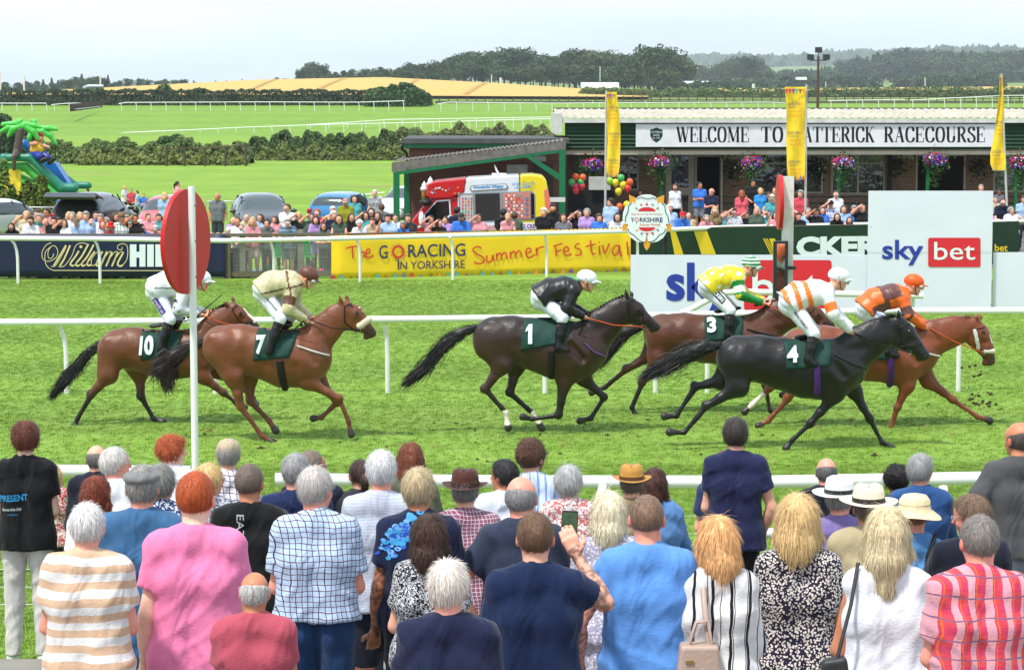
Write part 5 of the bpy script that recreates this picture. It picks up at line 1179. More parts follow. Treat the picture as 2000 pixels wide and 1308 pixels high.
infl('palm_trunk',IB,[[(440,300,30,1.6),(450,400,36,1.8)]]);infl('pirate_body',mat('inflatable_yellow2',(238,190,50),.4),[[(465,430,75,.2),(470,465,92,.2)]]);infl('pirate_skin',mat('inflatable_skin',(214,150,130),.45),[[(480,330,38,.2),(515,335,46,.2)],[(400,400,26,-.1),(470,395,24,-.2)],[(560,420,24,.1),(625,445,18,0)]]);infl('pirate_bandana',mat('inflatable_red',(210,50,50),.4),[[(505,275,30,.2),(530,295,32,.2)]])
infl('pirate_trousers',mat('inflatable_navy',(44,64,160),.4),[[(430,520,60,.2),(500,560,50,-.2)],[(520,520,55,.3),(610,570,42,.1)]]);infl('pirate_boot',BLK,[[(530,620,34,-.3),(590,590,32,-.3)]]);infl('pirate_boot',BLK,[[(630,640,32,0),(690,590,30,0)]]);infl('pirate_chair',IBL,[[(310,400,60,1.),(340,440,50,1.)]])
def conifer(px,pb,pt,Y,wpx,label,seed,c_=(96,112,40)):
 g=np.random.default_rng(seed);a=at(px,pb,Y);h=zat(pt,Y);w=wpx/(F/Y);P=[];N=[]
 for k in range(16):
  ang=g.random()*6.28;r=w*.5*g.random()**.6;hh=h*(1-.62*r/(w*.5))*(.8+.25*g.random())if k else h;n=330;z=g.random(n);rr=(w*.17)*(1-z)**.8*(.4+.8*g.random(n))+.02;an=g.random(n)*6.28
  P.append(np.stack([r*np.cos(ang)+rr*np.cos(an)*1.3,r*np.sin(ang)+rr*np.sin(an),z*hh],1));N.append(np.stack([np.cos(an),np.sin(an),1+0*an],1))
 v,f=leaves(np.concatenate(P),np.concatenate(N),.13,2.,seed);t=thing('golden_conifer',label,'shrub',(a.x,Y,0));mesh_np('crown',v,f,FOL,t,col=shade(len(v)//4,c_,.35,seed));m=MB();m.tube([(0,0,0),(0,0,h*.5)],[.07,.03],6);m.build('trunk',BARK,t)
conifer(58,405,312,90,100,'tall ragged golden conifer in front of the inflatable slide',1);conifer(84,405,345,89,60,'lower golden conifer at the right of the tall one',2);conifer(12,410,372,89,50,'low golden conifer at the left edge below the slide',3);conifer(205,410,385,91,34,'small clipped dark shrub behind the raised black tailgate',4,(64,84,36))
GAL=mat('galvanised',(190,194,194),.4,.7)
def barrier(px0,px1,Y,label,Y1=None):
 Y1=Y1 or Y;a=Vector((xat(px0,Y),Y,0));b=Vector((xat(px1,Y1),Y1,0));t=thing('crowd_barrier',label,'barrier',a,group='metal crowd barriers');d=b-a;L_=d.length;d.normalize()
 q=lambda s_,z:tuple(d*s_+Vector((0,0,z)));m=MB();m.tube([q(0,.15),q(0,1.02),q(.08,1.1),q(L_-.08,1.1),q(L_,1.02),q(L_,.15)],.022,6);m.tube([q(0,.2),q(L_,.2)],.018,5);m.build('frame',GAL,t);k=int(L_/.13);m0=None
 for i in range(1,k):
  if m0 is None:m=MB();m.tube([(0,0,.2),(0,0,1.1)],.008,4,caps=False);m0=m.build('upright',GAL,t);x_=m0
  else:x_=m0.copy();COL.objects.link(x_);x_.parent=t
  x_.location=q(L_*i/k,0)
barrier(25,113,81,'metal crowd barrier left of the raised black tailgate');barrier(114,225,82,'metal crowd barrier behind the raised black tailgate');barrier(228,272,82,'short view of a barrier left of the salmon car');barrier(273,400,83.5,'metal crowd barrier behind the salmon car');barrier(402,480,86,'metal crowd barrier left of the dark grey car');barrier(484,640,100,'distant pale barrier behind the dark grey car')if False else None
m=MB();a=at(748,378,96);m.tube([at(690,382,99),at(752,376,97)],.03,6);
for px,pt in ((474,386),(185+284,385)):pass
m.build('white_bar',WHITE_PL);tag(bpy.data.objects['white_bar'],'thin white bar beyond the blue hatchback','bar')
for px,Y,lb,top in ((522,92,'dark ticket post with a grey box behind the dark grey car',378),(467,92,'thin dark wooden post left of the dark grey car',387)):
 m=MB();x=xat(px,Y);m.bbox(x-.06,x+.06,Y,Y+.1,0,zat(top,Y));
 if px==522:m.bbox(x-.03,x+.17,Y-.02,Y+.12,zat(top+8,Y),zat(top-1,Y))
 tag(m.build('field_post',mat('dark_fence_wood')),lb,'post')
c=at(447,445,76);m=MB();m.lathe([(.16,0),(.15,.03),(.09,.25),(.085,.35),(.03,.62),(0,.63)],(c.x,76,0),12,0);cn_=m.build('traffic_cone',mat('cone_orange',(236,76,44),.5));m=MB();m.lathe([(.112,.2),(.088,.36)],(c.x,76,0),12);m.build('white_sleeve',OFFW,cn_);tag(cn_,'orange traffic cone with a white band beside the dark grey car','cone')
# ================================================================ cloth, skin and hair materials
def nodes_of(m):return m.node_tree,m.node_tree.nodes['Principled BSDF'],m.node_tree.links.new
def skin_mat():
 m=mat('skin',(220,170,145),.5,src='col',var=.09,vs=22,spec=.35);b=m.node_tree.nodes['Principled BSDF']
 b.inputs['Subsurface Weight'].default_value=.0;return m
SKIN=skin_mat();HAIR=mat('hair',(90,60,40),.48,src='col',var=.22,vs=75,spec=.4,stretch=(1,1,.1),bump=.5,bs=110)
_pm={}
def cloth(spec):
 """spec: (kind, c1, c2, ...) -> material; folds come from a stretched bump"""
 if isinstance(spec[0],(int,float)):spec=('plain',tuple(spec))
 if spec in _pm:return _pm[spec]
 kind=spec[0];m=bpy.data.materials.new(kind+'_cloth');m.use_nodes=True;t,b,L=nodes_of(m);_pm[spec]=m
 b.inputs['Roughness'].default_value=.35 if kind=='silk' else .82;b.inputs['Specular IOR Level'].default_value=.5 if kind=='silk' else .2;b.inputs['Sheen Weight'].default_value=.0 if kind=='silk' else .12
 lin=lambda c:(*[v*.86 for v in s2l(c)],1)
 m.diffuse_color=lin(spec[1])
 tc=t.nodes.new('ShaderNodeTexCoord');P=tc.outputs['Object']
 def N(ty,**k):
  n=t.nodes.new(ty)
  for a,v in k.items():setattr(n,a,v)
  return n
 def M(op,a,b_=None):
  n=N('ShaderNodeMath',operation=op)
  for i,q in enumerate((a,b_)):
   if q is None:continue
   if isinstance(q,(int,float)):n.inputs[i].default_value=q
   else:L(q,n.inputs[i])
  return n.outputs[0]
 def mix(f,A,B):
  n=N('ShaderNodeMix',data_type='RGBA');L(f,n.inputs['Factor'])if not isinstance(f,(int,float))else None
  for nm,q in (('A',A),('B',B)):
   if isinstance(q,tuple):n.inputs[nm].default_value=q
   else:L(q,n.inputs[nm])
  return n.outputs['Result']
 nz=N('ShaderNodeTexNoise');nz.inputs['Scale'].default_value=5;nz.inputs['Detail'].default_value=2;L(P,nz.inputs['Vector'])
 sp=N('ShaderNodeSeparateXYZ')
 v=N('ShaderNodeVectorMath',operation='MULTIPLY_ADD');L(nz.outputs['Color'],v.inputs[0]);v.inputs[1].default_value=(.05,.05,.05);L(P,v.inputs[2]);L(v.outputs[0],sp.inputs[0])
 X,Y,Z=sp.outputs
 X2=M('ADD',X,M('MULTIPLY',Y,.5))
 def band(c,per,w,ph=0.):return M('LESS_THAN',M('FRACT',M('ADD',M('DIVIDE',c,per),100.+ph)),w)
 if kind in ('plain','silk','denim'):o=lin(spec[1]);base=N('ShaderNodeRGB');base.outputs[0].default_value=o;col=base.outputs[0]
 elif kind=='hstripe':col=mix(band(Z,spec[3],.5),lin(spec[1]),lin(spec[2]))
 elif kind=='vstripe':
  col=mix(band(X,spec[3],.16),lin(spec[1]),lin(spec[2]));col=mix(band(X,spec[3]*.71,.07,.3),col,lin(spec[2]))
 elif kind=='check':
  col=mix(band(X2,spec[4],.13),lin(spec[1]),lin(spec[2]));col=mix(band(Z,spec[4],.13),col,lin(spec[3]))
 elif kind=='plaid':
  col=mix(band(X2,.07,.42),lin(spec[1]),lin(spec[2]));c2=mix(band(Z,.085,.4,.2),lin(spec[1]),lin(spec[3]));n=N('ShaderNodeMix',data_type='RGBA');n.inputs['Factor'].default_value=.5;L(col,n.inputs['A']);L(c2,n.inputs['B']);col=n.outputs['Result']
  col=mix(band(X2,.07,.07,.5),col,lin((236,120,60)));col=mix(band(Z,.085,.07,.5),col,lin((150,110,140)))
 elif kind=='dots':
  vo=N('ShaderNodeTexVoronoi');vo.inputs['Scale'].default_value=spec[3];L(P,vo.inputs['Vector']);col=mix(M('LESS_THAN',vo.outputs['Distance'],spec[4]),lin(spec[1]),lin(spec[2]))
 elif kind=='print':
  n2=N('ShaderNodeTexNoise');n2.inputs['Scale'].default_value=spec[3];n2.inputs['Distortion'].default_value=2.5;n2.inputs['Detail'].default_value=1;L(P,n2.inputs['Vector']);col=mix(M('GREATER_THAN',n2.outputs['Fac'],.52),lin(spec[1]),lin(spec[2]))
 if kind=='denim':
  n2=N('ShaderNodeTexNoise');n2.inputs['Scale'].default_value=7;L(P,n2.inputs['Vector']);v2=N('ShaderNodeMapRange');v2.inputs['To Min'].default_value=.6;v2.inputs['To Max'].default_value=1.5;L(n2.outputs['Fac'],v2.inputs['Value'])
  s=N('ShaderNodeVectorMath',operation='SCALE');L(col,s.inputs[0]);L(v2.outputs[0],s.inputs['Scale']);col=s.outputs[0]
 L(col,b.inputs['Base Color'])
 mp=N('ShaderNodeMapping');mp.inputs['Scale'].default_value=(1.0,1,.38);L(P,mp.inputs['Vector'])
 f=N('ShaderNodeTexNoise');f.inputs['Scale'].default_value=6.5;f.inputs['Detail'].default_value=2.;f.inputs['Distortion'].default_value=.9;L(mp.outputs[0],f.inputs['Vector'])
 f2=N('ShaderNodeTexNoise');f2.inputs['Scale'].default_value=90;f2.inputs['Detail'].default_value=2;L(P,f2.inputs['Vector'])
 h=M('ADD',f.outputs['Fac'],M('MULTIPLY',f2.outputs['Fac'],.06));bp=N('ShaderNodeBump');bp.inputs['Strength'].default_value=.75;bp.inputs['Distance'].default_value=.055;L(h,bp.inputs['Height']);L(bp.outputs['Normal'],b.inputs['Normal'])
 return m
TONE={'fair':(226,172,148),'pink':(228,160,140),'tan':(196,136,104),'brown':(136,92,66),'pale':(236,196,176)}

def head_frame(fwd,up):
 f=V3(fwd);f/=np.linalg.norm(f);u=V3(up);u=u-f*(u@f);u/=np.linalg.norm(u);r=np.cross(f,u)
 return np.stack([r,f,u],1)# columns: right, forward, up
def ribbons(P,N,D,L_,w,bend,col,var,seed,segs=2):
 """thin tapering hair ribbons"""
 g=np.random.default_rng(seed);n=len(P);S=np.cross(N,D);S/=np.maximum(np.linalg.norm(S,axis=1,keepdims=True),1e-6)
 L_=(L_*(.5+.9*g.random(n)))[:,None];out=[];p=P.copy();d=D.copy()
 for i in range(segs+1):
  ww=w*(1-i/segs*.8);out+=[p-S*ww,p+S*ww];p=p+d*L_/segs+N*(.0025 if i==0 else 0);d=d+bend+N*.05*g.normal(-.5,1,(n,1));d/=np.linalg.norm(d,axis=1,keepdims=True)
 v=np.stack(out,1).reshape(-1,3);k=2*(segs+1)
 f=np.concatenate([np.stack([np.arange(n)*k+2*i,np.arange(n)*k+2*i+1,np.arange(n)*k+2*i+3,np.arange(n)*k+2*i+2],1)for i in range(segs)])
 c=np.clip(np.array(col)*(1+var*g.normal(0,1,(n,1))),.003,1);return v,f,np.repeat(c,k,0)
def folds(V,Fq,seed,near):
 N=vnormals(V,Fq);g=np.random.default_rng(seed);a=.0065 if near else .006;d=np.zeros(len(V))
 for i in range(4):
  th=g.uniform(-.9,.9)+(1.57 if i==3 else 0);ph=g.uniform(0,6.28);u=V[:,0]*math.cos(th)+V[:,2]*math.sin(th)+V[:,1]*.4*math.sin(ph);w=u*g.uniform(38,62)+2.2*wob(V,5,i+seed)+ph
  m=np.clip(wob(V,4.5,seed*.7+i*3)*1.6+.15,0,1);d+=m*(np.maximum(0,np.sin(w))**1.6-.3)
 return V+N*(a*d)[:,None]
def disp(V,Fq,amp,f,seed):
 N=vnormals(V,Fq);return V+N*(amp*(wob(V*[1,1,.45],f,seed)+.5*wob(V,f*2.3,seed+5)))[:,None]

def hand(F,wr,el,s,S,fdir=None,side=None,curl=.5,thumb=True):
 """palm, four fingers of different length and a thumb"""
 wr,el=V3(wr),V3(el);d=V3(fdir)if fdir is not None else wr-el;d=d/np.linalg.norm(d)
 up=V3(side)if side is not None else np.cross(d,[0,0,1.]);
 if np.linalg.norm(up)<.2:up=np.array([1.,0,0])
 up=up-d*(up@d);up/=np.linalg.norm(up);n=np.cross(d,up)
 F.rc(wr-d*.02*S,wr+d*.03*S,.026*S,.027*S,k=.01)
 for i,(o,l)in enumerate(((-.028,.066),(-.009,.076),(.010,.072),(.028,.056))):
  a=wr+d*.085*S+up*o*S;F.rc(wr+d*.02*S+up*o*.6*S,a,.015*S,.0125*S,k=.012)
  b=a+(d*(1-curl*.4)-n*curl*.7)*l*.5*S;c=b+(d*(1-curl)-n*curl*1.1)*l*.5*S
  F.rc(a,b,.0105*S,.0095*S,k=.004);F.rc(b,c,.0095*S,.0078*S,k=.003)
 if thumb:
  a=wr+d*.025*S-up*.024*S;b=a+(d*.6-up*.8-n*.3)*.036*S;F.rc(a,b,.014*S,.0115*S,k=.008);F.rc(b,b+(d*.9-up*.2-n*.4)*.03*S,.0115*S,.009*S,k=.004)

def face_col(V,C,H,tone,hair,spec,hs):
 """colours painted on the head: lips, brows, redder ears, stubble"""
 p=(V-C)@H/hs;x,y,z=np.abs(p[:,0]),p[:,1],p[:,2];t=V3(s2l(TONE.get(tone,tone)if isinstance(tone,str)else tone));c=np.tile(t,(len(V),1))
 def put(mask,rgb,a=1.):c[mask]=c[mask]*(1-a)+V3(s2l(rgb))*a
 put((x>.066)&(z<.03)&(z>-.05),(220,110,90),.45)
 put((y>.05)&(x<.05)&(z<-.0)&(z>-.05),(222,120,104),.22)
 if spec.get('beard'):put((z<-.035)&(y>.0)&((z<-.07)|(x>.022)|(z>-.05))&(np.linalg.norm(p,axis=1)<.15)&(z>-.115),spec['beard'],.85)
 put((x>.012)&(x<.045)&(z>.017)&(z<.027)&(y>.06),hair,.7);put((x>.018)&(x<.043)&(z>.001)&(z<.012)&(y>.06),(60,44,40),.75)
 put((x<.024)&(z<-.050)&(z>-.062)&(y>.065),(176,84,80),.8)
 if spec.get('smile'):put((x<.018)&(z<-.053)&(z>-.060)&(y>.065),(240,232,226),.9)
 return c
def build_hair(t,C,H,hs,style,col,near,seed,org,cap_over=False):
 """hair as a child of person t; C head centre, H head frame"""
 C=V3(C);W_=lambda p:C+H@(V3(p)*hs);res=(.0075 if near else .017);F_=Field(.02 if near else .03)
 q=lambda p,n_:(W_(p),H@V3(n_))
 face=q((0,.052,.045)if near else (0,.03,.062),(0,.75,-.66));nape=q((0,0,-.075),(0,.25,-1));ear=q((0,.03,.0),(0,1,-.25))
 E=lambda p,r,cuts=None,**k:F_.el(W_(p),np.array(r)*hs,M=H,cuts=cuts,**k)
 th=0.0 if near else .006
 flow,Ls,amp,nst,grav=None,.03,.0015,1500,.6
 if style in ('short','crop','buzz','grey','bald'):
  g_={'short':.012,'crop':.006,'buzz':.003,'grey':.010,'bald':.006}[style]+th
  if style=='bald':
   E((0,-.014,.012),(.075+g_,.094+g_,.086+g_),[q((0,.0,.028),(0,.35,1)),q((0,.02,0),(0,1,.1)),nape]);nst=900;Ls=.018
  else:
   E((0,-.014,.022),(.075+g_,.094+g_,.09+g_*1.2),[face,nape,q((0,.045,-.01),(0,1,-.9))]);Ls={'short':.035,'crop':.018,'buzz':.008,'grey':.03}[style]
   if style=='short':E((0,.02,.085),(.06,.06,.03));
 elif style in ('curly','messy'):
  E((0,-.022,.032),(.095,.108,.106),[q((0,.06,.03),(0,.75,-.66)),nape]);Ls=.04;amp=.008;nst=2000;grav=.2
  if style=='messy':E((0,.045,.085),(.06,.05,.035))
 elif style in ('bob','long','bouffant'):
  E((0,-.018,.03),(.088,.104,.1),[face],k=.04)
  if style=='bouffant':E((0,-.035,.01),(.1,.1,.1),[q((0,.03,0),(0,1,-.2)),nape]);Ls=.05;amp=.004
  else:
   bl=-.12 if style=='bob' else -.21
   F_.chain([W_((0,-.04,.0)),W_((0,-.062,-.09)),W_((0,-.072,bl))],[.092*hs,.084*hs,(.064 if style=='bob' else .05)*hs],cuts=[q((0,.02,0),(0,1,-.0)),q((0,0,bl-.035),(0,0,-1))])
   for s in (1,-1):F_.chain([W_((s*.07,-.005,.01)),W_((s*.078,.0,-.07)),W_((s*.07,-.015,bl+.02))],[.028*hs,.03*hs,.02*hs],cuts=[q((0,0,bl-.02),(0,0,-1))])
   Ls=.05;grav=2.4;amp=.006;nst=4200
 elif style=='ponytail':
  E((0,-.018,.024),(.082,.1,.094),[face,nape]);F_.rc(W_((0,-.105,.0)),W_((0,-.125,-.02)),.025*hs,.03*hs);F_.rc(W_((0,-.125,-.02)),W_((0,-.11,-.16)),.032*hs,.018*hs);Ls=.06;grav=1.2
 V,Q=F_.mesh(res)
 if len(V)<8:return
 V=disp(V,Q,amp*(1 if near else 1.5),45 if near else 30,seed);N=vnormals(V,Q);base=V3(s2l(col));g=np.random.default_rng(seed)
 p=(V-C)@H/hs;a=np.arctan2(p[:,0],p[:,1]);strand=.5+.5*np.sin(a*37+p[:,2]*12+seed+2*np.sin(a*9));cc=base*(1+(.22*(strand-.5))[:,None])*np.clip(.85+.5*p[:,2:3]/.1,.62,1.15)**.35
 if near:
  idx=g.integers(0,len(V),nst);P=V[idx];n_=N[idx];cr=W_((0,-.045,.10));D=P-cr;D/=np.maximum(np.linalg.norm(D,axis=1,keepdims=True),.02);D=D*(.8 if grav<2 else np.clip((P-C)@H[:,2]/hs/.08,0,1)[:,None]*.8)-H[:,2]*grav*.6+g.normal(0,(.16 if grav<2 else .10)if style!='curly' else .9,(nst,3))+n_*(.2 if style in ('short','grey','messy','bouffant','bald')else .1);D=D-n_*((D*n_).sum(1,keepdims=True)-(.16 if style in ('short','grey','messy','bouffant','bald')else .08));D/=np.maximum(np.linalg.norm(D,axis=1,keepdims=True),1e-6)
  rv,rf,rc_=ribbons(P,n_,D,Ls*hs,.0011,-H[:,2]*.06*grav,base,.24,seed);rf=rf+len(V);V=np.concatenate([V,rv]);Q=np.concatenate([Q,rf]);cc=np.concatenate([cc,rc_])
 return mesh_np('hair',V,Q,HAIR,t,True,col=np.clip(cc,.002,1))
def hat_obj(t,C,H,hs,kind,c1,c2,near):
 C=V3(C);n=28 if near else 14;W_=lambda p:tuple(C+H@(V3(p)*hs))
 def L_(prof,z0,sx=1.,sy=1.,m=0,dent=0.,brim_wave=0.):
  mb=MB();vs_=[]
  for r,z in prof:
   for j in range(n):
    a=2*math.pi*j/n;zz=z-(dent*math.exp(-((math.cos(a))/.45)**2)if (dent and r<.06)else 0)+brim_wave*(abs(math.cos(a))**2)*max(0,(r-.09)/.07)
    vs_.append(W_((r*sx*math.cos(a),r*sy*math.sin(a)-.012,z0+zz)))
  mb.add(vs_,[(i*n+j,i*n+(j+1)%n,(i+1)*n+(j+1)%n,(i+1)*n+j)for i in range(len(prof)-1)for j in range(n)],0,True);return mb
 felt=cloth(('plain',c1,1));ribbon=mat('ribbon_%d_%d_%d'%c2,c2,.6)if c2 else None
 if kind in ('fedora','panama','sunhat','bucket'):
  br,ch,bw={'fedora':(.148,.115,.028),'panama':(.165,.105,.012),'sunhat':(.158,.085,-.03),'bucket':(.13,.08,-.03)}[kind]
  prof=[(br,.0),(br*.9,-.004),(.095,.0),(.09,.006),(.088,ch*.5),(.078,ch*.88),(.055,ch),(.03,ch*.93),(0,ch*.93)]if kind not in ('sunhat','bucket')else [(br,-.028),(br*.85,-.016),(.097,.0),(.094,.02),(.09,ch*.6),(.07,ch*.92),(.04,ch),(0,ch)]
  h=L_(prof,.038,1.,1.15,dent=.018 if kind in ('fedora','panama')else 0,brim_wave=bw).build('hat',felt,t)
  if ribbon:L_([(.0935,.004),(.0925,.03)],.038,1.005,1.155).build('hat_band',ribbon,h)
  return h
 if kind=='cap':
  mb=L_([(.086,0),(.088,.02),(.082,.05),(.06,.082),(.03,.095),(0,.098)],.03,1,1.17);h=mb.build('cap',felt,t)
  pk=MB();k=9;vs_=[]
  for r in (0,1):
   for j in range(k):a=R(25+130*j/(k-1));vs_.append(W_(((.086+.0*r)*math.cos(a)*(1-.1*r),.088*math.sin(a)+r*.075*math.sin(a),.036-r*.012)))
  pk.add(vs_,[(j,j+1,k+j+1,k+j)for j in range(k-1)],0,True);pk.build('peak',felt,h);return h
 if kind=='flatcap':
  F_=Field(.02);F_.el(W_((0,-.02,.062)),(.094*hs,.118*hs,.042*hs),M=H);F_.el(W_((0,.075,.04)),(.06*hs,.04*hs,.012*hs),M=H);V,Q=F_.mesh(.009 if near else .018);return mesh_np('flat_cap',V,Q,felt,t,True)
def human(label,org,J,sp,cat='person',group=None,near=True,name='person',t=None):
 """J: joints in local metres; sp: clothing and looks. One continuous body mesh; clothes and hair are children"""
 if t is None:t=thing(name,label,cat,org,group=group)
 S=sp.get('S',1.);b=sp.get('b',1.);seed=sp.get('seed',hash(label)%1000 if False else len(label)*7+int(abs(org[0])*13));g={k:V3(v)for k,v in J.items()}
 L_=g['shr']-g['shl'];L_/=np.linalg.norm(L_);H=head_frame(J['fwd'],J['up']);C=g['hed'];hs=sp.get('hs',S)
 fem=sp.get('fem',0);r1=.0165 if near else .027
 # ---- body
 F_=Field(.03*S);sides=(('l',-1),('r',1))
 def torso(F,inf=0.,lo=0.,belly=0.,cuts=None,k=None):
  for s,w in sides:
   pts=[g['che']*.35+g['nek']*.65+L_*w*.085*S,g['che']+L_*w*.078*S,g['wai']+L_*w*(.058 if fem else .066)*b*S,g['pel']+L_*w*.078*S*b]
   rs=[.062*S+inf*.6,(.098+.012*(b-1)*5)*S+inf,(.088 if fem else .096)*S*b+inf,(.108 if fem else .1)*S*b+inf+(.008 if inf>0 else 0)]
   if lo:d=(g['pel']-g['wai']);d=d/np.linalg.norm(d);pts.append(g['pel']+d*lo+(g['hp'+s]-g['pel'])*.85);rs.append(rs[-1]+.02)
   F.chain(pts,rs,cuts=cuts,k=k or .04)
  F.rc(g['shl']*.85+g['nek']*.15-(0,0,.02),g['shr']*.85+g['nek']*.15-(0,0,.02),.046*S+inf,.046*S+inf,k=.05)
  for s,w in sides:F.rc(g['nek'],g['sh'+s],.043*S+inf*.7,.042*S+inf,k=.05)
  if belly:f=np.cross(g['nek']-g['pel'],L_);f/=np.linalg.norm(f);F.el(g['wai']*.8+g['pel']*.2-f*.05*0+f*.07*S,(.13*S*b,.12*S*b,.13*S),cuts=cuts)
 torso(F_,-.02*S)
 for s,w in sides:
  F_.chain([g['sh'+s],g['el'+s],g['wr'+s]],[.044*S*b**.5,.037*S*b**.5,.025*S],k=.02)
  F_.rc(g['el'+s]*.75+g['wr'+s]*.25,g['el'+s]*.5+g['wr'+s]*.5,.040*S,.034*S)
  if not near:F_.rc(g['wr'+s],g['wr'+s]+(g['wr'+s]-g['el'+s])/np.linalg.norm(g['wr'+s]-g['el'+s])*.09*S,.032*S,.026*S)
  if 'hp'+s in g and not sp.get('nolegs'):
   F_.chain([g['hp'+s],g['kn'+s],g['an'+s]],[.078*S*b,.05*S,.034*S],k=.03);F_.rc(g['an'+s]+(0,0,-.02),g['to'+s],.036*S,.026*S,k=.02)
   F_.rc(g['kn'+s]*.7+g['an'+s]*.3,g['kn'+s]*.45+g['an'+s]*.55,.053*S,.042*S)
 if not near:
  F_.rc(g['nek'],C-H[:,2]*.05*hs,.052*S,.05*S)
  F_.el(C+H@V3((0,-.012,.022))*hs,V3((.075,.093,.088))*hs,M=H);F_.el(C+H@V3((0,.03,-.04))*hs,V3((.057,.06,.075))*hs,M=H)
 V,Q=F_.mesh(r1);cols=np.tile(V3(s2l(TONE[sp.get('tone','fair')])),(len(V),1))
 hc=sp.get('hair',('short',(80,60,44)))
 browc=hc[1]if hc else (90,70,60)
 if not near:
  m_=(V-C)@H[:,2]>-.13*hs;cols[m_]=face_col(V[m_],C,H,sp.get('tone','fair'),browc,sp,hs)
 parts=[(V,Q,cols)]
 if near:
  Fh=Field(.014*hs);W_=lambda p:C+H@(V3(p)*hs);E=lambda p,r,**k:Fh.el(W_(p),V3(r)*hs,M=H,**k)
  E((0,-.014,.022),(.074,.093,.088),k=.03);E((0,.028,-.035),(.057,.06,.078),k=.035);E((0,.066,-.088),(.024,.02,.02),k=.02);E((0,.062,.03),(.05,.025,.035),k=.03)
  Fh.rc(W_((0,.086,.012)),W_((0,.108,-.022)),.008*hs,.0125*hs,k=.012);
  for w in (1,-1):
   E((w*.078,-.008,-.008),(.0085,.019,.03),k=.006);E((w*.07,-.0,-.016),(.012,.012,.016),k=.01);E((w*.03,.094,.01),(.014,.012,.009),sub=True,k=.012);E((w*.03,.06,-.03),(.02,.02,.02),k=.02)
  for dz in (-.052,-.061):E((0,.083,dz),(.021,.008,.005),k=.004)
  Fh.rc(W_((0,-.022,-.05)),g['nek']+H[:,2]*.0,.053*hs*b**.4,.054*S*b**.5,k=.03);Fh.rc(g['nek'],g['nek']*.75+g['che']*.25,.05*S,.045*S,k=.03)
  for s,w in sides:Fh.rc(g['nek']-(0,0,.012),g['nek']*.5+g['sh'+s]*.5,.034*S,.026*S,k=.03)
  V,Q=Fh.mesh(.0082 if sp.get('fine')is None else sp['fine']);parts.append((V,Q,face_col(V,C,H,sp.get('tone','fair'),browc,sp,hs)))
  for s,w in sides:
   hd=sp.get('hand'+s,{})
   if hd is None:continue
   Fh=Field(.008);hand(Fh,g['wr'+s],g['el'+s],w,S,**hd);V,Q=Fh.mesh(.0068);parts.append((V,Q,np.tile(V3(s2l(TONE[sp.get('tone','fair')])),(len(V),1))))
 if sp.get('tattoo'):
  for i,(V,Q,c)in enumerate(parts):
   for s in sp['tattoo']:
    a,bb_=g['sh'+s],g['wr'+s];e=g['el'+s];d1=np.minimum(np.linalg.norm(V-(a+e)/2,axis=1),np.linalg.norm(V-(e+bb_)/2,axis=1));mk=(d1<.17)&(wob(V,75,3)+.6*wob(V,130,8)>-.05)&(np.linalg.norm(V-C,axis=1)>.2);mk&=(np.linalg.norm(V-bb_,axis=1)>.01)
    c[mk]=c[mk]*.38+V3(s2l((50,58,66)))*.4
 n0=0;VV,QQ,CC=[],[],[]
 for V,Q,c in parts:VV.append(V);QQ.append(Q+n0);CC.append(c);n0+=len(V)
 mesh_np('body',np.concatenate(VV),np.concatenate(QQ),SKIN,t,True,col=np.concatenate(CC))
 # ---- clothes
 gr=.0145 if near else .026
 def garment(nm,F,mt,amp=.004,parent=t,sd=0,res=None):
  V,Q=F.mesh(res or gr)
  if len(V)<8:return None
  V=disp(V,Q,amp,11,seed+sd);V=folds(V,Q,seed+sd,near)if amp and nm!='breeches' or nm=='racing_silks' else V;return mesh_np(nm,V,Q,mt,parent,True)
 sdir=(g['wai']-g['pel']);sdir/=np.linalg.norm(sdir)
 if sp.get('legs'):
  kind,cl=sp['legs'][:2];F2=Field(.03);top=(g['pel']+sdir*(.09*S),sdir)
  for s,w in sides:
   F2.rc(g['pel']+L_*w*.078*S*b+sdir*.05,g['hp'+s],(.122 if kind=='breeches' else .103)*S*b,(.108 if kind=='breeches' else .098)*S*b,cuts=[top])
   if kind=='shorts':cut=(g['hp'+s]*.12+g['kn'+s]*.88,g['kn'+s]-g['hp'+s]);cut=(cut[0],cut[1]/np.linalg.norm(cut[1]));F2.rc(g['hp'+s],g['kn'+s],.098*S*b,.082*S*b**.5,cuts=[cut])
   elif kind in ('trousers','breeches'):
    r2=(.07,.056)if kind=='trousers' else (.056,.04);F2.rc(g['hp'+s],g['kn'+s],.092*S*b,r2[0]*S*(1.15 if kind=='breeches' else 1),k=.03)
    e=g['an'+s]if kind=='trousers' else g['kn'+s]*.6+g['an'+s]*.4;dd=(g['an'+s]-g['kn'+s])/np.linalg.norm(g['an'+s]-g['kn'+s]);F2.rc(g['kn'+s],e,r2[0]*S,r2[1]*S,cuts=[(e,dd)],k=.03)
  if kind=='skirt':F2=Field(.03);hem=sp['legs'][2];F2.rc(g['pel']+sdir*.05,(0,.02,hem),.15*S*b,.2*S*b,sc=(1,.75,1),cuts=[(V3((0,0,hem+.02)),V3((0,0,-1))),top])
  garment({'skirt':'skirt','shorts':'shorts','breeches':'breeches'}.get(kind,'trousers'),F2,cloth(cl),.005,sd=3)
  if sp.get('belt')and near:
   F3=Field(.02)
   for s,w in sides:F3.rc(g['pel']+L_*w*.078*S*b+sdir*.06,g['pel']+L_*w*.078*S*b+sdir*.09,.113*S*b,.113*S*b,cuts=[(g['pel']+sdir*.095*S,sdir),(g['pel']+sdir*.06*S,-sdir)])
   garment('belt',F3,cloth(sp['belt']),0)
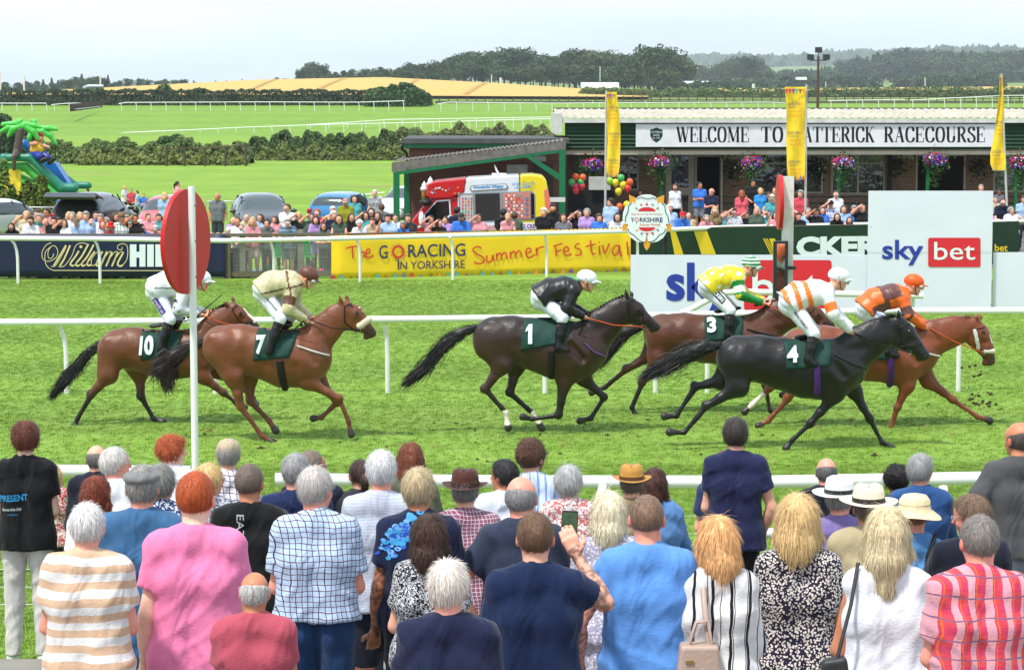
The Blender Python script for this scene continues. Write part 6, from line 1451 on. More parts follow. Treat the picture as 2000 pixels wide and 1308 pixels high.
 if sp.get('shoes'):
  for s,w in sides:
   if 'to'+s not in g:continue
   F2=Field(.02);a=g['an'+s];f=g['to'+s]-a;F2.rc(a+(0,0,-.03),g['to'+s]+f*.1,.044*S,.036*S);F2.rc(a,a+(0,0,-.04),.045*S,.044*S)
   if sp.get('boots'):F2.chain([g['kn'+s]*.82+a*.18,a*.6+g['kn'+s]*.4,a],[.058*S,.054*S,.042*S],k=.02)
   garment('boot' if sp.get('boots')else 'shoe',F2,mat('leather_%d_%d_%d'%tuple(sp['shoes']),tuple(sp['shoes']),.3 if sp.get('boots')else .6,bump=.2),0)
 if sp.get('top'):
  kind,cl=sp['top'][:2];inf={'tee':.019,'shirt':.022,'polo':.019,'jacket':.028,'dress':.014,'vest':.012,'silks':.027,'blouse':.024}[kind]*S;lo=sp.get('hem',.05)*S
  F2=Field(.03);hemc=(g['pel']-sdir*lo,-sdir);nk=(g['nek']+(g['nek']-g['che'])/np.linalg.norm(g['nek']-g['che'])*(.012+.01*(kind in ('shirt','polo','jacket')))*S,None)
  torso(F2,inf,lo=.02+lo,belly=sp.get('belly',0),cuts=[hemc])
  sl=sp.get('sleeve',{'tee':.62,'polo':.58,'shirt':.72,'jacket':2,'dress':.5,'vest':0,'silks':2,'blouse':2}[kind])
  for s,w in sides:
   a,e,wr=g['sh'+s],g['el'+s],g['wr'+s];u=(e-a)/np.linalg.norm(e-a)
   if sl<=0:continue
   if sl<=1.2:
    p=a+(e-a)*sl;F2.rc(a,a+(e-a)*max(sl,.3),.057*S*b**.5+inf*.5,(.054*S*b**.5+inf*.7),cuts=[(p,u)],k=.03)
   else:
    F2.rc(a,e,.055*S*b**.5+inf*.5,.046*S+inf*.6,k=.03);u2=(wr-e)/np.linalg.norm(wr-e);F2.rc(e,wr,.046*S+inf*.6,.03*S+inf*.5,cuts=[(wr-u2*(.0 if sl>=2 else .1),u2)],k=.03)
  nu=(C-g['nek'])/np.linalg.norm(C-g['nek']);F2.rc(g['nek']-nu*.04*S,g['nek']+nu*.02,.066*S*b**.4,.060*S*b**.4,cuts=[(g['nek']+nu*.012*S,nu)],k=.03)
  if kind in ('shirt','polo','jacket')or sp.get('collar'):F2.rc(g['nek']-H[:,2]*.02*S,g['nek']+(C-g['nek'])*.3,.069*S*b**.4,.064*S*b**.4,cuts=[(g['nek']+(C-g['nek'])*.26,(C-g['nek'])/np.linalg.norm(C-g['nek']))],k=.012)
  if kind=='dress':
   hem=sp.get('skirt',.5);F2.rc(g['pel'],(0,.0,hem-.1),.15*S*b,.2*S*b,sc=(1,.78,1),cuts=[(V3((0,0,hem)),V3((0,0,-1)))],k=.06)
  tp=garment({'tee':'t_shirt','shirt':'shirt','polo':'polo_shirt','jacket':'jacket','dress':'dress','vest':'vest_top','silks':'racing_silks','blouse':'blouse'}[kind],F2,cloth(cl),.0045,sd=1)
  t_top=tp
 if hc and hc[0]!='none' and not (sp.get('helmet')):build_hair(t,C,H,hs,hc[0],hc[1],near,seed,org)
 if sp.get('hat'):hat_obj(t,C,H,hs,sp['hat'][0],tuple(sp['hat'][1]),tuple(sp['hat'][2])if len(sp['hat'])>2 and sp['hat'][2]else None,near)
 if sp.get('glasses'):
  W_=lambda p:C+H@(V3(p)*hs);m=MB();dark=sp['glasses']=='sun'
  for w in (1,-1):
   c0=W_((w*.031,.092,.008))
   if dark:m.ball(tuple(c0),.018*hs if near else .024*hs,8,6)
   m.tube([W_((w*.05,.088,.012)),W_((w*.078,.03,.014)),W_((w*.081,-.012,.01))],.0025 if near else .004,4)
   if not dark:m.tube([W_((w*.031+.02*math.cos(a),.098-.002,.006+.014*math.sin(a)))for a in np.linspace(0,6.28,10)],.002,4)
  m.tube([W_((.012,.1,.012)),W_((-.012,.1,.012))],.003,4);m.build('sunglasses' if dark else 'glasses',mat('black_lens',(20,20,24),.5,var=0,spec=.15),t)
 return t
def stand(h=1.75,b=1.,arms=('down','down'),turn=0.,tilt=0.,lean=0.,fem=0,custom=None):
 """standing joints facing +Y; arms (left,right); turn/tilt of the head in degrees"""
 S=h/1.75;sw=(.132 if fem else .150)*(.72+.28*b)
 J=dict(pel=(0,0,.95),wai=(0,.01,1.09),che=(0,.0,1.285),nek=(0,-.014,1.485),hed=(0,.026,1.627),shl=(-sw,-.01,1.425),shr=(sw,-.01,1.425))
 A=dict(down=((.222,-.03,1.12),(.235,.05,.87)),folded=((.212,.03,1.13),(-.02,.2,1.17)),front=((.208,.03,1.12),(.09,.23,1.03)),hip=((.36,-.08,1.16),(.2,-.05,.985)),back=((.25,-.1,1.13),(.05,-.16,.95)),
phone=((.33,.2,1.25),(.23,.3,1.49)),lean=((.25,.2,1.12),(.03,.36,1.16)),up=((.34,.1,1.5),(.12,.13,1.67)),pocket=((.27,-.03,1.13),(.2,.05,.93)),point=((.3,.25,1.42),(.28,.45,1.5)),camera=((.24,.2,1.25),(.06,.28,1.52)))
 for s,w,a in (('l',-1,arms[0]),('r',1,arms[1])):
  e,wr=A[a]if isinstance(a,str)else a
  J['el'+s]=(w*e[0]*(.72+.22*b),e[1],e[2]);J['wr'+s]=(w*wr[0]*(.8+.2*b),wr[1],wr[2])
  J['hp'+s]=(w*.09,0,.9);J['kn'+s]=(w*.1,.02,.49);J['an'+s]=(w*.11,-.03,.085);J['to'+s]=(w*.13,.12,.035)
 a=R(lean)
 for k in J:
  x,y,z=J[k]
  if lean and k[:3]not in ('pel',)and k[:2]not in ('hp','kn','an','to'):dz,dy=z-.95,y;y,z=dy*math.cos(a)+dz*math.sin(a),.95+dz*math.cos(a)-dy*math.sin(a)
  J[k]=V3((x,y,z))*S
 th,ti=R(turn),R(tilt);J['fwd']=(math.sin(th)*math.cos(ti),math.cos(th)*math.cos(ti),-math.sin(ti));J['up']=(math.sin(th)*math.sin(ti),math.cos(th)*math.sin(ti),math.cos(ti))
 return J,S
# ================================================================ horses and jockeys
from mathutils.bvhtree import BVHTree
COAT=mat('coat',(120,70,40),.4,src='col',var=.2,vs=4.5,spec=.42,bump=.3,bs=55,k=.9,stretch=(.5,1,1),sheen=.08)
HAIRB=mat('horse_hair',(20,16,14),.5,src='col',var=.1,vs=8,spec=.4)
LEA=mat('black_leather',(26,22,20),.4,var=0);CLG=mat('green_saddle_cloth',(20,72,62),.75,var=.1,vs=9,bump=.5,bs=9)
HR=[.0,.125,.062,.036,.040];FR=[.14,.088,.047,.036,.040]
def horse(label,Y,crop,d,org_px):
 ox,oy,sc=crop;org=gnd(*org_px);org.y=Y;org.x=xat(org_px[0],Y);org.z=0;s=F/Y;mp=s*sc# crop px per metre
 t=thing('racehorse',label,'racehorse',org,group='racehorses galloping past the winning post')
 def P(u,v,dy=0.):return V3(at(ox+u/sc,oy+v/sc,Y)-org)+(0,dy,0)
 F_=Field(.05);T=[P(*q[:2])for q in d['T']];TR=[q[2]/mp for q in d['T']]
 for i in range(len(T)-1):F_.rc(T[i],T[i+1],TR[i],TR[i+1],sc=(1,.80 if i>0 else .82,1),k=.06)
 F_.el(T[0]+(.04,-.12,.02),(.19,.14,.2));F_.el(T[0]+(.04,.12,.02),(.19,.14,.2))# quarters
 N=[P(*q[:2])for q in d['N']];NR=[q[2]/mp for q in d['N']]
 F_.chain(N,NR,sc=(1,.52,1),k=.07)
 H=[P(*q[:2])for q in d['H']];HH=[q[2]/mp*k_ for q,k_ in zip(d['H'],(1,.9,.92,.95,.95,.8))];H[5]=H[5]*.55+H[4]*.45+(-.025,0,-.012)
 F_.rc(H[0],H[1],HH[0],HH[1],sc=(1,.72,1),k=.03);F_.rc(H[1],H[3],HH[1],HH[3],sc=(1,.66,1),k=.03);F_.rc(H[2],H[3]*.5+H[5]*.5,HH[2],HH[5]*1.1,sc=(1,.5,1),k=.03);F_.rc(H[3],H[4],HH[3],HH[4],sc=(1,.72,1),k=.02);F_.rc(H[4],H[5],HH[4]*.8,HH[5],sc=(1,.8,1),k=.02)
 for w in (1,-1):F_.el(H[1]+(.02,w*.068,.012),(.03,.018,.02),k=.02)
 for i,(b0,tp)in enumerate(d['E']):
  dy=-.05 if i==0 else .05;a,c=P(*b0,dy),P(*tp,dy*1.5);F_.chain([a,(a+c)/2,c],[.024,.027,.006],k=.012)
 hoofs=[]
 for k,sgn in (('NH',-1),('FH',1)):
  J=[P(*q)for q in d[k]];y=[sgn*.14,sgn*.17,sgn*.14,sgn*.13,sgn*.13];J=[p+(0,yy,0)for p,yy in zip(J,y)]
  F_.rc(J[0],J[1],.20,.135,sc=(1,.62,1),k=.09);F_.rc(J[1],J[1]*.45+J[2]*.55,.125,.062,sc=(1,.75,1),k=.05);F_.rc(J[1]*.45+J[2]*.55,J[2],.066,.05,k=.03);F_.rc(J[2],J[2]*.25+J[3]*.75,.045,.031,k=.03);F_.rc(J[2]*.25+J[3]*.75,J[3],.032,.04,k=.02);c=J[3]*.45+J[4]*.55;F_.rc(J[3],c,.036,.034,k=.02);F_.rc(c,J[4],.038,.058,k=.006)
  dd=J[2]-J[1];dd/=np.linalg.norm(dd);F_.el(J[2]-V3((.02,0,-.02)),(.052,.036,.055));hoofs.append((c,J[4],J[3]))
 for k,sgn in (('NF',-1),('FF',1)):
  J=[P(*q)for q in d[k]];y=[sgn*.13,sgn*.15,sgn*.13,sgn*.12,sgn*.12];J=[p+(0,yy,0)for p,yy in zip(J,y)]
  F_.rc(J[0],J[1],.17,.105,sc=(1,.6,1),k=.08);F_.rc(J[1],J[1]*.4+J[2]*.6,.10,.055,sc=(1,.8,1),k=.05);F_.rc(J[1]*.4+J[2]*.6,J[2],.055,.045,k=.03);F_.el(J[2],(.052,.045,.055));F_.rc(J[2],J[2]*.2+J[3]*.8,.038,.029,k=.02);F_.rc(J[2]*.2+J[3]*.8,J[3],.03,.039,k=.02);c=J[3]*.45+J[4]*.55;F_.rc(J[3],c,.036,.033,k=.02);F_.rc(c,J[4],.038,.055,k=.006);hoofs.append((c,J[4],J[3]))
 for w in (-1,1):
  sh,el_,rp_,st_=P(*d['NF'][0]),P(*d['NF'][1]),T[0],P(*(d['NH']if w<0 else d['FH'])[1])
  F_.rc(sh+(-.10,w*.20,.22),sh+(.10,w*.19,-.02),.05,.07,sc=(1,.6,1),k=.05);F_.rc(el_+(-.12,w*.19,.16),el_+(-.04,w*.17,.02),.07,.06,sc=(1,.6,1),k=.04)
  F_.rc(rp_+(-.12,w*.17,.1),st_+(-.08,w*.15,.04),.09,.07,sc=(1,.7,1),k=.05)
  F_.rc(T[1]+(.06,w*.40,-.06),T[1]+(.10,w*.40,-.26),.11,.09,sub=True,k=.09);F_.rc(el_+(-.17,w*.37,.2),el_+(-.12,w*.34,-.08),.075,.07,sub=True,k=.08)
  F_.rc(N[0]+(-.02,w*.24,.14),N[1]+(.0,w*.19,-.02),.06,.05,sub=True,k=.07);F_.rc(sh+(-.02,w*.335,.2),sh+(.14,w*.3,.0),.05,.05,sub=True,k=.06)
  F_.el(H[1]*.45+H[3]*.55+(0,w*.1,-.01),(.07,.035,.035),sub=True,k=.03);F_.el(H[4]+(.02,w*.058,.012),(.02,.016,.014),sub=True,k=.01)
 V,Q=F_.mesh(.0148);N_=vnormals(V,Q)
 V=V+N_*(.004*wob(V,9,d['seed'])+.0035*wob(V*[1,1,.6],21,d['seed']+2))[:,None]
 # colours: coat, black points, socks, muzzle
 base=V3(s2l(d['coat']));c=np.tile(base,(len(V),1));pt=V3(s2l(d.get('points',d['coat'])))
 z=V[:,2];zb=d.get('ptz',.62);k=np.clip((zb-z)/.28,0,1)[:,None];inb=(np.abs(V[:,0]-T[3][0])<3);c=c*(1-k)+pt*k
 top=np.clip((V[:,2]-T[2][2])/.3,0,1)[:,None]*d.get('dorsal',.0);c=c*(1-top)+V3(s2l(d['dark']))*top
 mz=np.clip(1-np.linalg.norm(V-H[4],axis=1)/.17,0,1)[:,None]**.7;c=c*(1-mz)+V3(s2l(d['muzzle']))*mz
 for hc,ht,fe in hoofs:
  m_=np.linalg.norm(V-ht,axis=1)<np.linalg.norm(ht-hc)*.95+.012;dd=ht-hc;m_&=((V-hc)@dd)>0;c[m_]=V3(s2l((54,48,44)))
 for (u,v_,r_,side)in d.get('socks',[]):
  p=P(u,v_);m_=(np.hypot(V[:,0]-p[0],V[:,2]-p[2])<r_/mp)&(V[:,1]*side>0);c[m_]=V3(s2l((232,222,210)))
 for (u,v_,r_)in d.get('blaze',[]):
  pass
 bz=[P(q[0],q[1])for q in d.get('blaze',[])]
 for a_,b_ in zip(bz[:-1],bz[1:]):
  a_,b_=a_*1.,b_*1.;pr_=(V-a_)*[1,.55,1];dd=(b_-a_);tt=np.clip((pr_@dd)/(dd@dd),0,1);m_=np.linalg.norm(pr_-tt[:,None]*dd,axis=1)<.024;c[m_]=V3(s2l((222,212,204)))
 ml=H[5]*.5+H[4]*.5;mc=H[3]*.4+H[5]*.6;dd=ml+(.03,0,-.0)-mc;tt=np.clip(((V-mc)@dd)/(dd@dd),0,1);pl=(V-mc-tt[:,None]*dd);m_=np.hypot(pl[:,0],pl[:,2])<.008;c[m_]*=.35
 eye=H[1]+(.03,0,.02)
 for (dx,dz,r_,cc)in ((0,0,.028,(14,10,10)),):m_=(np.hypot(V[:,0]-eye[0]-dx,V[:,2]-eye[2]-dz)<r_)&(np.abs(V[:,1])>.055);c[m_]=V3(s2l(cc))
 m_=np.hypot(V[:,0]-H[4][0]-.012,V[:,2]-H[4][2]-.01)<.017;c[m_]=V3(s2l((20,14,14)))
 c*=(1+.06*wob(V,4,1))[:,None]
 mesh_np('body',V,Q,COAT,t,True,col=np.clip(c,.002,1))
 bvh=BVHTree.FromPolygons([tuple(p)for p in V],[tuple(int(i)for i in q)for q in Q])
 for w in (-1,1):m=MB();m.ball(tuple(eye+(0,w*.078,0)),.017,10,8);m.build('eye',mat('horse_eye',(16,10,10),.05,var=0,spec=.8),t)
 def prj(u,v,off=.01,dy0=-1.5):
  p=P(u,v);h_=bvh.ray_cast(Vector((p[0],dy0,p[2])),Vector((0,1,0)))
  if h_[0]is None:n_=bvh.find_nearest(Vector((p[0],-.15,p[2])));return V3(n_[0])+V3((0,-off,0))
  return V3(h_[0])+V3(h_[1])*off
 def strap(pts,w,nm,mt,off=.006,n=4):
  Q_=[]
  for a,b_ in zip(pts[:-1],pts[1:]):
   for i in range(n):q=i/n;Q_.append(prj(a[0]+(b_[0]-a[0])*q,a[1]+(b_[1]-a[1])*q,off))
  Q_.append(prj(*pts[-1],off));m=MB();m.tube([tuple(q)for q in Q_],w,6);return m.build(nm,mt,t)
 # mane and tail hair
 g=np.random.default_rng(d['seed']);hb=V3(s2l(d['hair']))
 mn=[P(*q)for q in d['mane']];MV,MQ,MC=[],[],[];n0=0
 def addr(v,f,c_):
  nonlocal n0
  MV.append(v);MQ.append(f+n0);MC.append(c_);n0+=len(v)
 n=900;tt=g.random(n)*(len(mn)-1);i0=tt.astype(int).clip(0,len(mn)-2);fr=(tt-i0)[:,None];A=np.array(mn);p=A[i0]*(1-fr)+A[i0+1]*fr;p[:,1]+=g.normal(0,.012,n);p[:,2]-=.03
 D=np.tile(V3((-.5,0,.75 if d.get('plait')is None else .35)),(n,1))+g.normal(0,.35,(n,3));D[:,1]+=np.sign(p[:,1])*.35;D/=np.linalg.norm(D,axis=1,keepdims=True)
 addr(*ribbons(p,np.tile(V3((0,-1,0)),(n,1))+g.normal(0,.3,(n,3)),D,d.get('mlen',.05),.0035,V3((-.25,0,-.5)),hb,.25,d['seed'],3))
 mesh_np('mane',np.concatenate(MV),np.concatenate(MQ),HAIRB,t,True,col=np.concatenate(MC))
 if d.get('plait'):
  m=MB();k=15
  for i in range(k):q=i/(k-1)*(len(mn)-1.001);j=int(q);pp=A[j]*(1-q+j)+A[j+1]*(q-j);m.ball((pp[0],pp[1],pp[2]+.012),.02,8,6)
  tag(m.build('mane_plaits',mat('black_hair_plait',(22,18,16),.6,bump=.5,bs=60),t),kind='stuff')
 tl=[P(*q[:2])for q in d['tail']];tr=[q[2]/mp for q in d['tail']];F2=Field(.03);F2.chain(tl[:3],[tr[0],tr[1],tr[2]*.8],sc=(1,.7,1));F2.chain(tl[2:],[tr[2]*.8]+[q*.45 for q in tr[3:]],sc=(1,.6,1));TV,TQ=F2.mesh(.018);TV=disp(TV,TQ,.012,14,d['seed'])
 A=np.array(tl);n=2400;tt=g.random(n)**.8*(len(tl)-1.01);i0=tt.astype(int);fr=(tt-i0)[:,None];p=A[i0]*(1-fr)+A[i0+1]*fr;rr=np.interp(tt,range(len(tl)),tr)[:,None];p=p+g.normal(0,.5,(n,3))*rr*[1,.7,1];D=A[i0+1]-A[i0];D/=np.linalg.norm(D,axis=1,keepdims=True);D=D+g.normal(0,.13,(n,3));D/=np.linalg.norm(D,axis=1,keepdims=True)
 v,f,cc=ribbons(p,np.tile(V3((0,-1,.3)),(n,1))+g.normal(0,.5,(n,3)),D,.2,.0035,V3((-.02,0,-.10)),hb,.3,d['seed']+1,3)
 mesh_np('tail',np.concatenate([TV,v]),np.concatenate([TQ,f+len(TV)]),HAIRB,t,True,col=np.concatenate([np.tile(hb,(len(TV),1)),cc]))
 # saddle cloth draped on the flank, number, girth
 def patch(q,nm,mt,off,nu=12,nv=10,wave=.006):
  vs_=[]
  for i in range(nu+1):
   for j in range(nv+1):
    a,b_=i/nu,j/nv;u=(q[0][0]*(1-a)+q[1][0]*a)*(1-b_)+(q[3][0]*(1-a)+q[2][0]*a)*b_;v_=(q[0][1]*(1-a)+q[1][1]*a)*(1-b_)+(q[3][1]*(1-a)+q[2][1]*a)*b_
    p=prj(u,v_,off);p[1]-=wave*(1+math.sin(i*1.4+j*.7));vs_.append(p)
  k=nv+1;m=MB();m.add([tuple(p)for p in vs_],[(i*k+j,i*k+j+1,(i+1)*k+j+1,(i+1)*k+j)for i in range(nu)for j in range(nv)],0,True);oo=m.build(nm,mt,t);md=oo.modifiers.new('t','SOLIDIFY');md.thickness=.008;return oo
 if d.get('cloth'):
  clo=patch(d['cloth'],'saddle_cloth',CLG,.016)
  if d.get('num'):
   tx,u0,v0,w_,h_=d['num'];m=MB()
   if tx=='1':m.add([(x*w_,-y*h_,0)for x,y in ((0,.64),(.12,.84),(.5,1),(1,1),(1,.5),(1,0),(.42,0),(.42,.4),(.42,.72))],[(0,1,2,8),(2,3,4,8),(8,4,7),(7,4,5,6)])
   else:text_fit(m,tx,(0,0,0),(1,0,0),(0,-1,0),w_,h_,bold=.05)
   m.v=[tuple(prj(u0+q[0],v0+q[1],.052))for q in m.v];m.sm=[False]*len(m.f);m.build('number',OFFW,clo)
 if d.get('girth'):gp,gw,gm=d['girth'];strap(gp,gw,'girth',gm,.006,5)
 if d.get('breast'):strap(d['breast'][0],.014,'breast_girth',d['breast'][1],.008,5)
 for st in d.get('straps',[]):strap(st,.008,'bridle_strap',LEA,.005)
 hb_=V3(d['handp']);hp_=P(hb_[0],hb_[1],-.1)
 mo=prj(*d['mouth'],.012);mm=mo*.5+hp_*.5+(0,0,-.03);mm[1]=-.24;m=MB();m.tube([tuple(mo),tuple(mm),tuple(hp_)],.009,6);m.build('rein',mat('orange_rein',(206,92,40),.5)if d.get('orein')else LEA,t)
 m=MB();m.tube([tuple(mo+(.0+.03*math.cos(a),-.004,.03*math.sin(a)))for a in np.linspace(0,6.28,12)],.005,5);m.build('bit_ring',mat('steel'),t)
 fl=mat('sheepskin',(236,226,206),.95,bump=1.,bs=120)
 if d.get('fleece'):a,b_,r_=d['fleece'];F3=Field(.01);A_,B_=P(*a,-.05),P(*b_,-.05);F3.rc(A_,B_,r_,r_);F3.rc(A_+(0,.1,0),B_+(0,.1,0),r_,r_);FV,FQ=F3.mesh(.011);mesh_np('sheepskin_noseband',disp(FV,FQ,.004,60,2),FQ,fl,t,True)
 if d.get('cheek'):F3=Field(.01);F3.chain([V3(prj(*q,.01))for q in d['cheek']],[.028]*len(d['cheek']));FV,FQ=F3.mesh(.011);mesh_np('sheepskin_cheekpiece',disp(FV,FQ,.004,60,2),FQ,mat('white_fleece',(238,238,236),.95,bump=1.,bs=120),t,True)
 # saddle
 F3=Field(.02);a,b_=P(*d['sad'][0]),P(*d['sad'][1]);F3.rc(a,b_,.06,.05,sc=(1,1.8,.5));FV,FQ=F3.mesh(.016);mesh_np('saddle',FV,FQ,LEA,t,True)
 return t,P,org,mp
def jockey(label,hinfo,d,sp,lat=-.0):
 t_,P,org,mp=hinfo;J={}
 hipc,sh=P(*d['T'][0][:2]),P(*d['T'][-1][:2]);mid=P(*d['T'][1][:2])
 t=thing('jockey',label,'jockey',org,group='jockeys riding the race')
 J['pel']=hipc;J['wai']=hipc*.45+mid*.55+(0,0,.02);J['che']=mid*.35+sh*.65;J['nek']=sh+(P(*d['head'])-sh)*.3
 hd=P(*d['head']);J['hed']=hd
 # the right side faces the viewer (-Y)
 J['shr']=sh+(0,-.19,-.02);J['shl']=sh+(.02,.19,-.02);J['elr']=P(*d['el'],-.25);J['wrr']=P(*d['ha'],-.10);J['ell']=P(*d.get('el2',(d['el'][0]+30,d['el'][1])),.22);J['wrl']=P(*d['ha'],.08)+(.06,0,.01)
 J['hpr']=hipc+(.02,-.09,-.02);J['hpl']=hipc+(.02,.09,-.02);J['knr']=P(*d['kn'],-.27);J['knl']=P(*d.get('kn2',(d['kn'][0]+30,d['kn'][1])),.27);J['anr']=P(*d['an'],-.33);J['anl']=P(*d['an'],.33);J['tor']=P(*d['to'],-.35);J['tol']=P(*d['to'],.35)
 a=R(d.get('look',12));J['fwd']=(math.cos(a),-.12,-math.sin(a));J['up']=(math.sin(a),0,math.cos(a))
 s2=dict(S=1.27,b=1.12,hs=1.18,legs=('breeches',('plain',(232,236,244))),shoes=(24,24,26),boots=1,helmet=1,hair=('none',(60,40,30)),hem=.0,fine=.0085,handr=dict(curl=1.),handl=dict(curl=1.));s2.update(sp)
 human(label,org,J,s2,t=t)
 H=head_frame(J['fwd'],J['up']);C=V3(J['hed']);W_=lambda p:C+H@(V3(p)*1.22)
 F3=Field(.012);F3.el(W_((0,-.012,.045)),(.116,.146,.112),M=H,cuts=[(W_((0,0,-.006)),H@V3((0,-.12,-1)))]);F3.el(W_((0,.10,.026)),(.08,.084,.011),M=H);FV,FQ=F3.mesh(.0095)
 hm=mesh_np('helmet',FV,FQ,cloth(sp['hc'])if isinstance(sp['hc'][0],str)else mat('helmet_%d_%d_%d'%tuple(sp['hc']),sp['hc'],.45,bump=.15),t,True)
 F3=Field(.01);F3.el(W_((0,.078,.006)),(.095,.056,.036),M=H,cuts=[(W_((0,.03,0)),H@V3((0,-1,0)))]);FV,FQ=F3.mesh(.008);mesh_np('goggles',FV,FQ,mat('black_lens'),t,True)
 m=MB()
 for w in (1,-1):m.tube([W_((w*.08,.0,.02)),W_((w*.07,.03,-.06)),W_((0,.06,-.11))],.006,5)
 m.tube([W_((0,.1,.055)),W_((w*0,0,.137)),W_((0,-.1,.06))],.006,5);m.build('chin_strap',LEA,t)
 m=MB();m.tube([W_((.0,.10,.036)),W_((.095,-.01,.034)),W_((.0,-.122,.03)),W_((-.095,-.01,.034)),W_((0,.10,.036))],.0065,5);m.build('helmet_band',mat('dark_band',(40,44,50),.6),t)
 if sp.get('whip'):m=MB();a_,b_=sp['whip'];m.tube([tuple(P(*a_,-.2)),tuple(P(*b_,-.3))],[.007,.011],6);m.build('whip',LEA,t)
 return t
def decal(t,poly_txt,P,u,v,w,h,ang,dy,mt,bvhs,bold=.02,name='lettering',off=.006,back=None):
 """print laid on the nearest child surface seen from the course side"""
 dg=None;mb=MB();ca,sa=math.cos(ang),math.sin(ang)
 if back:q=[(0,0),(w,0),(w,h),(0,h)];k=8;mb.add([(w*1.0*i/k*1.16-w*.08,h*j/3*1.7-h*.35,0)for i in range(k+1)for j in range(4)],[(i*4+j,i*4+j+1,i*4+j+5,i*4+j+4)for i in range(k)for j in range(3)],1)
 if poly_txt:text_fit(mb,poly_txt,(0,0,0),(1,0,0),(0,1,0),w,h,bold=bold)
 bv=BVHTree.FromPolygons(*bvhs);out=[]
 ox_=0
 for i,q in enumerate(mb.v):
  uu=u+q[0]*ca+q[1]*sa;vv=v+q[0]*sa-q[1]*ca;p=P(uu,vv);hh=bv.ray_cast(Vector((p[0],-1.5,p[2])),Vector((0,1,0)));o_=off if not back or i>=36 else off*.4
  out.append(tuple(V3(hh[0])+V3((0,-o_*1.6,0)))if hh[0]is not None else (p[0],dy,p[2]))
 mb.v=out;mats=[mt,back]if back else [mt];return mb.build(name,mats,t)
def bv_of(t,names):
 Vs,Fs=[],[];n0=0
 for ch in t.children:
  if ch.name.split('.')[0]in names:me=ch.data;Vs+=[tuple(v.co)for v in me.vertices];Fs+=[tuple(i+n0 for i in p.vertices)for p in me.polygons];n0=len(Vs)
 return Vs,Fs
BAYC=dict(points=(34,24,20),muzzle=(40,26,22),dark=(70,38,22),hair=(18,15,14),ptz=.62)
cA,cB,cC,cD,cE=(380,500,3.4425),(90,500,3.443),(780,500,3.4425),(1220,460,2.974),(1500,460,2.972)
PUR=mat('purple_girth',(84,40,120),.6);BRNG=mat('black_girth',(22,20,20),.7)
h10=horse('bay racehorse number 10 at the far left behind the white post, black tail streaming',33.9,cB,dict(BAYC,seed=1,coat=(112,66,38),T=[(490,620,132),(590,620,140),(730,650,150),(880,660,160),(1000,650,160),(1080,640,110)],
N=[(1060,600,110),(1130,500,95),(1190,430,75),(1240,375,55)],H=[(1258,360,46),(1300,392,56),(1275,430,56),(1355,432,42),(1400,474,32),(1375,484,22)],E=[((1228,335),(1192,298)),((1262,315),(1243,268))],
NH=[(450,640),(430,790),(315,925),(222,1085),(203,1132)],FH=[(540,640),(612,790),(630,955),(712,1100),(775,1120)],NF=[(1020,690),(1060,800),(1200,910),(1290,985),(1340,1010)],FF=[(1040,690),(1140,780),(1330,900),(1385,960),(1405,1000)],
mane=[(930,425),(1050,395),(1150,355),(1215,320)],tail=[(390,575,22),(300,640,26),(215,740,42),(130,830,34),(85,885,10)],cloth=[(655,487),(935,445),(905,640),(655,692)],num=('10',648,650,94,112),girth=([(880,640),(885,800)],.045,BRNG),plait=1,
blaze=[(1335,350,18),(1360,385,16),(1380,415,14),(1400,445,14)],straps=[[(1285,320),(1255,360),(1300,430),(1350,460)],[(1345,455),(1392,430)],[(1255,350),(1300,322)]],handp=(1040,385),mouth=(1372,470),orein=1,sad=((720,470),(900,440))),(235,830))
h7=horse('bright bay racehorse number 7 galloping with a sheepskin noseband',32.2,cA,dict(seed=2,points=(112,64,36),muzzle=(50,34,30),dark=(80,44,26),hair=(38,22,16),coat=(122,72,42),ptz=.5,T=[(190,600,137),(310,615,152),(450,652,166),(600,688,190),(720,690,188),(800,690,118)],
N=[(780,600,128),(870,500,96),(955,415,76),(1005,365,58)],H=[(1022,352,50),(1080,392,62),(1050,445,66),(1135,455,46),(1188,515,36),(1150,552,25)],E=[((998,325),(970,256)),((1035,305),(1010,255))],
NH=[(180,630),(268,800),(322,1005),(462,1203),(535,1243)],FH=[(260,640),(350,830),(372,985),(492,1112),(540,1182)],NF=[(760,700),(770,835),(978,950),(1040,1105),(1058,1190)],FF=[(780,700),(830,850),(955,990),(850,1090),(795,1098)],
mane=[(720,470),(830,410),(920,350),(985,312)],tail=[(70,570,30),(-40,610,34),(-140,680,62),(-205,740,72),(-190,810,30)],cloth=[(430,490),(720,455),(650,665),(408,690)],num=('7',428,645,62,112),girth=([(588,690),(612,880)],.052,BRNG),breast=([(700,590),(800,625),(905,662)],mat('white_breast_girth',(222,218,214),.6)),plait=1,
blaze=[(1105,350,16),(1125,372,13)],straps=[[(1070,315),(1010,335),(1010,440),(1090,510)],[(1080,305),(1010,335)]],fleece=((1112,468),(1168,430),.048),handp=(765,420),mouth=(1100,522),sad=((560,480),(640,465))),(490,870))
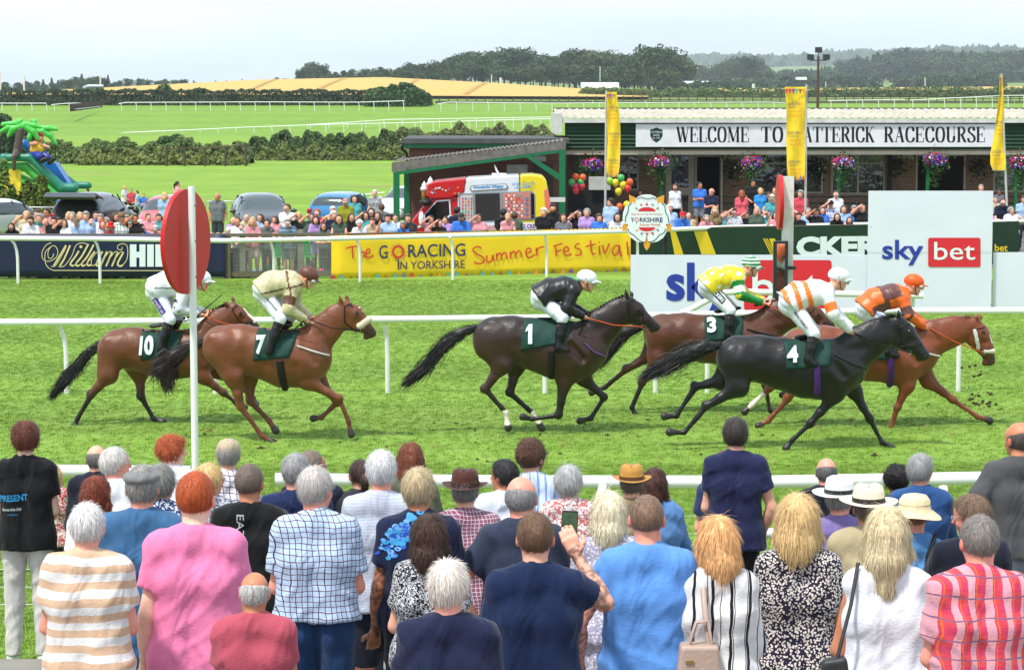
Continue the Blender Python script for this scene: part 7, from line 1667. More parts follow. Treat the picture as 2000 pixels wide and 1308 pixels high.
h1=horse('dark brown racehorse number 1 with white hind socks and plaited mane',32.9,cC,dict(seed=3,points=(26,20,18),muzzle=(34,24,22),dark=(34,24,20),dorsal=.8,hair=(16,14,14),coat=(66,41,30),ptz=.75,T=[(640,555,150),(765,555,150),(900,590,170),(1040,622,194),(1170,645,202),(1275,640,125)],
N=[(1265,570,138),(1370,465,106),(1465,380,80),(1525,325,56)],H=[(1545,320,48),(1590,362,60),(1560,410,60),(1650,425,46),(1722,475,36),(1700,500,26)],E=[((1538,285),(1514,214)),((1565,275),(1560,240))],
NH=[(610,600),(690,720),(578,888),(718,1045),(732,1145)],FH=[(720,600),(785,740),(745,930),(895,1060),(958,1165)],NF=[(1160,680),(1110,830),(1070,1060),(895,1088),(830,1072)],FF=[(1200,680),(1240,830),(1378,955),(1290,1097),(1215,1115)],
mane=[(1240,400),(1330,360),(1420,305),(1520,262)],tail=[(510,480,24),(400,525,36),(290,610,48),(190,730,42),(85,820,26)],cloth=[(835,422),(1175,430),(1110,560),(815,628)],num=('1',850,575,42,112),girth=([(1020,620),(1020,800)],.05,BRNG),breast=([(1240,570),(1300,630),(1375,665)],mat('violet_breast_girth',(120,84,150),.6)),plait=1,
socks=[(722,1075,52,-1),(925,1085,50,1)],straps=[[(1600,285),(1530,310),(1545,390),(1630,450)],[(1635,385),(1640,455)]],handp=(1235,405),mouth=(1640,470),orein=1,sad=((940,425),(1080,425))),(1060,850))
h3=horse('bay racehorse number 3 partly hidden behind the black horse',35.1,cD,dict(BAYC,seed=4,coat=(94,54,32),T=[(225,570,118),(340,580,128),(470,600,135),(600,610,142),(720,612,142),(800,600,100)],
N=[(800,540,112),(900,470,88),(1000,440,68),(1050,435,52)],H=[(1075,440,42),(1110,465,50),(1095,500,48),(1150,500,38),(1195,525,28),(1170,535,20)],E=[((1060,415),(1045,370)),((1085,405),(1075,365))],
NH=[(220,600),(190,700),(100,850),(38,990),(62,1036)],FH=[(230,600),(165,695),(15,782),(-110,885),(-190,915)],NF=[(770,640),(800,750),(810,862),(838,1005),(860,1040)],FF=[(780,640),(870,740),(990,800),(960,900),(920,930)],
mane=[(760,400),(850,375),(950,375),(1050,385)],tail=[(110,520,22),(0,570,30),(-70,650,26),(-110,705,8)],cloth=[(455,478),(690,418),(670,580),(460,608)],num=('3',470,556,52,74),girth=([(655,590),(660,740)],.05,BRNG),breast=([(700,535),(790,560),(880,585)],BRNG),mlen=.1,
straps=[[(1100,420),(1060,450),(1130,520)]],handp=(785,380),mouth=(1140,520),orein=1,sad=((540,440),(660,420))),(1390,815))
h8=horse('chestnut racehorse leading on the right with fleecy cheekpieces',33.6,cE,dict(seed=5,points=(124,68,38),muzzle=(60,40,34),dark=(110,58,32),hair=(120,62,34),coat=(128,68,38),ptz=.3,T=[(200,650,118),(320,650,125),(450,670,135),(600,690,152),(760,700,168),(875,690,115)],
N=[(870,640,112),(970,590,94),(1075,555,78),(1165,530,58)],H=[(1200,520,46),(1232,568,58),(1200,605,52),(1268,650,44),(1288,722,36),(1255,745,24)],E=[((1212,498),(1210,450)),((1235,490),(1240,458))],
NH=[(180,680),(170,830),(110,940),(-5,1068),(-60,1098)],FH=[(200,680),(110,810),(20,890),(-85,985),(-130,1028)],NF=[(790,720),(800,860),(742,990),(708,1100),(695,1140)],FF=[(880,730),(940,850),(1085,960),(1225,1058),(1300,1080)],
mane=[(920,520),(1000,490),(1100,490),(1200,480)],tail=[(90,600,20),(40,640,28),(0,700,26),(-30,740,8)],cloth=[(440,560),(740,560),(720,700),(470,720)],girth=([(690,650),(700,860)],.05,PUR),breast=([(840,640),(930,680),(1005,700)],mat('white_breast_girth')),mlen=.11,
socks=[(-62,960,62,1)],blaze=[(1268,545,15),(1280,575,15),(1290,610,15),(1298,650,12)],straps=[[(1255,530),(1195,540),(1200,640)],[(1215,665),(1300,650)]],fleece=((1258,668),(1302,668),.038),cheek=[(1195,550),(1207,600),(1218,650)],handp=(905,520),mouth=(1225,690),orein=1,sad=((600,560),(700,550))),(1760,835))
h4=horse('black racehorse number 4 at full stretch nearest the viewer',31.4,cD,dict(seed=6,points=(18,17,17),muzzle=(26,22,22),dark=(20,18,19),hair=(12,12,13),coat=(24,20,22),ptz=.5,T=[(665,712,134),(785,715,132),(920,745,148),(1060,772,168),(1190,780,174),(1285,770,122)],
N=[(1265,720,130),(1370,640,108),(1470,580,88),(1550,535,64)],H=[(1588,515,52),(1632,560,58),(1605,605,60),(1690,640,44),(1738,695,36),(1712,715,26)],E=[((1592,485),(1584,425)),((1612,478),(1618,440))],
NH=[(650,740),(655,870),(470,985),(342,1135),(258,1132)],FH=[(670,740),(590,850),(418,882),(303,1055),(235,1057)],NF=[(1200,800),(1215,915),(1070,1085),(968,1180),(932,1226)],FF=[(1240,800),(1340,905),(1432,1070),(1502,1205),(1565,1242)],
mane=[(1330,545),(1420,520),(1500,495),(1590,475)],tail=[(550,635,22),(450,655,40),(340,700,56),(250,755,46),(165,790,18)],cloth=[(915,612),(1195,575),(1175,740),(925,765)],num=('4',928,724,66,84),girth=([(1098,740),(1105,900)],.05,PUR),breast=([(1200,680),(1300,730),(1400,770)],mat('green_breast_girth',(22,52,44),.6)),mlen=.14,
blaze=[(1395,650,11),(1405,662,9)],straps=[[(1655,510),(1585,530),(1600,600),(1650,665)],[(1600,640),(1740,625)]],handp=(1305,550),mouth=(1650,672),sad=((1010,590),(1110,580))),(1560,880))
SILK=lambda c:('silk',c)
j10=jockey('jockey in white silks with black stars and a white cap riding number 10',h10,dict(T=[(735,225),(850,175),(950,200)],head=(1045,170),el=(905,345),ha=(1030,385),kn=(850,415),an=(795,600),to=(850,632)),dict(hc=(238,240,244),top=('silks',SILK((232,234,240))),whip=((1195,250),(1030,395))))
j7=jockey('jockey in cream silks with brown braces and a brown cap riding number 7',h7,dict(T=[(462,235),(565,165),(665,190)],head=(762,150),el=(640,345),ha=(748,422),kn=(590,410),kn2=(640,410),an=(520,600),to=(515,625),look=28),dict(hc=(112,72,56),top=('silks',SILK((214,202,160))),whip=((548,600),(750,420))))
j1=jockey('jockey in black silks and a white cap riding number 1',h1,dict(T=[(945,280),(1055,215),(1165,215)],head=(1262,172),el=(1118,340),ha=(1235,402),kn=(1095,405),an=(1068,590),to=(1120,610)),dict(hc=(240,242,246),top=('silks',SILK((34,34,38))),whip=((1150,635),(1245,430))))
j3=jockey('jockey in yellow silks with green sleeves and a striped green cap riding number 3',h3,dict(T=[(478,300),(565,235),(650,240)],head=(735,185),el=(662,335),ha=(790,385),kn=(605,430),an=(588,560),to=(635,582)),dict(hc=('hstripe',(226,234,228),(30,140,80),.05),top=('silks',SILK((232,216,50)))))
j8=jockey('jockey in orange and brown silks and an orange cap on the leading chestnut',h8,dict(T=[(565,430),(670,345),(770,350)],head=(848,290),el=(795,450),ha=(900,525),kn=(700,520),an=(680,660),to=(720,680)),dict(hc=(244,104,30),top=('silks',SILK((240,116,40)))))
j4=jockey('jockey in white silks with orange bands and a white cap on the black horse',h4,dict(T=[(955,395),(1050,320),(1160,335)],head=(1245,258),el=(1200,450),ha=(1300,548),kn=(1085,560),an=(1050,700),to=(1085,728)),dict(hc=(240,242,246),top=('silks',SILK((238,238,242)))))
# patterns printed on the silks, lettering on the breeches
def paint(t,fn,nm='racing_silks',vcol='Col'):
 """colour areas of a garment by position (the cloth itself is dyed so)"""
 for ch in t.children:
  if ch.name.split('.')[0]==nm:
   me=ch.data;V=np.empty(len(me.vertices)*3);me.vertices.foreach_get('co',V);V=V.reshape(-1,3);cols=fn(V)
   ca=me.color_attributes.new('Col','FLOAT_COLOR','POINT');c4=np.ones((len(V),4),dtype=np.float32);c4[:,:3]=cols;ca.data.foreach_set('color',c4.ravel());me.materials.clear();me.materials.append(SILKC)
SILKC=mat('dyed_silk',(200,200,200),.4,src='col',var=.04,vs=6,spec=.45,bump=.35,bs=9)
def fill(V,c):return np.tile(V3(s2l(c))*.86,(len(V),1))
def P4(u,v,h):return h[1](u,v)
def seg_t(V,a,b):d=b-a;return ((V-a)@d)/(d@d),np.linalg.norm(np.cross(V-a,d/np.linalg.norm(d)),axis=1)
def arms_mask(V,h,d):
 _,P,org,mp=h;out=[]
 a,e,w=P(*d[0],-.165),P(*d[1],-.25),P(*d[2],-.10);t1,d1=seg_t(V,a,e);t2,d2=seg_t(V,e,w)
 up=(d1<.125)&(t1>.25)&(t1<1.05)&(V[:,1]<-.09);fo=(d2<.12)&(t2>-.05)&(t2<1.1)&(V[:,1]<0);return up,fo,t1,t2
def f4(V):
 c=fill(V,(238,238,242));a,b=P4(955,395,h4),P4(1160,335,h4);tt,dd=seg_t(V,a,b);s=np.abs(((tt-.08)*3.3)%1-.5)<.24;up,fo,t1,t2=arms_mask(V,h4,((1160,335),(1200,450),(1300,548)))
 c[s&(tt<.62)&~up&~fo]=V3(s2l((246,130,50)));c[up&(t1>.45)&(t1<.85)]=V3(s2l((246,130,50)));return c
paint(j4,f4)
def f8(V):
 c=fill(V,(242,118,42));a,b=P4(565,430,h8),P4(770,350,h8);tt,dd=seg_t(V,a,b);ax=(b-a)/np.linalg.norm(b-a);n_=V3((-ax[2],0,ax[0]));q=(V-a)@n_
 up,fo,t1,t2=arms_mask(V,h8,((770,350),(795,450),(900,525)));br=V3(s2l((104,66,62)))
 c[((tt>.5)&(tt<1.0)&(q>.03)|(tt>-.1)&(tt<.62)&(q<.03)&(tt>.12))&~up&~fo]=br;c[up&(t1>.6)]=br;c[fo&(t2<.12)]=br;return c
paint(j8,f8)
def f3(V):
 c=fill(V,(236,220,52));w=np.abs(wob(V,17,4))>.62;c[w]=V3(s2l((240,238,220)));up,fo,t1,t2=arms_mask(V,h3,((650,240),(662,335),(790,385)));gr_=V3(s2l((26,140,64)))
 c[up|fo]=gr_;c[up&(t1>.55)&(t1<.9)]=V3(s2l((240,242,240)));return c
paint(j3,f3)
def f7(V):
 c=fill(V,(212,202,164));a,b=P4(462,235,h7),P4(665,190,h7);tt,dd=seg_t(V,a,b);up,fo,t1,t2=arms_mask(V,h7,((665,190),(640,345),(748,422)));br=V3(s2l((110,72,56)))
 c[(np.abs(V[:,2]-(a[2]-.02+(V[:,0]-a[0])*.22))<.013)&(V[:,1]<-.08)&~up&~fo]=br;c[(np.abs(tt-.92)<.035)&(V[:,1]<-.05)&~fo]=br;c[up&(t1>.5)&(t1<.85)]=br;return c
paint(j7,f7)
def f1(V):
 c=fill(V,(34,34,38));a=P4(1160,150,h1);m_=(np.linalg.norm(V-(P4(1165,200,h1)+(0,.02,.1)),axis=1)<.11)&(V[:,2]>P4(1165,165,h1)[2]);c[m_]=V3(s2l((40,170,110)));return c
paint(j1,f1)
def f10(V):
 c=fill(V,(232,234,240));a,b=P4(735,225,h10),P4(950,200,h10);m_=(np.abs(V[:,2]-(a[2]+.04+(V[:,0]-a[0])*.0))<.012)&(V[:,1]<-.1)&(V[:,0]>a[0]+.03)&(V[:,0]<b[0]);c[m_]=V3(s2l((40,36,40)));return c
paint(j10,f10)
BK=mat('black_print',(22,22,26),.6,var=0)
decal(j7,'P.J. McDONALD',h7[1],474,262,130,17,.84,-.3,BK,bv_of(j7,('breeches',)))
decal(j3,'VICKERS',h3[1],492,312,92,22,.80,-.3,mat('white_print'),bv_of(j3,('breeches',)),back=mat('dark_patch',(40,44,34),.6,var=0))
decal(j4,'MARIO ENERGY',h4[1],968,438,118,15,.95,-.3,BK,bv_of(j4,('breeches',)))
decal(j10,'credit as',h10[1],738,290,105,24,.95,-.3,mat('pale_print',(230,190,190),.6,var=0),bv_of(j10,('breeches',)),back=mat('blue_patch',(30,70,170),.6,var=0))
decal(j8,'RACING',h8[1],590,440,90,16,.45,-.3,mat('blue_print',(70,100,180),.6,var=0),bv_of(j8,('breeches',)))
m_=MB()
for (u,v_)in ((893,288),(888,335),(912,355)):
 P_=[h10[1](u+(18 if i%2==0 else 7)*math.sin(i*math.pi/5),v_-(18 if i%2==0 else 7)*math.cos(i*math.pi/5))for i in range(10)];m_.add([(p[0],-.325,p[2])for p in P_],[tuple(range(10))])
m_.build('star_print',BK,j10)
# clods thrown up by the leader
g_=random.Random(5)
m=MB()
for i in range(34):
 p=at(1895+g_.gauss(0,14)+i*.3,725+(i%30)*2.3+g_.gauss(0,6),33.4);r_=g_.uniform(.004,.011)if i>5 else .018;m.ball(tuple(p),(r_*1.4,r_,r_),5,4)
for i in range(14):p=gnd(1916+g_.gauss(0,14),785+g_.gauss(0,5),.03);m.ball(tuple(p),(.03,.03,.02),6,4)
tag(m.build('turf_clods',mat('soil',(70,58,36),.95)),'spray of soil kicked up at the right edge in front of the leading horse','soil',kind='stuff')

m=MB()
for i in range(240):
 hx=rnd.choice([(500,860),(240,835),(1050,850),(1500,885),(1250,810),(1750,840),(900,870),(1900,800)]);p=gnd(hx[0]+rnd.gauss(0,190),min(905,max(720,hx[1]+rnd.gauss(0,26))),.012);r_=rnd.uniform(.010,.028)*(1.5 if rnd.random()<.12 else 1);n=6;q=[(p.x+r_*math.cos(k*1.05)*rnd.uniform(.8,1.9),p.y+r_*math.sin(k*1.05)*rnd.uniform(.6,1.4),.008)for k in range(n)];m.add(q+[(p.x,p.y,.012+r_*rnd.uniform(.5,1.1))],[(k,(k+1)%n,n)for k in range(n)],rnd.choice([0,1,1]))
tag(m.build('hoof_divots',[mat('soil'),mat('dry_turf',(150,140,84),.9)]),'small brown divots and tufts torn up by hooves across the turf','divots',kind='stuff')
# ================================================================ the crowd beyond the track, facing the viewer
HC=dict(d=(48,36,32),b=(92,66,46),l=(206,172,120),g=(150,146,142),w=(222,218,214),r=(160,84,50),k=(28,26,28))
TOPS=dict(w=(232,234,240),n=(34,42,70),k=(28,28,32),b=(70,130,214),p=(226,160,168),t=(90,170,176),g=(120,122,128),s=(170,196,228),o=(236,140,70),v=(190,156,212),y=(150,150,40),r=(208,84,96),m=(92,110,96),c=(238,120,130),e=(206,190,160),q=(60,150,220))
def far_person(px,top,h,hs_,tc,arms,label,rz=180,fem=0,b=1.,Y=None,lift=None,pat=None,turn=0,lean=0,group=None,**sp):
 if Y is None:Y=F*(CH-h)/(top-205)
 Y=max(Y,fY(px)+.42)if lift is None else Y;zt=at(px,top,Y).z;lo=0.
 if lift is not None:lo=zt-h
 elif abs(zt-h)>.05:h=max(1.15,zt)
 if sp.get('hat'):zt-=.0
 if arms=='lean' and not lean:lean=14
 J,S=stand(h,b,(arms,arms)if isinstance(arms,str)and arms not in ('phone','up')else ((arms if isinstance(arms,tuple)else ('lean',arms))),turn,6,lean,fem)
 k=(zt-lo)/(J['hed'][2]+.105*S)
 for q in J:
  if q not in ('fwd','up'):J[q]=J[q]*k
 a=R(rz);base=(xat(px,Y)-(J['hed'][0]*math.cos(a)-J['hed'][1]*math.sin(a)),Y-(J['hed'][0]*math.sin(a)+J['hed'][1]*math.cos(a)),lo)
 if arms=='lean':base=(base[0],max(base[1],fY(px)+.36),lo)
 st={'s':'short','c':'crop','B':'bald','L':'long','o':'bob','u':'curly','f':'bouffant','P':'ponytail'}[hs_[0]];c_=TOPS[tc[0]]
 top_=(tc[1:]or ('vest' if False else 'tee'),(pat if pat else c_));kw=dict(legs=('trousers',(60,62,74)),shoes=(50,46,44));kw.update(sp)
 for q,w_ in (('shl',1),('shr',1)):J[q]=J[q]*[1.14,1,1]
 t=human(label,base,J,dict(S=S*k*1.1,b=b,fem=fem,hair=(st,HC[hs_[1]]),top=top_,hs=S*k*1.1,**kw),near=False,group=group);t.rotation_euler[2]=a;return t
FS,SUN=far_person,dict(glasses='sun')
CK=lambda a,b_:('check',a,b_,b_,.09)
for r_ in [
(22,437,1.6,'od','k','lean','woman with sunglasses and a yellow paper at the left end of the navy banner',dict(fem=1,tone='tan',**SUN)),(60,424,1.62,'sd','wshirt','lean','dark haired man in sunglasses and an open white shirt over the navy banner',dict(tone='tan',**SUN)),
(52,414,1.66,'fl','e','front','blonde person just behind the man in the open white shirt',dict(fem=1)),(72,411,1.7,'sb','e','front','brown haired person before the left barrier',dict(fem=1)),(78,419,1.7,'sg','t','front','grey haired man in a teal shirt bending left',dict(lean=20,turn=40)),
(89,427,1.62,'Bw','pshirt','lean','bald man in a pink checked shirt bending at the banner',dict(pat=CK((230,176,170),(208,120,120)),turn=-30,tone='pink')),(91,409,1.72,'cd','p','front','tan man with dark cropped hair before the left barrier',dict(tone='tan',turn=30)),(105,425,1.66,'sk','kjacket','front','dark haired man in a black jacket next to the pink checked shirt',{}),
(125,430,1.55,'ob','w','up','woman in white with a hand to her mouth',dict(fem=1)),(141,416,1.66,'fg','w','front','woman with ash hair at the left of the open tailgate',dict(fem=1)),(149,428,1.6,'cb','sshirt','lean','man in a khaki cap and sunglasses leaning on the navy banner',dict(hat=('cap',(130,116,90)),b=1.15,**SUN)),
(168,415,1.75,'sg','sshirt','front','tall man with glasses and a light blue shirt before the open tailgate',{}),(178,428,1.6,'Bw','w','lean','bald white bearded man in sunglasses and a white T shirt',dict(beard=(220,216,212),tone='pink',**SUN)),(196,420,1.65,'sg','w','front','grey haired woman in white below the right edge of the tailgate',dict(fem=1)),
(201,433,1.56,'or','w','lean','smiling woman with auburn hair over the navy banner',dict(fem=1,smile=1)),(216,435,1.58,'ob','r','front','person in a small red hat behind the woman with sunglasses',dict(fem=1,hat=('sunhat',(206,40,40)))),(210,441,1.5,'ol','w','lean','blonde woman with sunglasses low over the navy banner',dict(fem=1,**SUN)),
(237,419,1.7,'sg','mshirt','front','man in a brown brimmed hat and green checked shirt',dict(hat=('fedora',(146,116,84),(70,50,40)),pat=CK((222,228,222),(60,96,84)))),(254,431,1.6,'cg','k','lean','man in a grey flat cap and black T shirt',dict(hat=('flatcap',(170,176,168)))),(264,421,1.68,'ck','k','up','person with a raised arm behind the flat cap',dict(tone='tan')),
(278,441,1.5,'Bg','b','lean','bald man in blue low behind the banner by the salmon car',dict(tone='tan')),(303,442,1.5,'sw','p','lean','white haired woman in sunglasses left of the red disc',dict(fem=1,**SUN)),(425,378,1.78,'Bg','g','pocket','bald man in a charcoal T shirt and shorts standing alone on the path',dict(legs=('shorts',(70,74,84)),tone='tan',turn=30)),
(446,446,1.5,'uw','w','front','white curly haired woman in a black and white dress right of the navy banner',dict(fem=1,pat=('print',(30,30,34),(226,226,226),16))),(463,428,1.65,'Bg','w','front','bald man in white beside the dark grey car',dict(tone='tan',turn=-40)),(471,439,1.55,'cg','p','lean','woman in sunglasses with cropped grey hair at the wooden fence',dict(fem=1,**SUN)),
(493,426,1.6,'Ll','p','lean','girl with long blonde hair in a dusty pink top at the wooden fence',dict(fem=1,legs=('shorts',(216,190,190)))),(521,430,1.58,'fd','g','lean','dark haired woman in a grey vest at the wooden fence',dict(fem=1,sleeve=0)),(562,429,1.62,'sg','spolo','lean','man in sunglasses and a grey blue striped polo at the wooden fence',dict(legs=('shorts',(120,124,132)),pat=('hstripe',(150,170,190),(96,120,140),.12),b=1.15,**SUN)),
(561,400,1.72,'cb','w','front','man in sunglasses and a white T shirt right of the dark grey car',dict(turn=40,**SUN)),(567,415,1.3,'ob','t','front','small child in mint green held before the man in white',dict(fem=1,lift=1,h_=1)),(619,410,1.66,'fr','r','front','woman with ginger blonde hair and sunglasses in a rose top',dict(fem=1,**SUN)),(617,424,1.5,'Ld','v','lean','girl with long dark hair in a lilac top',dict(fem=1,legs=('shorts',(190,156,212)))),
(632,437,1.35,'Lb','g','lean','small girl with hair clips in grey at the left end of the yellow banner',dict(fem=1)),(650,405,1.7,'sw','p','front','white haired man behind the white haired man in navy',dict(tone='pink')),(652,414,1.66,'sw','n','front','white haired man in navy left of the long haired woman',dict(tone='pink',turn=-30)),(662,421,1.62,'Lb','m','lean','smiling woman with long light brown hair in a dark green sun top',dict(fem=1,sleeve=0,smile=1)),
(675,388,1.78,'Bg','y','front','bald man in sunglasses and an olive yellow T shirt',dict(tone='tan',b=1.1,**SUN)),(693,383,1.7,'Ld','t','front','woman with long dark hair in teal beside the olive yellow T shirt',dict(fem=1,sleeve=0)),(695,399,1.35,'ob','o','front','child in an orange dress right of the olive yellow T shirt',dict(fem=1,legs=None,h_=1)),(702,431,1.52,'uw','wshirt','lean','elderly white haired woman in a white shirt over the yellow banner',dict(fem=1,tone='pink')),
(727,427,1.55,'sb','ejacket','lean','brown haired boy in a beige jacket over the yellow banner',{}),(732,372,1.68,'cw','g','down','woman with short pale hair in a grey patterned dress before the white hatchback',dict(fem=1,pat=('dots',(150,150,156),(210,210,214),26,.4),legs=None)),(725,408,1.62,'od','k','front','woman in sunglasses and a black top below the patterned dress',dict(fem=1,sleeve=0,**SUN)),
(745,400,1.66,'sb','g','front','person in a grey and navy T shirt seen from behind',dict(rz=20)),(758,420,1.64,'sd','s','phone','dark haired man in light blue filming with a phone',dict(tone='pink')),(787,434,1.55,'sg','bpolo','lean','grey haired man in a blue polo leaning low over the yellow banner',dict(turn=30,tone='tan')),(797,420,1.62,'sb','g','front','man in a dark patterned T shirt before the front of the van',dict(pat=('dots',(50,52,56),(90,92,96),40,.4))),
(858,430,1.55,'Lb','k','up','woman with long dark brown hair eating before the van door',dict(fem=1,turn=-50)),(901,418,1.64,'cb','b','lean','bearded man in a dark cap and bright blue T shirt leaning on the yellow banner',dict(hat=('cap',(70,72,66)),beard=(60,44,36),b=1.25)),(893,406,1.7,'sk','n','front','dark haired man seen from behind at the van',dict(rz=-20)),
(992,418,1.6,'cl','p','lean','smiling woman in a pale pink strappy top before the serving hatch',dict(fem=1,sleeve=0,smile=1)),(983,410,1.68,'sk','k','front','dark haired person in black at the serving hatch',dict(rz=0)),(1005,416,1.6,'ub','m','front','brown haired child seen from behind under the menu board',dict(rz=0)),(1062,408,1.72,'sw','kpolo','front','white haired man in a black polo shirt at the back of the van',dict(turn=30,b=1.1)),
(1080,400,1.76,'sd','k','front','dark haired bearded man in black behind the white haired man',dict(beard=(50,40,34))),(1132,386,1.1,'Ll','t','down','little girl with long blonde hair in turquoise riding on shoulders',dict(fem=1,lift=1)),(1131,412,1.6,'od','k','up','dark haired woman carrying the girl in turquoise',dict(fem=1)),(1118,418,1.5,'ob','p','front','girl in pink left of the shoulder ride',dict(fem=1)),
(1192,389,1.76,'sd','sshirt','front','man in a light blue shirt turned away by the left flag pole',dict(turn=60,rz=150)),(1206,418,1.58,'od','w','lean','smiling dark haired woman left of the rose sign',dict(fem=1,smile=1)),(1308,401,1.66,'sw','s','front','white haired man just right of the rose sign',dict(tone='pink')),(1333,415,1.5,'cb','bpolo','lean','boy in a red baseball cap leaning on the fence',dict(hat=('cap',(220,40,60)))),
(1318,361,1.72,'ob','w','down','woman in sunglasses and a white sleeveless top at the pavilion door',dict(fem=1,sleeve=0,tone='tan',legs=('trousers',(22,22,24)),**SUN)),(1366,357,1.78,'ck','b','folded','youth in a bright blue T shirt with folded arms',dict(turn=-50,tone='tan',legs=('shorts',(140,144,150)))),(1389,369,1.76,'Bg','npolo','folded','bald man in a navy polo with folded arms',dict(tone='pink',turn=40)),
(1380,421,1.5,'fg','p','lean','grey haired woman in sunglasses and pink leaning on the fence',dict(fem=1,smile=1,**SUN)),(1396,406,1.62,'ol','e','front','blonde woman in sunglasses and a leopard print top',dict(fem=1,pat=('dots',(150,130,90),(50,44,36),30,.4),**SUN)),(1433,408,1.62,'sd','w','up','man in sunglasses shading his eyes in a white print shirt',dict(pat=('print',(226,226,228),(130,130,140),22),b=1.1,**SUN)),
(1448,373,1.68,'Lr','c','front','woman in a coral dress seen from behind',dict(fem=1,rz=0,legs=None,pat=(238,110,124))),(1470,352,1.85,'sk','k','front','tall man in a black T shirt looking down',dict(turn=-30,tone='tan',b=1.15)),(1485,369,1.66,'fl','q','front','person in royal blue right of the tall man in black',dict(fem=1)),(1513,367,1.7,'Lb','e','point','woman with long brown hair and a raised arm left of the far post',dict(fem=1,turn=40)),
(1508,383,1.66,'sw','t','front','man in a grey brimmed hat and pale teal shirt',dict(hat=('bucket',(150,144,126)),beard=(200,196,190))),(1492,411,1.1,'cl','w','front','laughing toddler in white held at the fence',dict(lift=1,smile=1)),(1515,415,1.55,'od','p','phone','woman holding a camera left of the far post',dict(fem=1)),
(1563,373,1.78,'sg','rpolo','front','grey haired man in a salmon red polo behind the far post',dict(turn=40,b=1.15)),(1560,417,1.55,'sd','k','phone','man photographing with a phone right of the far post',{}),(1594,409,1.58,'sk','k','up','dark haired man in black with hands at his mouth',dict(tone='tan')),(1620,377,1.0,'cl','w','down','blond toddler in white riding on the shoulders of a man in a cap',dict(lift=1)),
(1622,393,1.72,'cb','sshirt','up','man in a navy cap and checked shirt carrying a toddler',dict(hat=('cap',(34,40,64)),pat=CK((210,216,236),(110,60,90)))),(1632,374,1.8,'cb','w','front','man in sunglasses and a white shirt behind the toddler',dict(**SUN)),(1635,418,1.5,'od','k','lean','dark haired woman below the man in the navy cap',dict(fem=1)),(1659,425,1.45,'ob','p','lean','fair haired person peeping over the fence left of the white board',dict(fem=1)),
(1684,400,1.7,'cb','k','up','bearded man in black at the left edge of the tall white board',dict(turn=-20)),(1687,380,1.0,'cl','o','front','blond child in orange above the bearded man',dict(lift=1)),(1915,362,1.8,'cg','n','front','man whose head shows over the tall white board',{}),(1958,389,1.7,'cb','n','lean','man in blue mirrored sunglasses right of the tall white board',dict(beard=(120,90,70),**SUN)),(1943,388,1.3,'cl','e','front','fair haired child held beside the mirrored sunglasses',dict(lift=1,turn=-40)),
(1950,371,1.7,'ck','g','front','dark skinned man seated at the pavilion right of the board',dict(tone='brown',Y=86)),(1999,384,1.7,'sb','s','front','person in pale blue at the right edge behind the fence',{}),
(245,364,1.5,'cl','w','front','person in a white top kneeling on the far grass',dict(legs=('trousers',(26,26,28)),Y=96,rz=250)),(257,370,1.15,'cb','r','down','small child in red standing on the far grass',dict(Y=96,lift=1)),(268,373,1.2,'cb','s','front','man in pale blue crouching on the far grass',dict(Y=95,rz=100,lift=1)),(281,379,1.1,'cb','b','front','child in blue sitting on the far grass',dict(Y=95,lift=1)),(348,355,1.66,'Pk','p','down','woman with a black ponytail in a pale pink blouse on the far grass',dict(fem=1,rz=-60,legs=('skirt',(30,30,34),.6))),
(322,377,1.66,'ol','s','front','blonde woman in a pale blue top seen from behind by the salmon car',dict(fem=1,rz=0)),(171,369,1.3,'cd','g','front','dark haired child in grey at the foot of the inflatable slide',dict(Y=98,lift=1,rz=90)),(958,380,1.7,'ck','nvest','front','ice cream seller in a black apron inside the van',dict(Y=74.2,lift=1,rz=90)),(1360-22,366,1.7,'Lk','k','front','person in black standing in the pavilion doorway shade',dict(Y=94.5,fem=1)),
(1600,400,1.4,'cb','k','front','person seated on the verandah behind the red polo man',dict(Y=91.5)),(1672,392,1.4,'sb','g','front','person seated on the verandah below the second window',dict(Y=91.6)),(1250,372,1.66,'sd','k','front','person in black standing on the verandah behind the rose sign',dict(Y=90.8)),(1270,378,1.6,'ob','r','front','woman in red on the verandah behind the rose sign',dict(Y=91,fem=1))]:
 kw=dict(r_[7]);kw.pop('h_',None)
 FS(*r_[:7],**kw)
g_=random.Random(21)
for px in (34,47,113,134,157,187,207,226,247,290,310,455,481,508,537,583,607,641,686,713,738,772,842,870,935,1100,1146,1170,1345,1412,1421,1458,1478,1500,1536,1578,1606,1648,1668,1930,1975):
 f_=g_.random()<.5;FS(px,g_.uniform(414,427)-max(0,px-650)*.012,1.68,g_.choice(['ob','Lb','ol','fg']if f_ else ['sb','cd','sg','Bg','cb']),g_.choice('wnkbpgsevmt'),g_.choice(['front','folded','up','front']),'spectator standing in the second row of the crowd behind the far fence',fem=int(f_),turn=g_.uniform(-40,40),b=g_.uniform(.95,1.2),group='second row of the far crowd',Y=(g_.uniform(65,66.5)if px<1200 else g_.uniform(68.6,69.8)))
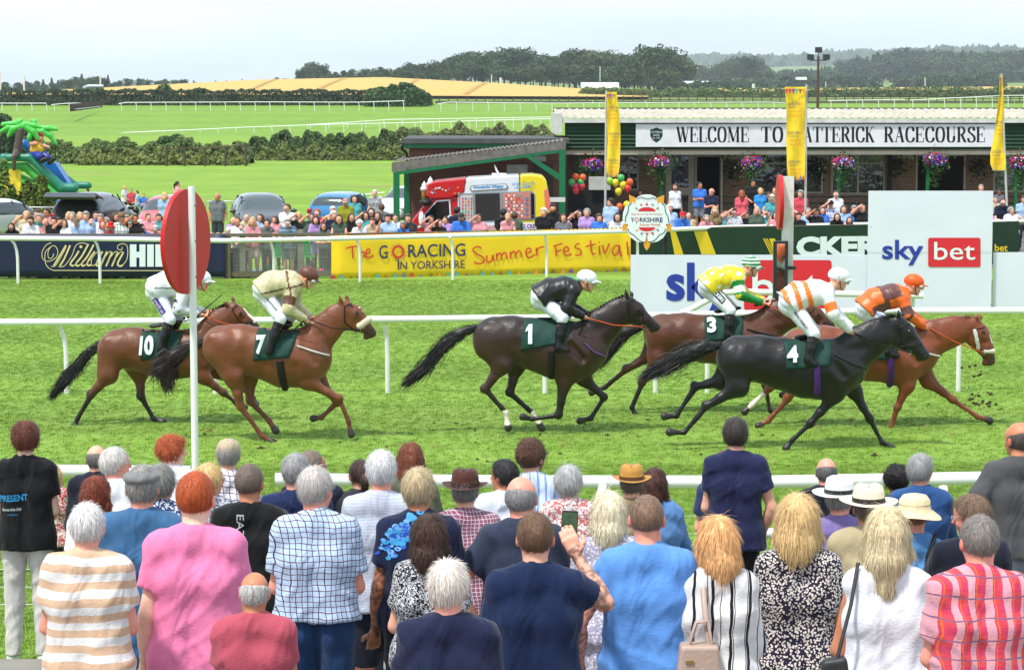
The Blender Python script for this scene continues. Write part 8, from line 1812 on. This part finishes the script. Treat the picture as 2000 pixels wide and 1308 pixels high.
# bags, chairs and a cool box behind the netting
Yg=64.2
def lump(px0,px1,py0,py1,colr,name,label,cat):
 A,B=at(px0,py0,Yg),at(px1,py1,Yg);F_=Field(.05);c_=(A+B)/2;z0=max(B.z,.0);F_.el((c_.x,Yg,(A.z+z0)/2),(abs(B.x-A.x)/2,.16,(A.z-z0)/2));V,Q=F_.mesh(.03);return tag(mesh_np(name,disp(V,Q,.02,14,px0),Q,cloth(('plain',colr,1)),None,True),label,cat)
lump(512,530,497,532,(236,110,40),'bag','orange carrier bag behind the netting','bag');lump(516,530,508,534,(30,140,70),'bag','dark green bag in front of the orange one','bag');lump(492,512,525,541,(120,160,200),'bag','blue patterned bag on the grass behind the netting','bag');lump(620,634,524,536,(226,70,130),'bag','pink bag at the foot of the yellow banner','bag');lump(600,616,512,530,(40,40,44),'bag','black bag between the netting posts','bag')
def chair(px,label):
 x=xat(px,65);t=thing('folding_chair',label,'chair',(x,65,0));G_=mat('chair_green',(24,150,80),.7)
 m=MB();m.box((0,0,.42),(.5,.45,.02));m.build('seat',G_,t);m=MB();m.box((0,.24,.68),(.5,.02,.5));m.build('backrest',G_,t)
 for a in (-.25,.25):
  for b_ in (-.2,.24):m=MB();m.tube([(a,b_,0),(a*.9,-b_*.6,.44)],.012,5);m.build('leg',BLK,t)
chair(598,'green folding camp chair behind the second netting post');chair(548,'green folding camp chair beside the striped polo man')
# a black pushchair
c=at(590,455,66);t=thing('pushchair','black pushchair hood between the white T shirt and the rose top','pushchair',(c.x,66,0));F_=Field(.05);F_.el((0,0,.82),(.28,.34,.3),cuts=[((0,0,.78),V3((0,-.5,-1)))]);F_.el((0,0,.5),(.24,.3,.16));V,Q=F_.mesh(.03);mesh_np('hood',V,Q,mat('black_cloth'),t,True)
for a in (-.25,.25):
 for b_ in (-.3,.3):m=MB();m.cyl((a-.02,b_,.14),(a+.02,b_,.14),.14,n=14);m.build('wheel',TYRE,t)
# ================================================================ terrace steps and the crowd in front
CON=mat('concrete',(150,146,138),.9,var=.15,vs=1.5,bump=.5,bs=30)
def zstep(Y):return 0. if Y>18.6 else .17*math.ceil((18.6-Y)/1.45)
m=MB();Y=18.6;i=1
while Y>-4:m.bbox(-30,30,Y-1.45,Y,-.1 if i==1 else .17*(i-1)-.05,.17*i,0);Y-=1.45;i+=1
tag(m.build('terrace_steps',CON),kind='structure')
BRN,DBR,GRYH,WHH,BLD,GIN,AUB=(92,64,42),(58,42,32),(150,148,144),(206,202,196),(222,192,142),(150,78,36),(100,48,28)
def near_person(px,top_,s,label,h=None,b=1.,rz=0.,turn=0.,tilt=0.,arms=('front','front'),lean=0.,fem=0,hatpx=0,custom=None,legs=('trousers',(46,50,62)),shoes=(60,50,46),**sp):
 """head top at photo (px, top); s = photo pixels per metre there"""
 s=max(s*(.92 if s<400 else .885),223.);b=1+(b-1)*.5;sp['hs']=1+(sp.get('hs',1.)-1)*.35;Y=F/s;zt=at(px,top_+hatpx,Y).z;zf=zstep(Y);H_=zt-zf
 H_=max(1.5,min(2.02,H_));zf=zt-H_;J,S=stand(H_,b,arms,turn,tilt,lean,fem)
 if custom:custom(J,S)
 dx=J['hed'][0]*math.cos(rz)-J['hed'][1]*math.sin(rz);base=(xat(px,Y)-dx,Y-(J['hed'][0]*math.sin(rz)+J['hed'][1]*math.cos(rz))*1.,zf)
 sp['hs']*=S;t=human(label,base,J,dict(S=S,b=b,fem=fem,legs=legs,shoes=shoes,**sp),cat='person',near=True);t.rotation_euler[2]=rz
 return t,J,S,base
NP=near_person
# back to front, left to right
NP(92,905,230,'woman with short blonde hair and a red print top behind the black shirted young man',fem=1,h=1.6,hair=('bob',BLD),top=('tee',('print',(190,60,60),(230,220,210),30)),legs=('trousers',(60,60,66)))
NP(181,866,262,'balding man in a navy suit jacket left of the white haired man with glasses',hair=('bald',(120,116,112)),top=('jacket',(30,36,54)),collar=1)
NP(218,872,290,'white haired man with glasses in a white shirt',turn=55,hair=('grey',WHH),glasses='clear',tone='pink',top=('shirt',(232,234,240)),b=1.1)
NP(331,852,262,'red haired youth in a white T shirt left of the white winning post',turn=60,hair=('messy',(176,88,44)),tone='pale',top=('tee',(230,234,244)))
NP(441,853,268,'man in a beige baseball cap and checked shirt carrying a grey rucksack strap',hair=('grey',GRYH),hat=('cap',(196,180,152)),top=('shirt',('check',(232,228,236),(90,60,100),(90,60,100),.05)),hatpx=4)
NP(404,905,290,'woman with wind blown blonde hair and sunglasses in a grey patterned top',fem=1,turn=50,hair=('bouffant',(214,184,132)),glasses='sun',top=('tee',('dots',(190,192,200),(90,96,120),60,.5)))
NP(606,876,285,'bald man with glasses in a navy T shirt',turn=55,hair=('buzz',(130,116,104)),glasses='clear',tone='tan',top=('tee',(32,38,66)),b=1.1)
NP(700,895,285,'dark haired woman with a green scrunchie and ponytail',fem=1,hair=('ponytail',(70,50,40)),turn=-20,top=('tee',(60,60,66)))
NP(800,866,280,'woman with long straight auburn hair in an olive T shirt',fem=1,hair=('long',(128,70,42)),top=('tee',(110,116,96)),hs=1.08)
NP(984,897,290,'dark haired man in a pale blue shirt between the brown hat and the cap',turn=-55,hair=('short',(40,36,36)),top=('shirt',(222,228,240)),tone='tan')
NP(1040,853,285,'man in an olive cap with curly hair and a blue striped shirt',turn=40,hair=('curly',(96,66,50)),hat=('cap',(98,88,62)),hatpx=6,glasses='clear',beard=(120,90,70),top=('shirt',('vstripe',(214,226,244),(120,160,220),.06)),arms=('lean','front'))
NP(1114,908,305,'grey haired woman in a floral white blouse with a black strap',fem=1,turn=25,hair=('bouffant',(178,178,176)),top=('tee',('print',(228,224,220),(200,120,120),22)),b=1.15)
NP(1236,889,300,'man in a wide mustard felt hat and tan waistcoat',hair=('grey',(110,100,90)),hat=('fedora',(196,150,78),(110,66,36)),hatpx=24,top=('polo',(150,134,104)),b=1.1,sleeve=.3)
NP(1283,915,290,'woman with long dark auburn hair in a denim blue blouse leaning on the rail',fem=1,hair=('long',(84,48,36)),turn=30,tone='tan',glasses='sun',arms=('lean','lean'),top=('blouse',(100,142,190)))
NP(1418,878,262,'boy with short brown hair just left of the tall man in navy',hair=('crop',(120,84,60)),top=('tee',(60,70,110)))
NP(1440,816,272,'tall man with thick dark hair in a navy polo shirt by himself at the rail',hair=('short',(62,50,46)),top=('polo',(42,48,86)),hs=1.08,arms=('front','pocket'),legs=('trousers',(36,34,38)),hem=.12)
NP(1620,891,280,'balding man with grey sides in a dark jacket behind the white hats',hair=('bald',(110,108,106)),tone='pink',top=('jacket',(34,36,48)))
NP(1806,886,290,'grey haired man in a blue jacket at the rail right of the curly haired person',turn=35,hair=('short',(158,158,156)),tone='pink',top=('jacket',(52,92,144)),arms=('lean','lean'))
NP(1759,908,285,'person with curly black hair behind the straw sun hat',hair=('curly',(34,28,28)),tone='tan',top=('tee',(60,60,66)))
NP(1998,820,300,'bald man in a charcoal polo shirt cut off by the right edge',hair=('bald',(90,80,76)),tone='tan',top=('polo',(92,92,94)),turn=-30,legs=('trousers',(150,160,170)),b=1.15,arms=('hip','front'))
NP(42,826,262,'young man with auburn curls in a black T shirt with blue lettering',hair=('messy',(104,54,36)),tone='pale',arms=('down','front'),top=('tee',(24,24,28)),legs=('trousers',(214,210,206)),shoes=(232,232,230),hem=.1,hs=1.1)
NP(182,930,330,'woman with long auburn hair and sunglasses on her head in a white top',fem=1,turn=35,hair=('long',(132,64,38)),top=('tee',(236,236,240)),b=1.05)
NP(308,906,330,'grey haired woman in a blue patterned top beside the flat cap',fem=1,turn=30,hair=('bouffant',(140,138,134)),top=('tee',('dots',(60,76,120),(220,224,232),70,.45)))
NP(482,903,345,'man with cropped greying hair in a black T shirt with printed letters',turn=12,hair=('crop',(120,104,94)),tone='tan',top=('tee',(26,26,28)),b=1.2,legs=('trousers',('denim',(96,130,170))),arms=('front','front'),hem=.14)
NP(574,884,330,'grey haired man in a dark blue polo with a green collar line',hair=('grey',(158,156,156)),tone='pink',top=('polo',('dots',(30,44,82),(44,60,106),90,.5)),b=1.15,turn=15)
NP(742,878,345,'white haired man in a pale grey polo shirt and navy shorts',hair=('grey',(212,210,210)),tone='pink',top=('polo',('hstripe',(204,208,222),(190,196,212),.02)),legs=('shorts',(32,36,54)),b=1.1,hem=.1)
NP(908,895,335,'man in a brown felt fedora and a plum checked shirt',hair=('grey',(130,128,128)),turn=8,hat=('fedora',(92,56,46),(80,46,38)),hatpx=28,top=('shirt',('check',(150,96,116),(222,212,222),(222,212,222),.024)),legs=('trousers',(94,88,82)),b=1.1,arms=('front','folded'),hem=.12)
NP(1648,909,345,'man in a white panama hat and a lilac shirt',hair=('grey',(150,146,140)),turn=25,tone='pink',hat=('panama',(236,236,230),(26,26,30)),hatpx=26,top=('shirt',(140,124,176)),b=1.1)
NP(270,899,385,'man in a grey flat cap and a faded blue denim shirt',hair=('grey',(150,146,140)),hat=('flatcap',(138,138,136)),hatpx=8,tone='pink',top=('jacket',('denim',(70,112,150))),b=1.22,legs=('trousers',('denim',(130,156,180))),hem=.16)
NP(1019,925,390,'balding grey haired man in a dark slate polo with a navy collar',hair=('bald',(150,146,146)),tone='pink',turn=14,top=('polo',(58,66,88)),arms=('hip','folded'),b=1.18)
NP(1192,962,395,'woman with a platinum blonde bob in a lilac dotted dress',fem=1,hair=('bob',(234,222,194)),top=('dress',('dots',(176,170,190),(226,224,234),62,.42)),b=1.25,legs=None,hs=1.12,turn=10)
NP(1704,922,395,'man in a cream panama hat and a beige linen jacket',hair=('grey',(110,96,84)),tone='tan',hat=('panama',(240,226,200),(24,24,28)),hatpx=28,top=('jacket',(186,172,140)),b=1.15,arms=('front','front'))
NP(1796,948,375,'woman in a straw sun hat and a sky blue sleeveless dress with a black strap',fem=1,hair=('crop',(150,110,80)),turn=15,hat=('sunhat',(240,220,180),(30,28,34)),hatpx=16,top=('vest',(106,160,214)),tone='pink',b=1.0)
NP(1908,966,400,'man with glasses and thinning brown hair looking left, navy shirt',turn=-60,tilt=10,hair=('short',(128,104,84)),glasses='clear',tone='pink',top=('polo',(34,38,56)),b=1.2,arms=('lean','front'))
NP(838,1006,430,'woman with wavy chestnut hair in a black and white leaf print top',fem=1,turn=10,hair=('bob',(78,52,38)),top=('tee',('print',(28,28,32),(226,226,230),52)),b=1.15,hs=1.15,arms=('front','front'))
t813=NP(816,914,395,'blond grey haired man in a navy T shirt with blue splash print and tattooed arm',hair=('short',(186,168,134)),turn=18,tone='tan',top=('tee',('print',(30,40,74),(30,40,74),4)),tattoo=('l',),arms=('down','front'),b=1.15)
NP(613,909,420,'man in a blue checked short sleeved shirt, brown belt and jeans',hair=('grey',(190,184,178)),turn=30,glasses='clear',tone='pink',top=('shirt',('check',(196,216,240),(44,50,104),(110,40,70),.030)),legs=('trousers',('denim',(44,74,116))),belt=(90,56,38),hem=-.03,b=1.18,arms=('folded','folded'))
NP(376,919,455,'large young man with ginger hair in a bright pink T shirt',hair=('crop',(178,86,36)),tone='pale',turn=10,top=('tee',(240,142,184)),legs=('trousers',(26,26,28)),arms=('down','front'),b=1.16,hem=.17,hs=1.08)
NP(160,981,470,'white haired man in a beige and white striped T shirt',hair=('grey',(218,214,212)),tone='pink',top=('tee',('hstripe',(222,188,160),(236,232,230),.076)),arms=('folded','folded'),b=1.2,legs=('trousers',(80,80,84)),hem=.2)
NP(1566,968,455,'woman with shoulder length blonde hair in a dark dress with a dense pale print',fem=1,hair=('bob',(222,190,138)),tone='tan',top=('dress',('dots',(44,38,62),(224,214,206),88,.46)),legs=None,b=1.12,hs=1.2,arms=('front','down'),skirt=.45,turn=12)
NP(1266,962,480,'man with cropped hair in a cornflower blue T shirt, one tattooed arm, hand on hip',hair=('buzz',(130,104,86)),tone='pink',top=('tee',(108,160,226)),tattoo=('l',),arms=(((.33,-.05,1.16),(.3,.08,.93)),'front'),b=1.08,hem=.12,legs=('trousers',(30,36,56)))
NP(1402,1012,480,'woman with strawberry blonde hair in a white blouse with black stripes',fem=1,turn=-25,hair=('bob',(232,182,128)),top=('blouse',('vstripe',(232,230,230),(40,40,50),.085)),hem=.3,b=1.15,hs=1.22)
NP(1742,992,500,'woman with long ash blonde hair in a white sleeveless blouse with a thin black strap',fem=1,hair=('long',(216,200,164)),tone='tan',top=('vest',(240,240,246)),hem=.3,b=1.2,hs=1.12,turn=12)
NP(1924,1002,535,'grey haired man in a red and pink madras check shirt',hair=('crop',(132,124,118)),tone='pink',turn=-8,top=('shirt',('plaid',(222,84,100),(240,214,222),(200,60,110))),b=1.2,hem=.15)
def ph(J,S):J['elr']=V3((.31,.06,1.33))*S;J['wrr']=V3((.19,.16,1.52))*S
tp_,Jp,Sp,bp_=NP(1046,997,500,'young man with cropped brown hair in a navy T shirt holding up a phone',hair=('crop',(112,84,62)),top=('tee',(24,44,82)),tattoo=('r',),custom=ph,b=1.15,handr=dict(fdir=(-.45,.1,1),side=(-1,0,0),curl=.35))
NP(490,1112,490,'man with a bald crown and short white hair in a dusty rose polo shirt',hair=('bald',(196,190,186)),tone='tan',top=('polo',(190,92,108)),b=1.12)
NP(874,1095,560,'white haired man in a navy T shirt at the bottom edge',hair=('short',(222,210,200)),tone='pink',turn=10,top=('tee',(34,42,74)),b=1.25,hs=1.1)
# things they carry
c=at(1112,1029,F/440+.16);m=MB();m.box((0,0,0),(.075,.009,.15));ph_=m.build('phone',mat('phone_black',(18,18,20),.25,var=0));md=ph_.modifiers.new('b','BEVEL');md.width=.006;m=MB();m.box((0,-.0052,0),(.068,.001,.138));m.build('screen',mat('phone_screen',(70,92,60),.1,var=.4,vs=30,emis=(60,80,60,.15)),ph_);ph_.location=c;ph_.rotation_euler=(R(-6),R(3),0);tag(ph_,'black phone held up by the young man in the navy T shirt','phone')
def bag(label,pts,w,colr,body,Y,strap_pts,sw=.012,name='handbag'):
 o=at(*pts[0],Y);t=thing(name,label,'bag',o);mt=mat('bag_%d_%d_%d'%colr,colr,.5,bump=.2);m=MB();m.prism([at(x,y,Y)for x,y in pts],(0,w,0));b_=m.build('pouch',mt,t,off=o);md=b_.modifiers.new('b','BEVEL');md.width=.018;md.segments=3
 m=MB();m.tube([at(x,y,yy)for x,y,yy in strap_pts],sw,6,flat=.4);m.build('strap',mt,t,off=o);return t,o
Yb_=F/422
t,o=bag('taupe leather handbag hanging from the strawberry blonde woman',[(1330,1262),(1404,1262),(1412,1330),(1322,1330)],.12,(196,172,158),None,Yb_-.34,[(1372,1108,Yb_-.1),(1376,1180,Yb_-.26),(1386,1264,Yb_-.3)],.014)
m=MB();m.tube([at(1345,1262,Yb_-.3),at(1360,1215,Yb_-.3),at(1382,1212,Yb_-.3),at(1390,1262,Yb_-.3)],.01,6);m.build('handle',mat('bag_196_172_158'),t,off=o);m=MB();A,B=at(1340,1291,Yb_-.36),at(1356,1297,Yb_-.36);m.bbox(A.x,B.x,Yb_-.347,Yb_-.341,B.z,A.z);m.build('buckle',mat('brass',(200,170,110),.3,.8),t,off=o)
Yw_=F/440
bag('small grey bag on a thin black strap carried by the woman in the white blouse',[(1608,1292),(1655,1284),(1662,1330),(1604,1330)],.08,(60,62,64),None,Yw_-.3,[(1676,1098,Yw_-.14),(1662,1180,Yw_-.22),(1634,1290,Yw_-.27)],.009)
bag('black shoulder bag strap and bag of the woman in the straw sun hat',[(1800,1130),(1826,1130),(1826,1170),(1800,1170)],.06,(28,28,30),None,F/345-.15,[(1828,1042,F/345-.11),(1812,1085,F/345-.15),(1806,1130,F/345-.15)],.016)
# prints on the shirts
def shirt_print(t,px,py,Y,txt,w,h,mt,rot=0.,shear=0.,bold=.0):
 """lettering laid on the back of a garment"""
 mb=MB();text_fit(mb,txt,(0,0,0),(1,0,0),(0,1,0),w,h,shear=shear,bold=bold);bv=BVHTree.FromPolygons(*bv_of(t,('t_shirt','polo_shirt')));o=at(px,py,Y);L0=V3(t.location);out=[]
 for q in mb.v:
  x,z=q[0]*math.cos(rot)-q[1]*math.sin(rot),q[0]*math.sin(rot)+q[1]*math.cos(rot);p=V3((o.x+x,Y-1.,o.z+z))-L0;hh=bv.ray_cast(Vector(p),Vector((0,1,0)));out.append(tuple(V3(hh[0])-(0,.006,0))if hh[0]is not None else tuple(V3(bv.find_nearest(Vector((p[0],-.2,p[2])))[0])-(0,.006,0)))
 mb.v=out;return mb.build('shirt_print',mt,t)
def find(lb):return [o for o in COL.objects if o.get('label','').startswith(lb)][0]
BLP=mat('bright_blue_print',(70,170,220),.6,var=0)
bt=find('young man with auburn curls');Y=F/241;k=1/262
shirt_print(bt,-8,975,Y,'REPRESENT',78*k,15*k,BLP,.06,bold=.03);shirt_print(bt,11,992,Y,'Patrons of the Club',42*k,6*k,mat('white_print'),.06,.4);shirt_print(bt,22,1000,Y,'established',22*k,3*k,BLP,.06)
bt=find('man with cropped greying');shirt_print(bt,467,997,F/317,'EA7',42/304,14/304,mat('grey_print',(190,194,196),.6,var=0),-1.57);shirt_print(bt,467,1040,F/317,'EMPORIO',20/304,9/304,mat('green_print',(80,200,90),.6,var=0),-1.57)
def splash(tt):
 t=tt[0];g=random.Random(4);bv=BVHTree.FromPolygons(*bv_of(t,('t_shirt',)));L0=V3(t.location);mb=MB();Y=F/363
 for i in range(110):
  a=g.gauss(0,1);px,py=782+a*22+g.gauss(0,6),1035-a*20+g.gauss(0,12);r_=g.uniform(.004,.016);o=at(px,py,Y);pts=[]
  for q in range(7):
   th=q*.9;p=V3((o.x+r_*math.cos(th)*1.6,Y-1,o.z+r_*math.sin(th)))-L0;hh=bv.ray_cast(Vector(p),Vector((0,1,0)))
   if hh[0]is not None:pts.append(tuple(V3(hh[0])-(0,.005,0)))
  if len(pts)==7:mb.add(pts,[tuple(range(7))],i%3)
 tag(mb.build('splash_print',[BLP,mat('deep_blue_print',(50,100,200),.6,var=0),mat('pale_blue_print',(120,180,240),.6,var=0)],t),kind='stuff')
splash(t813)
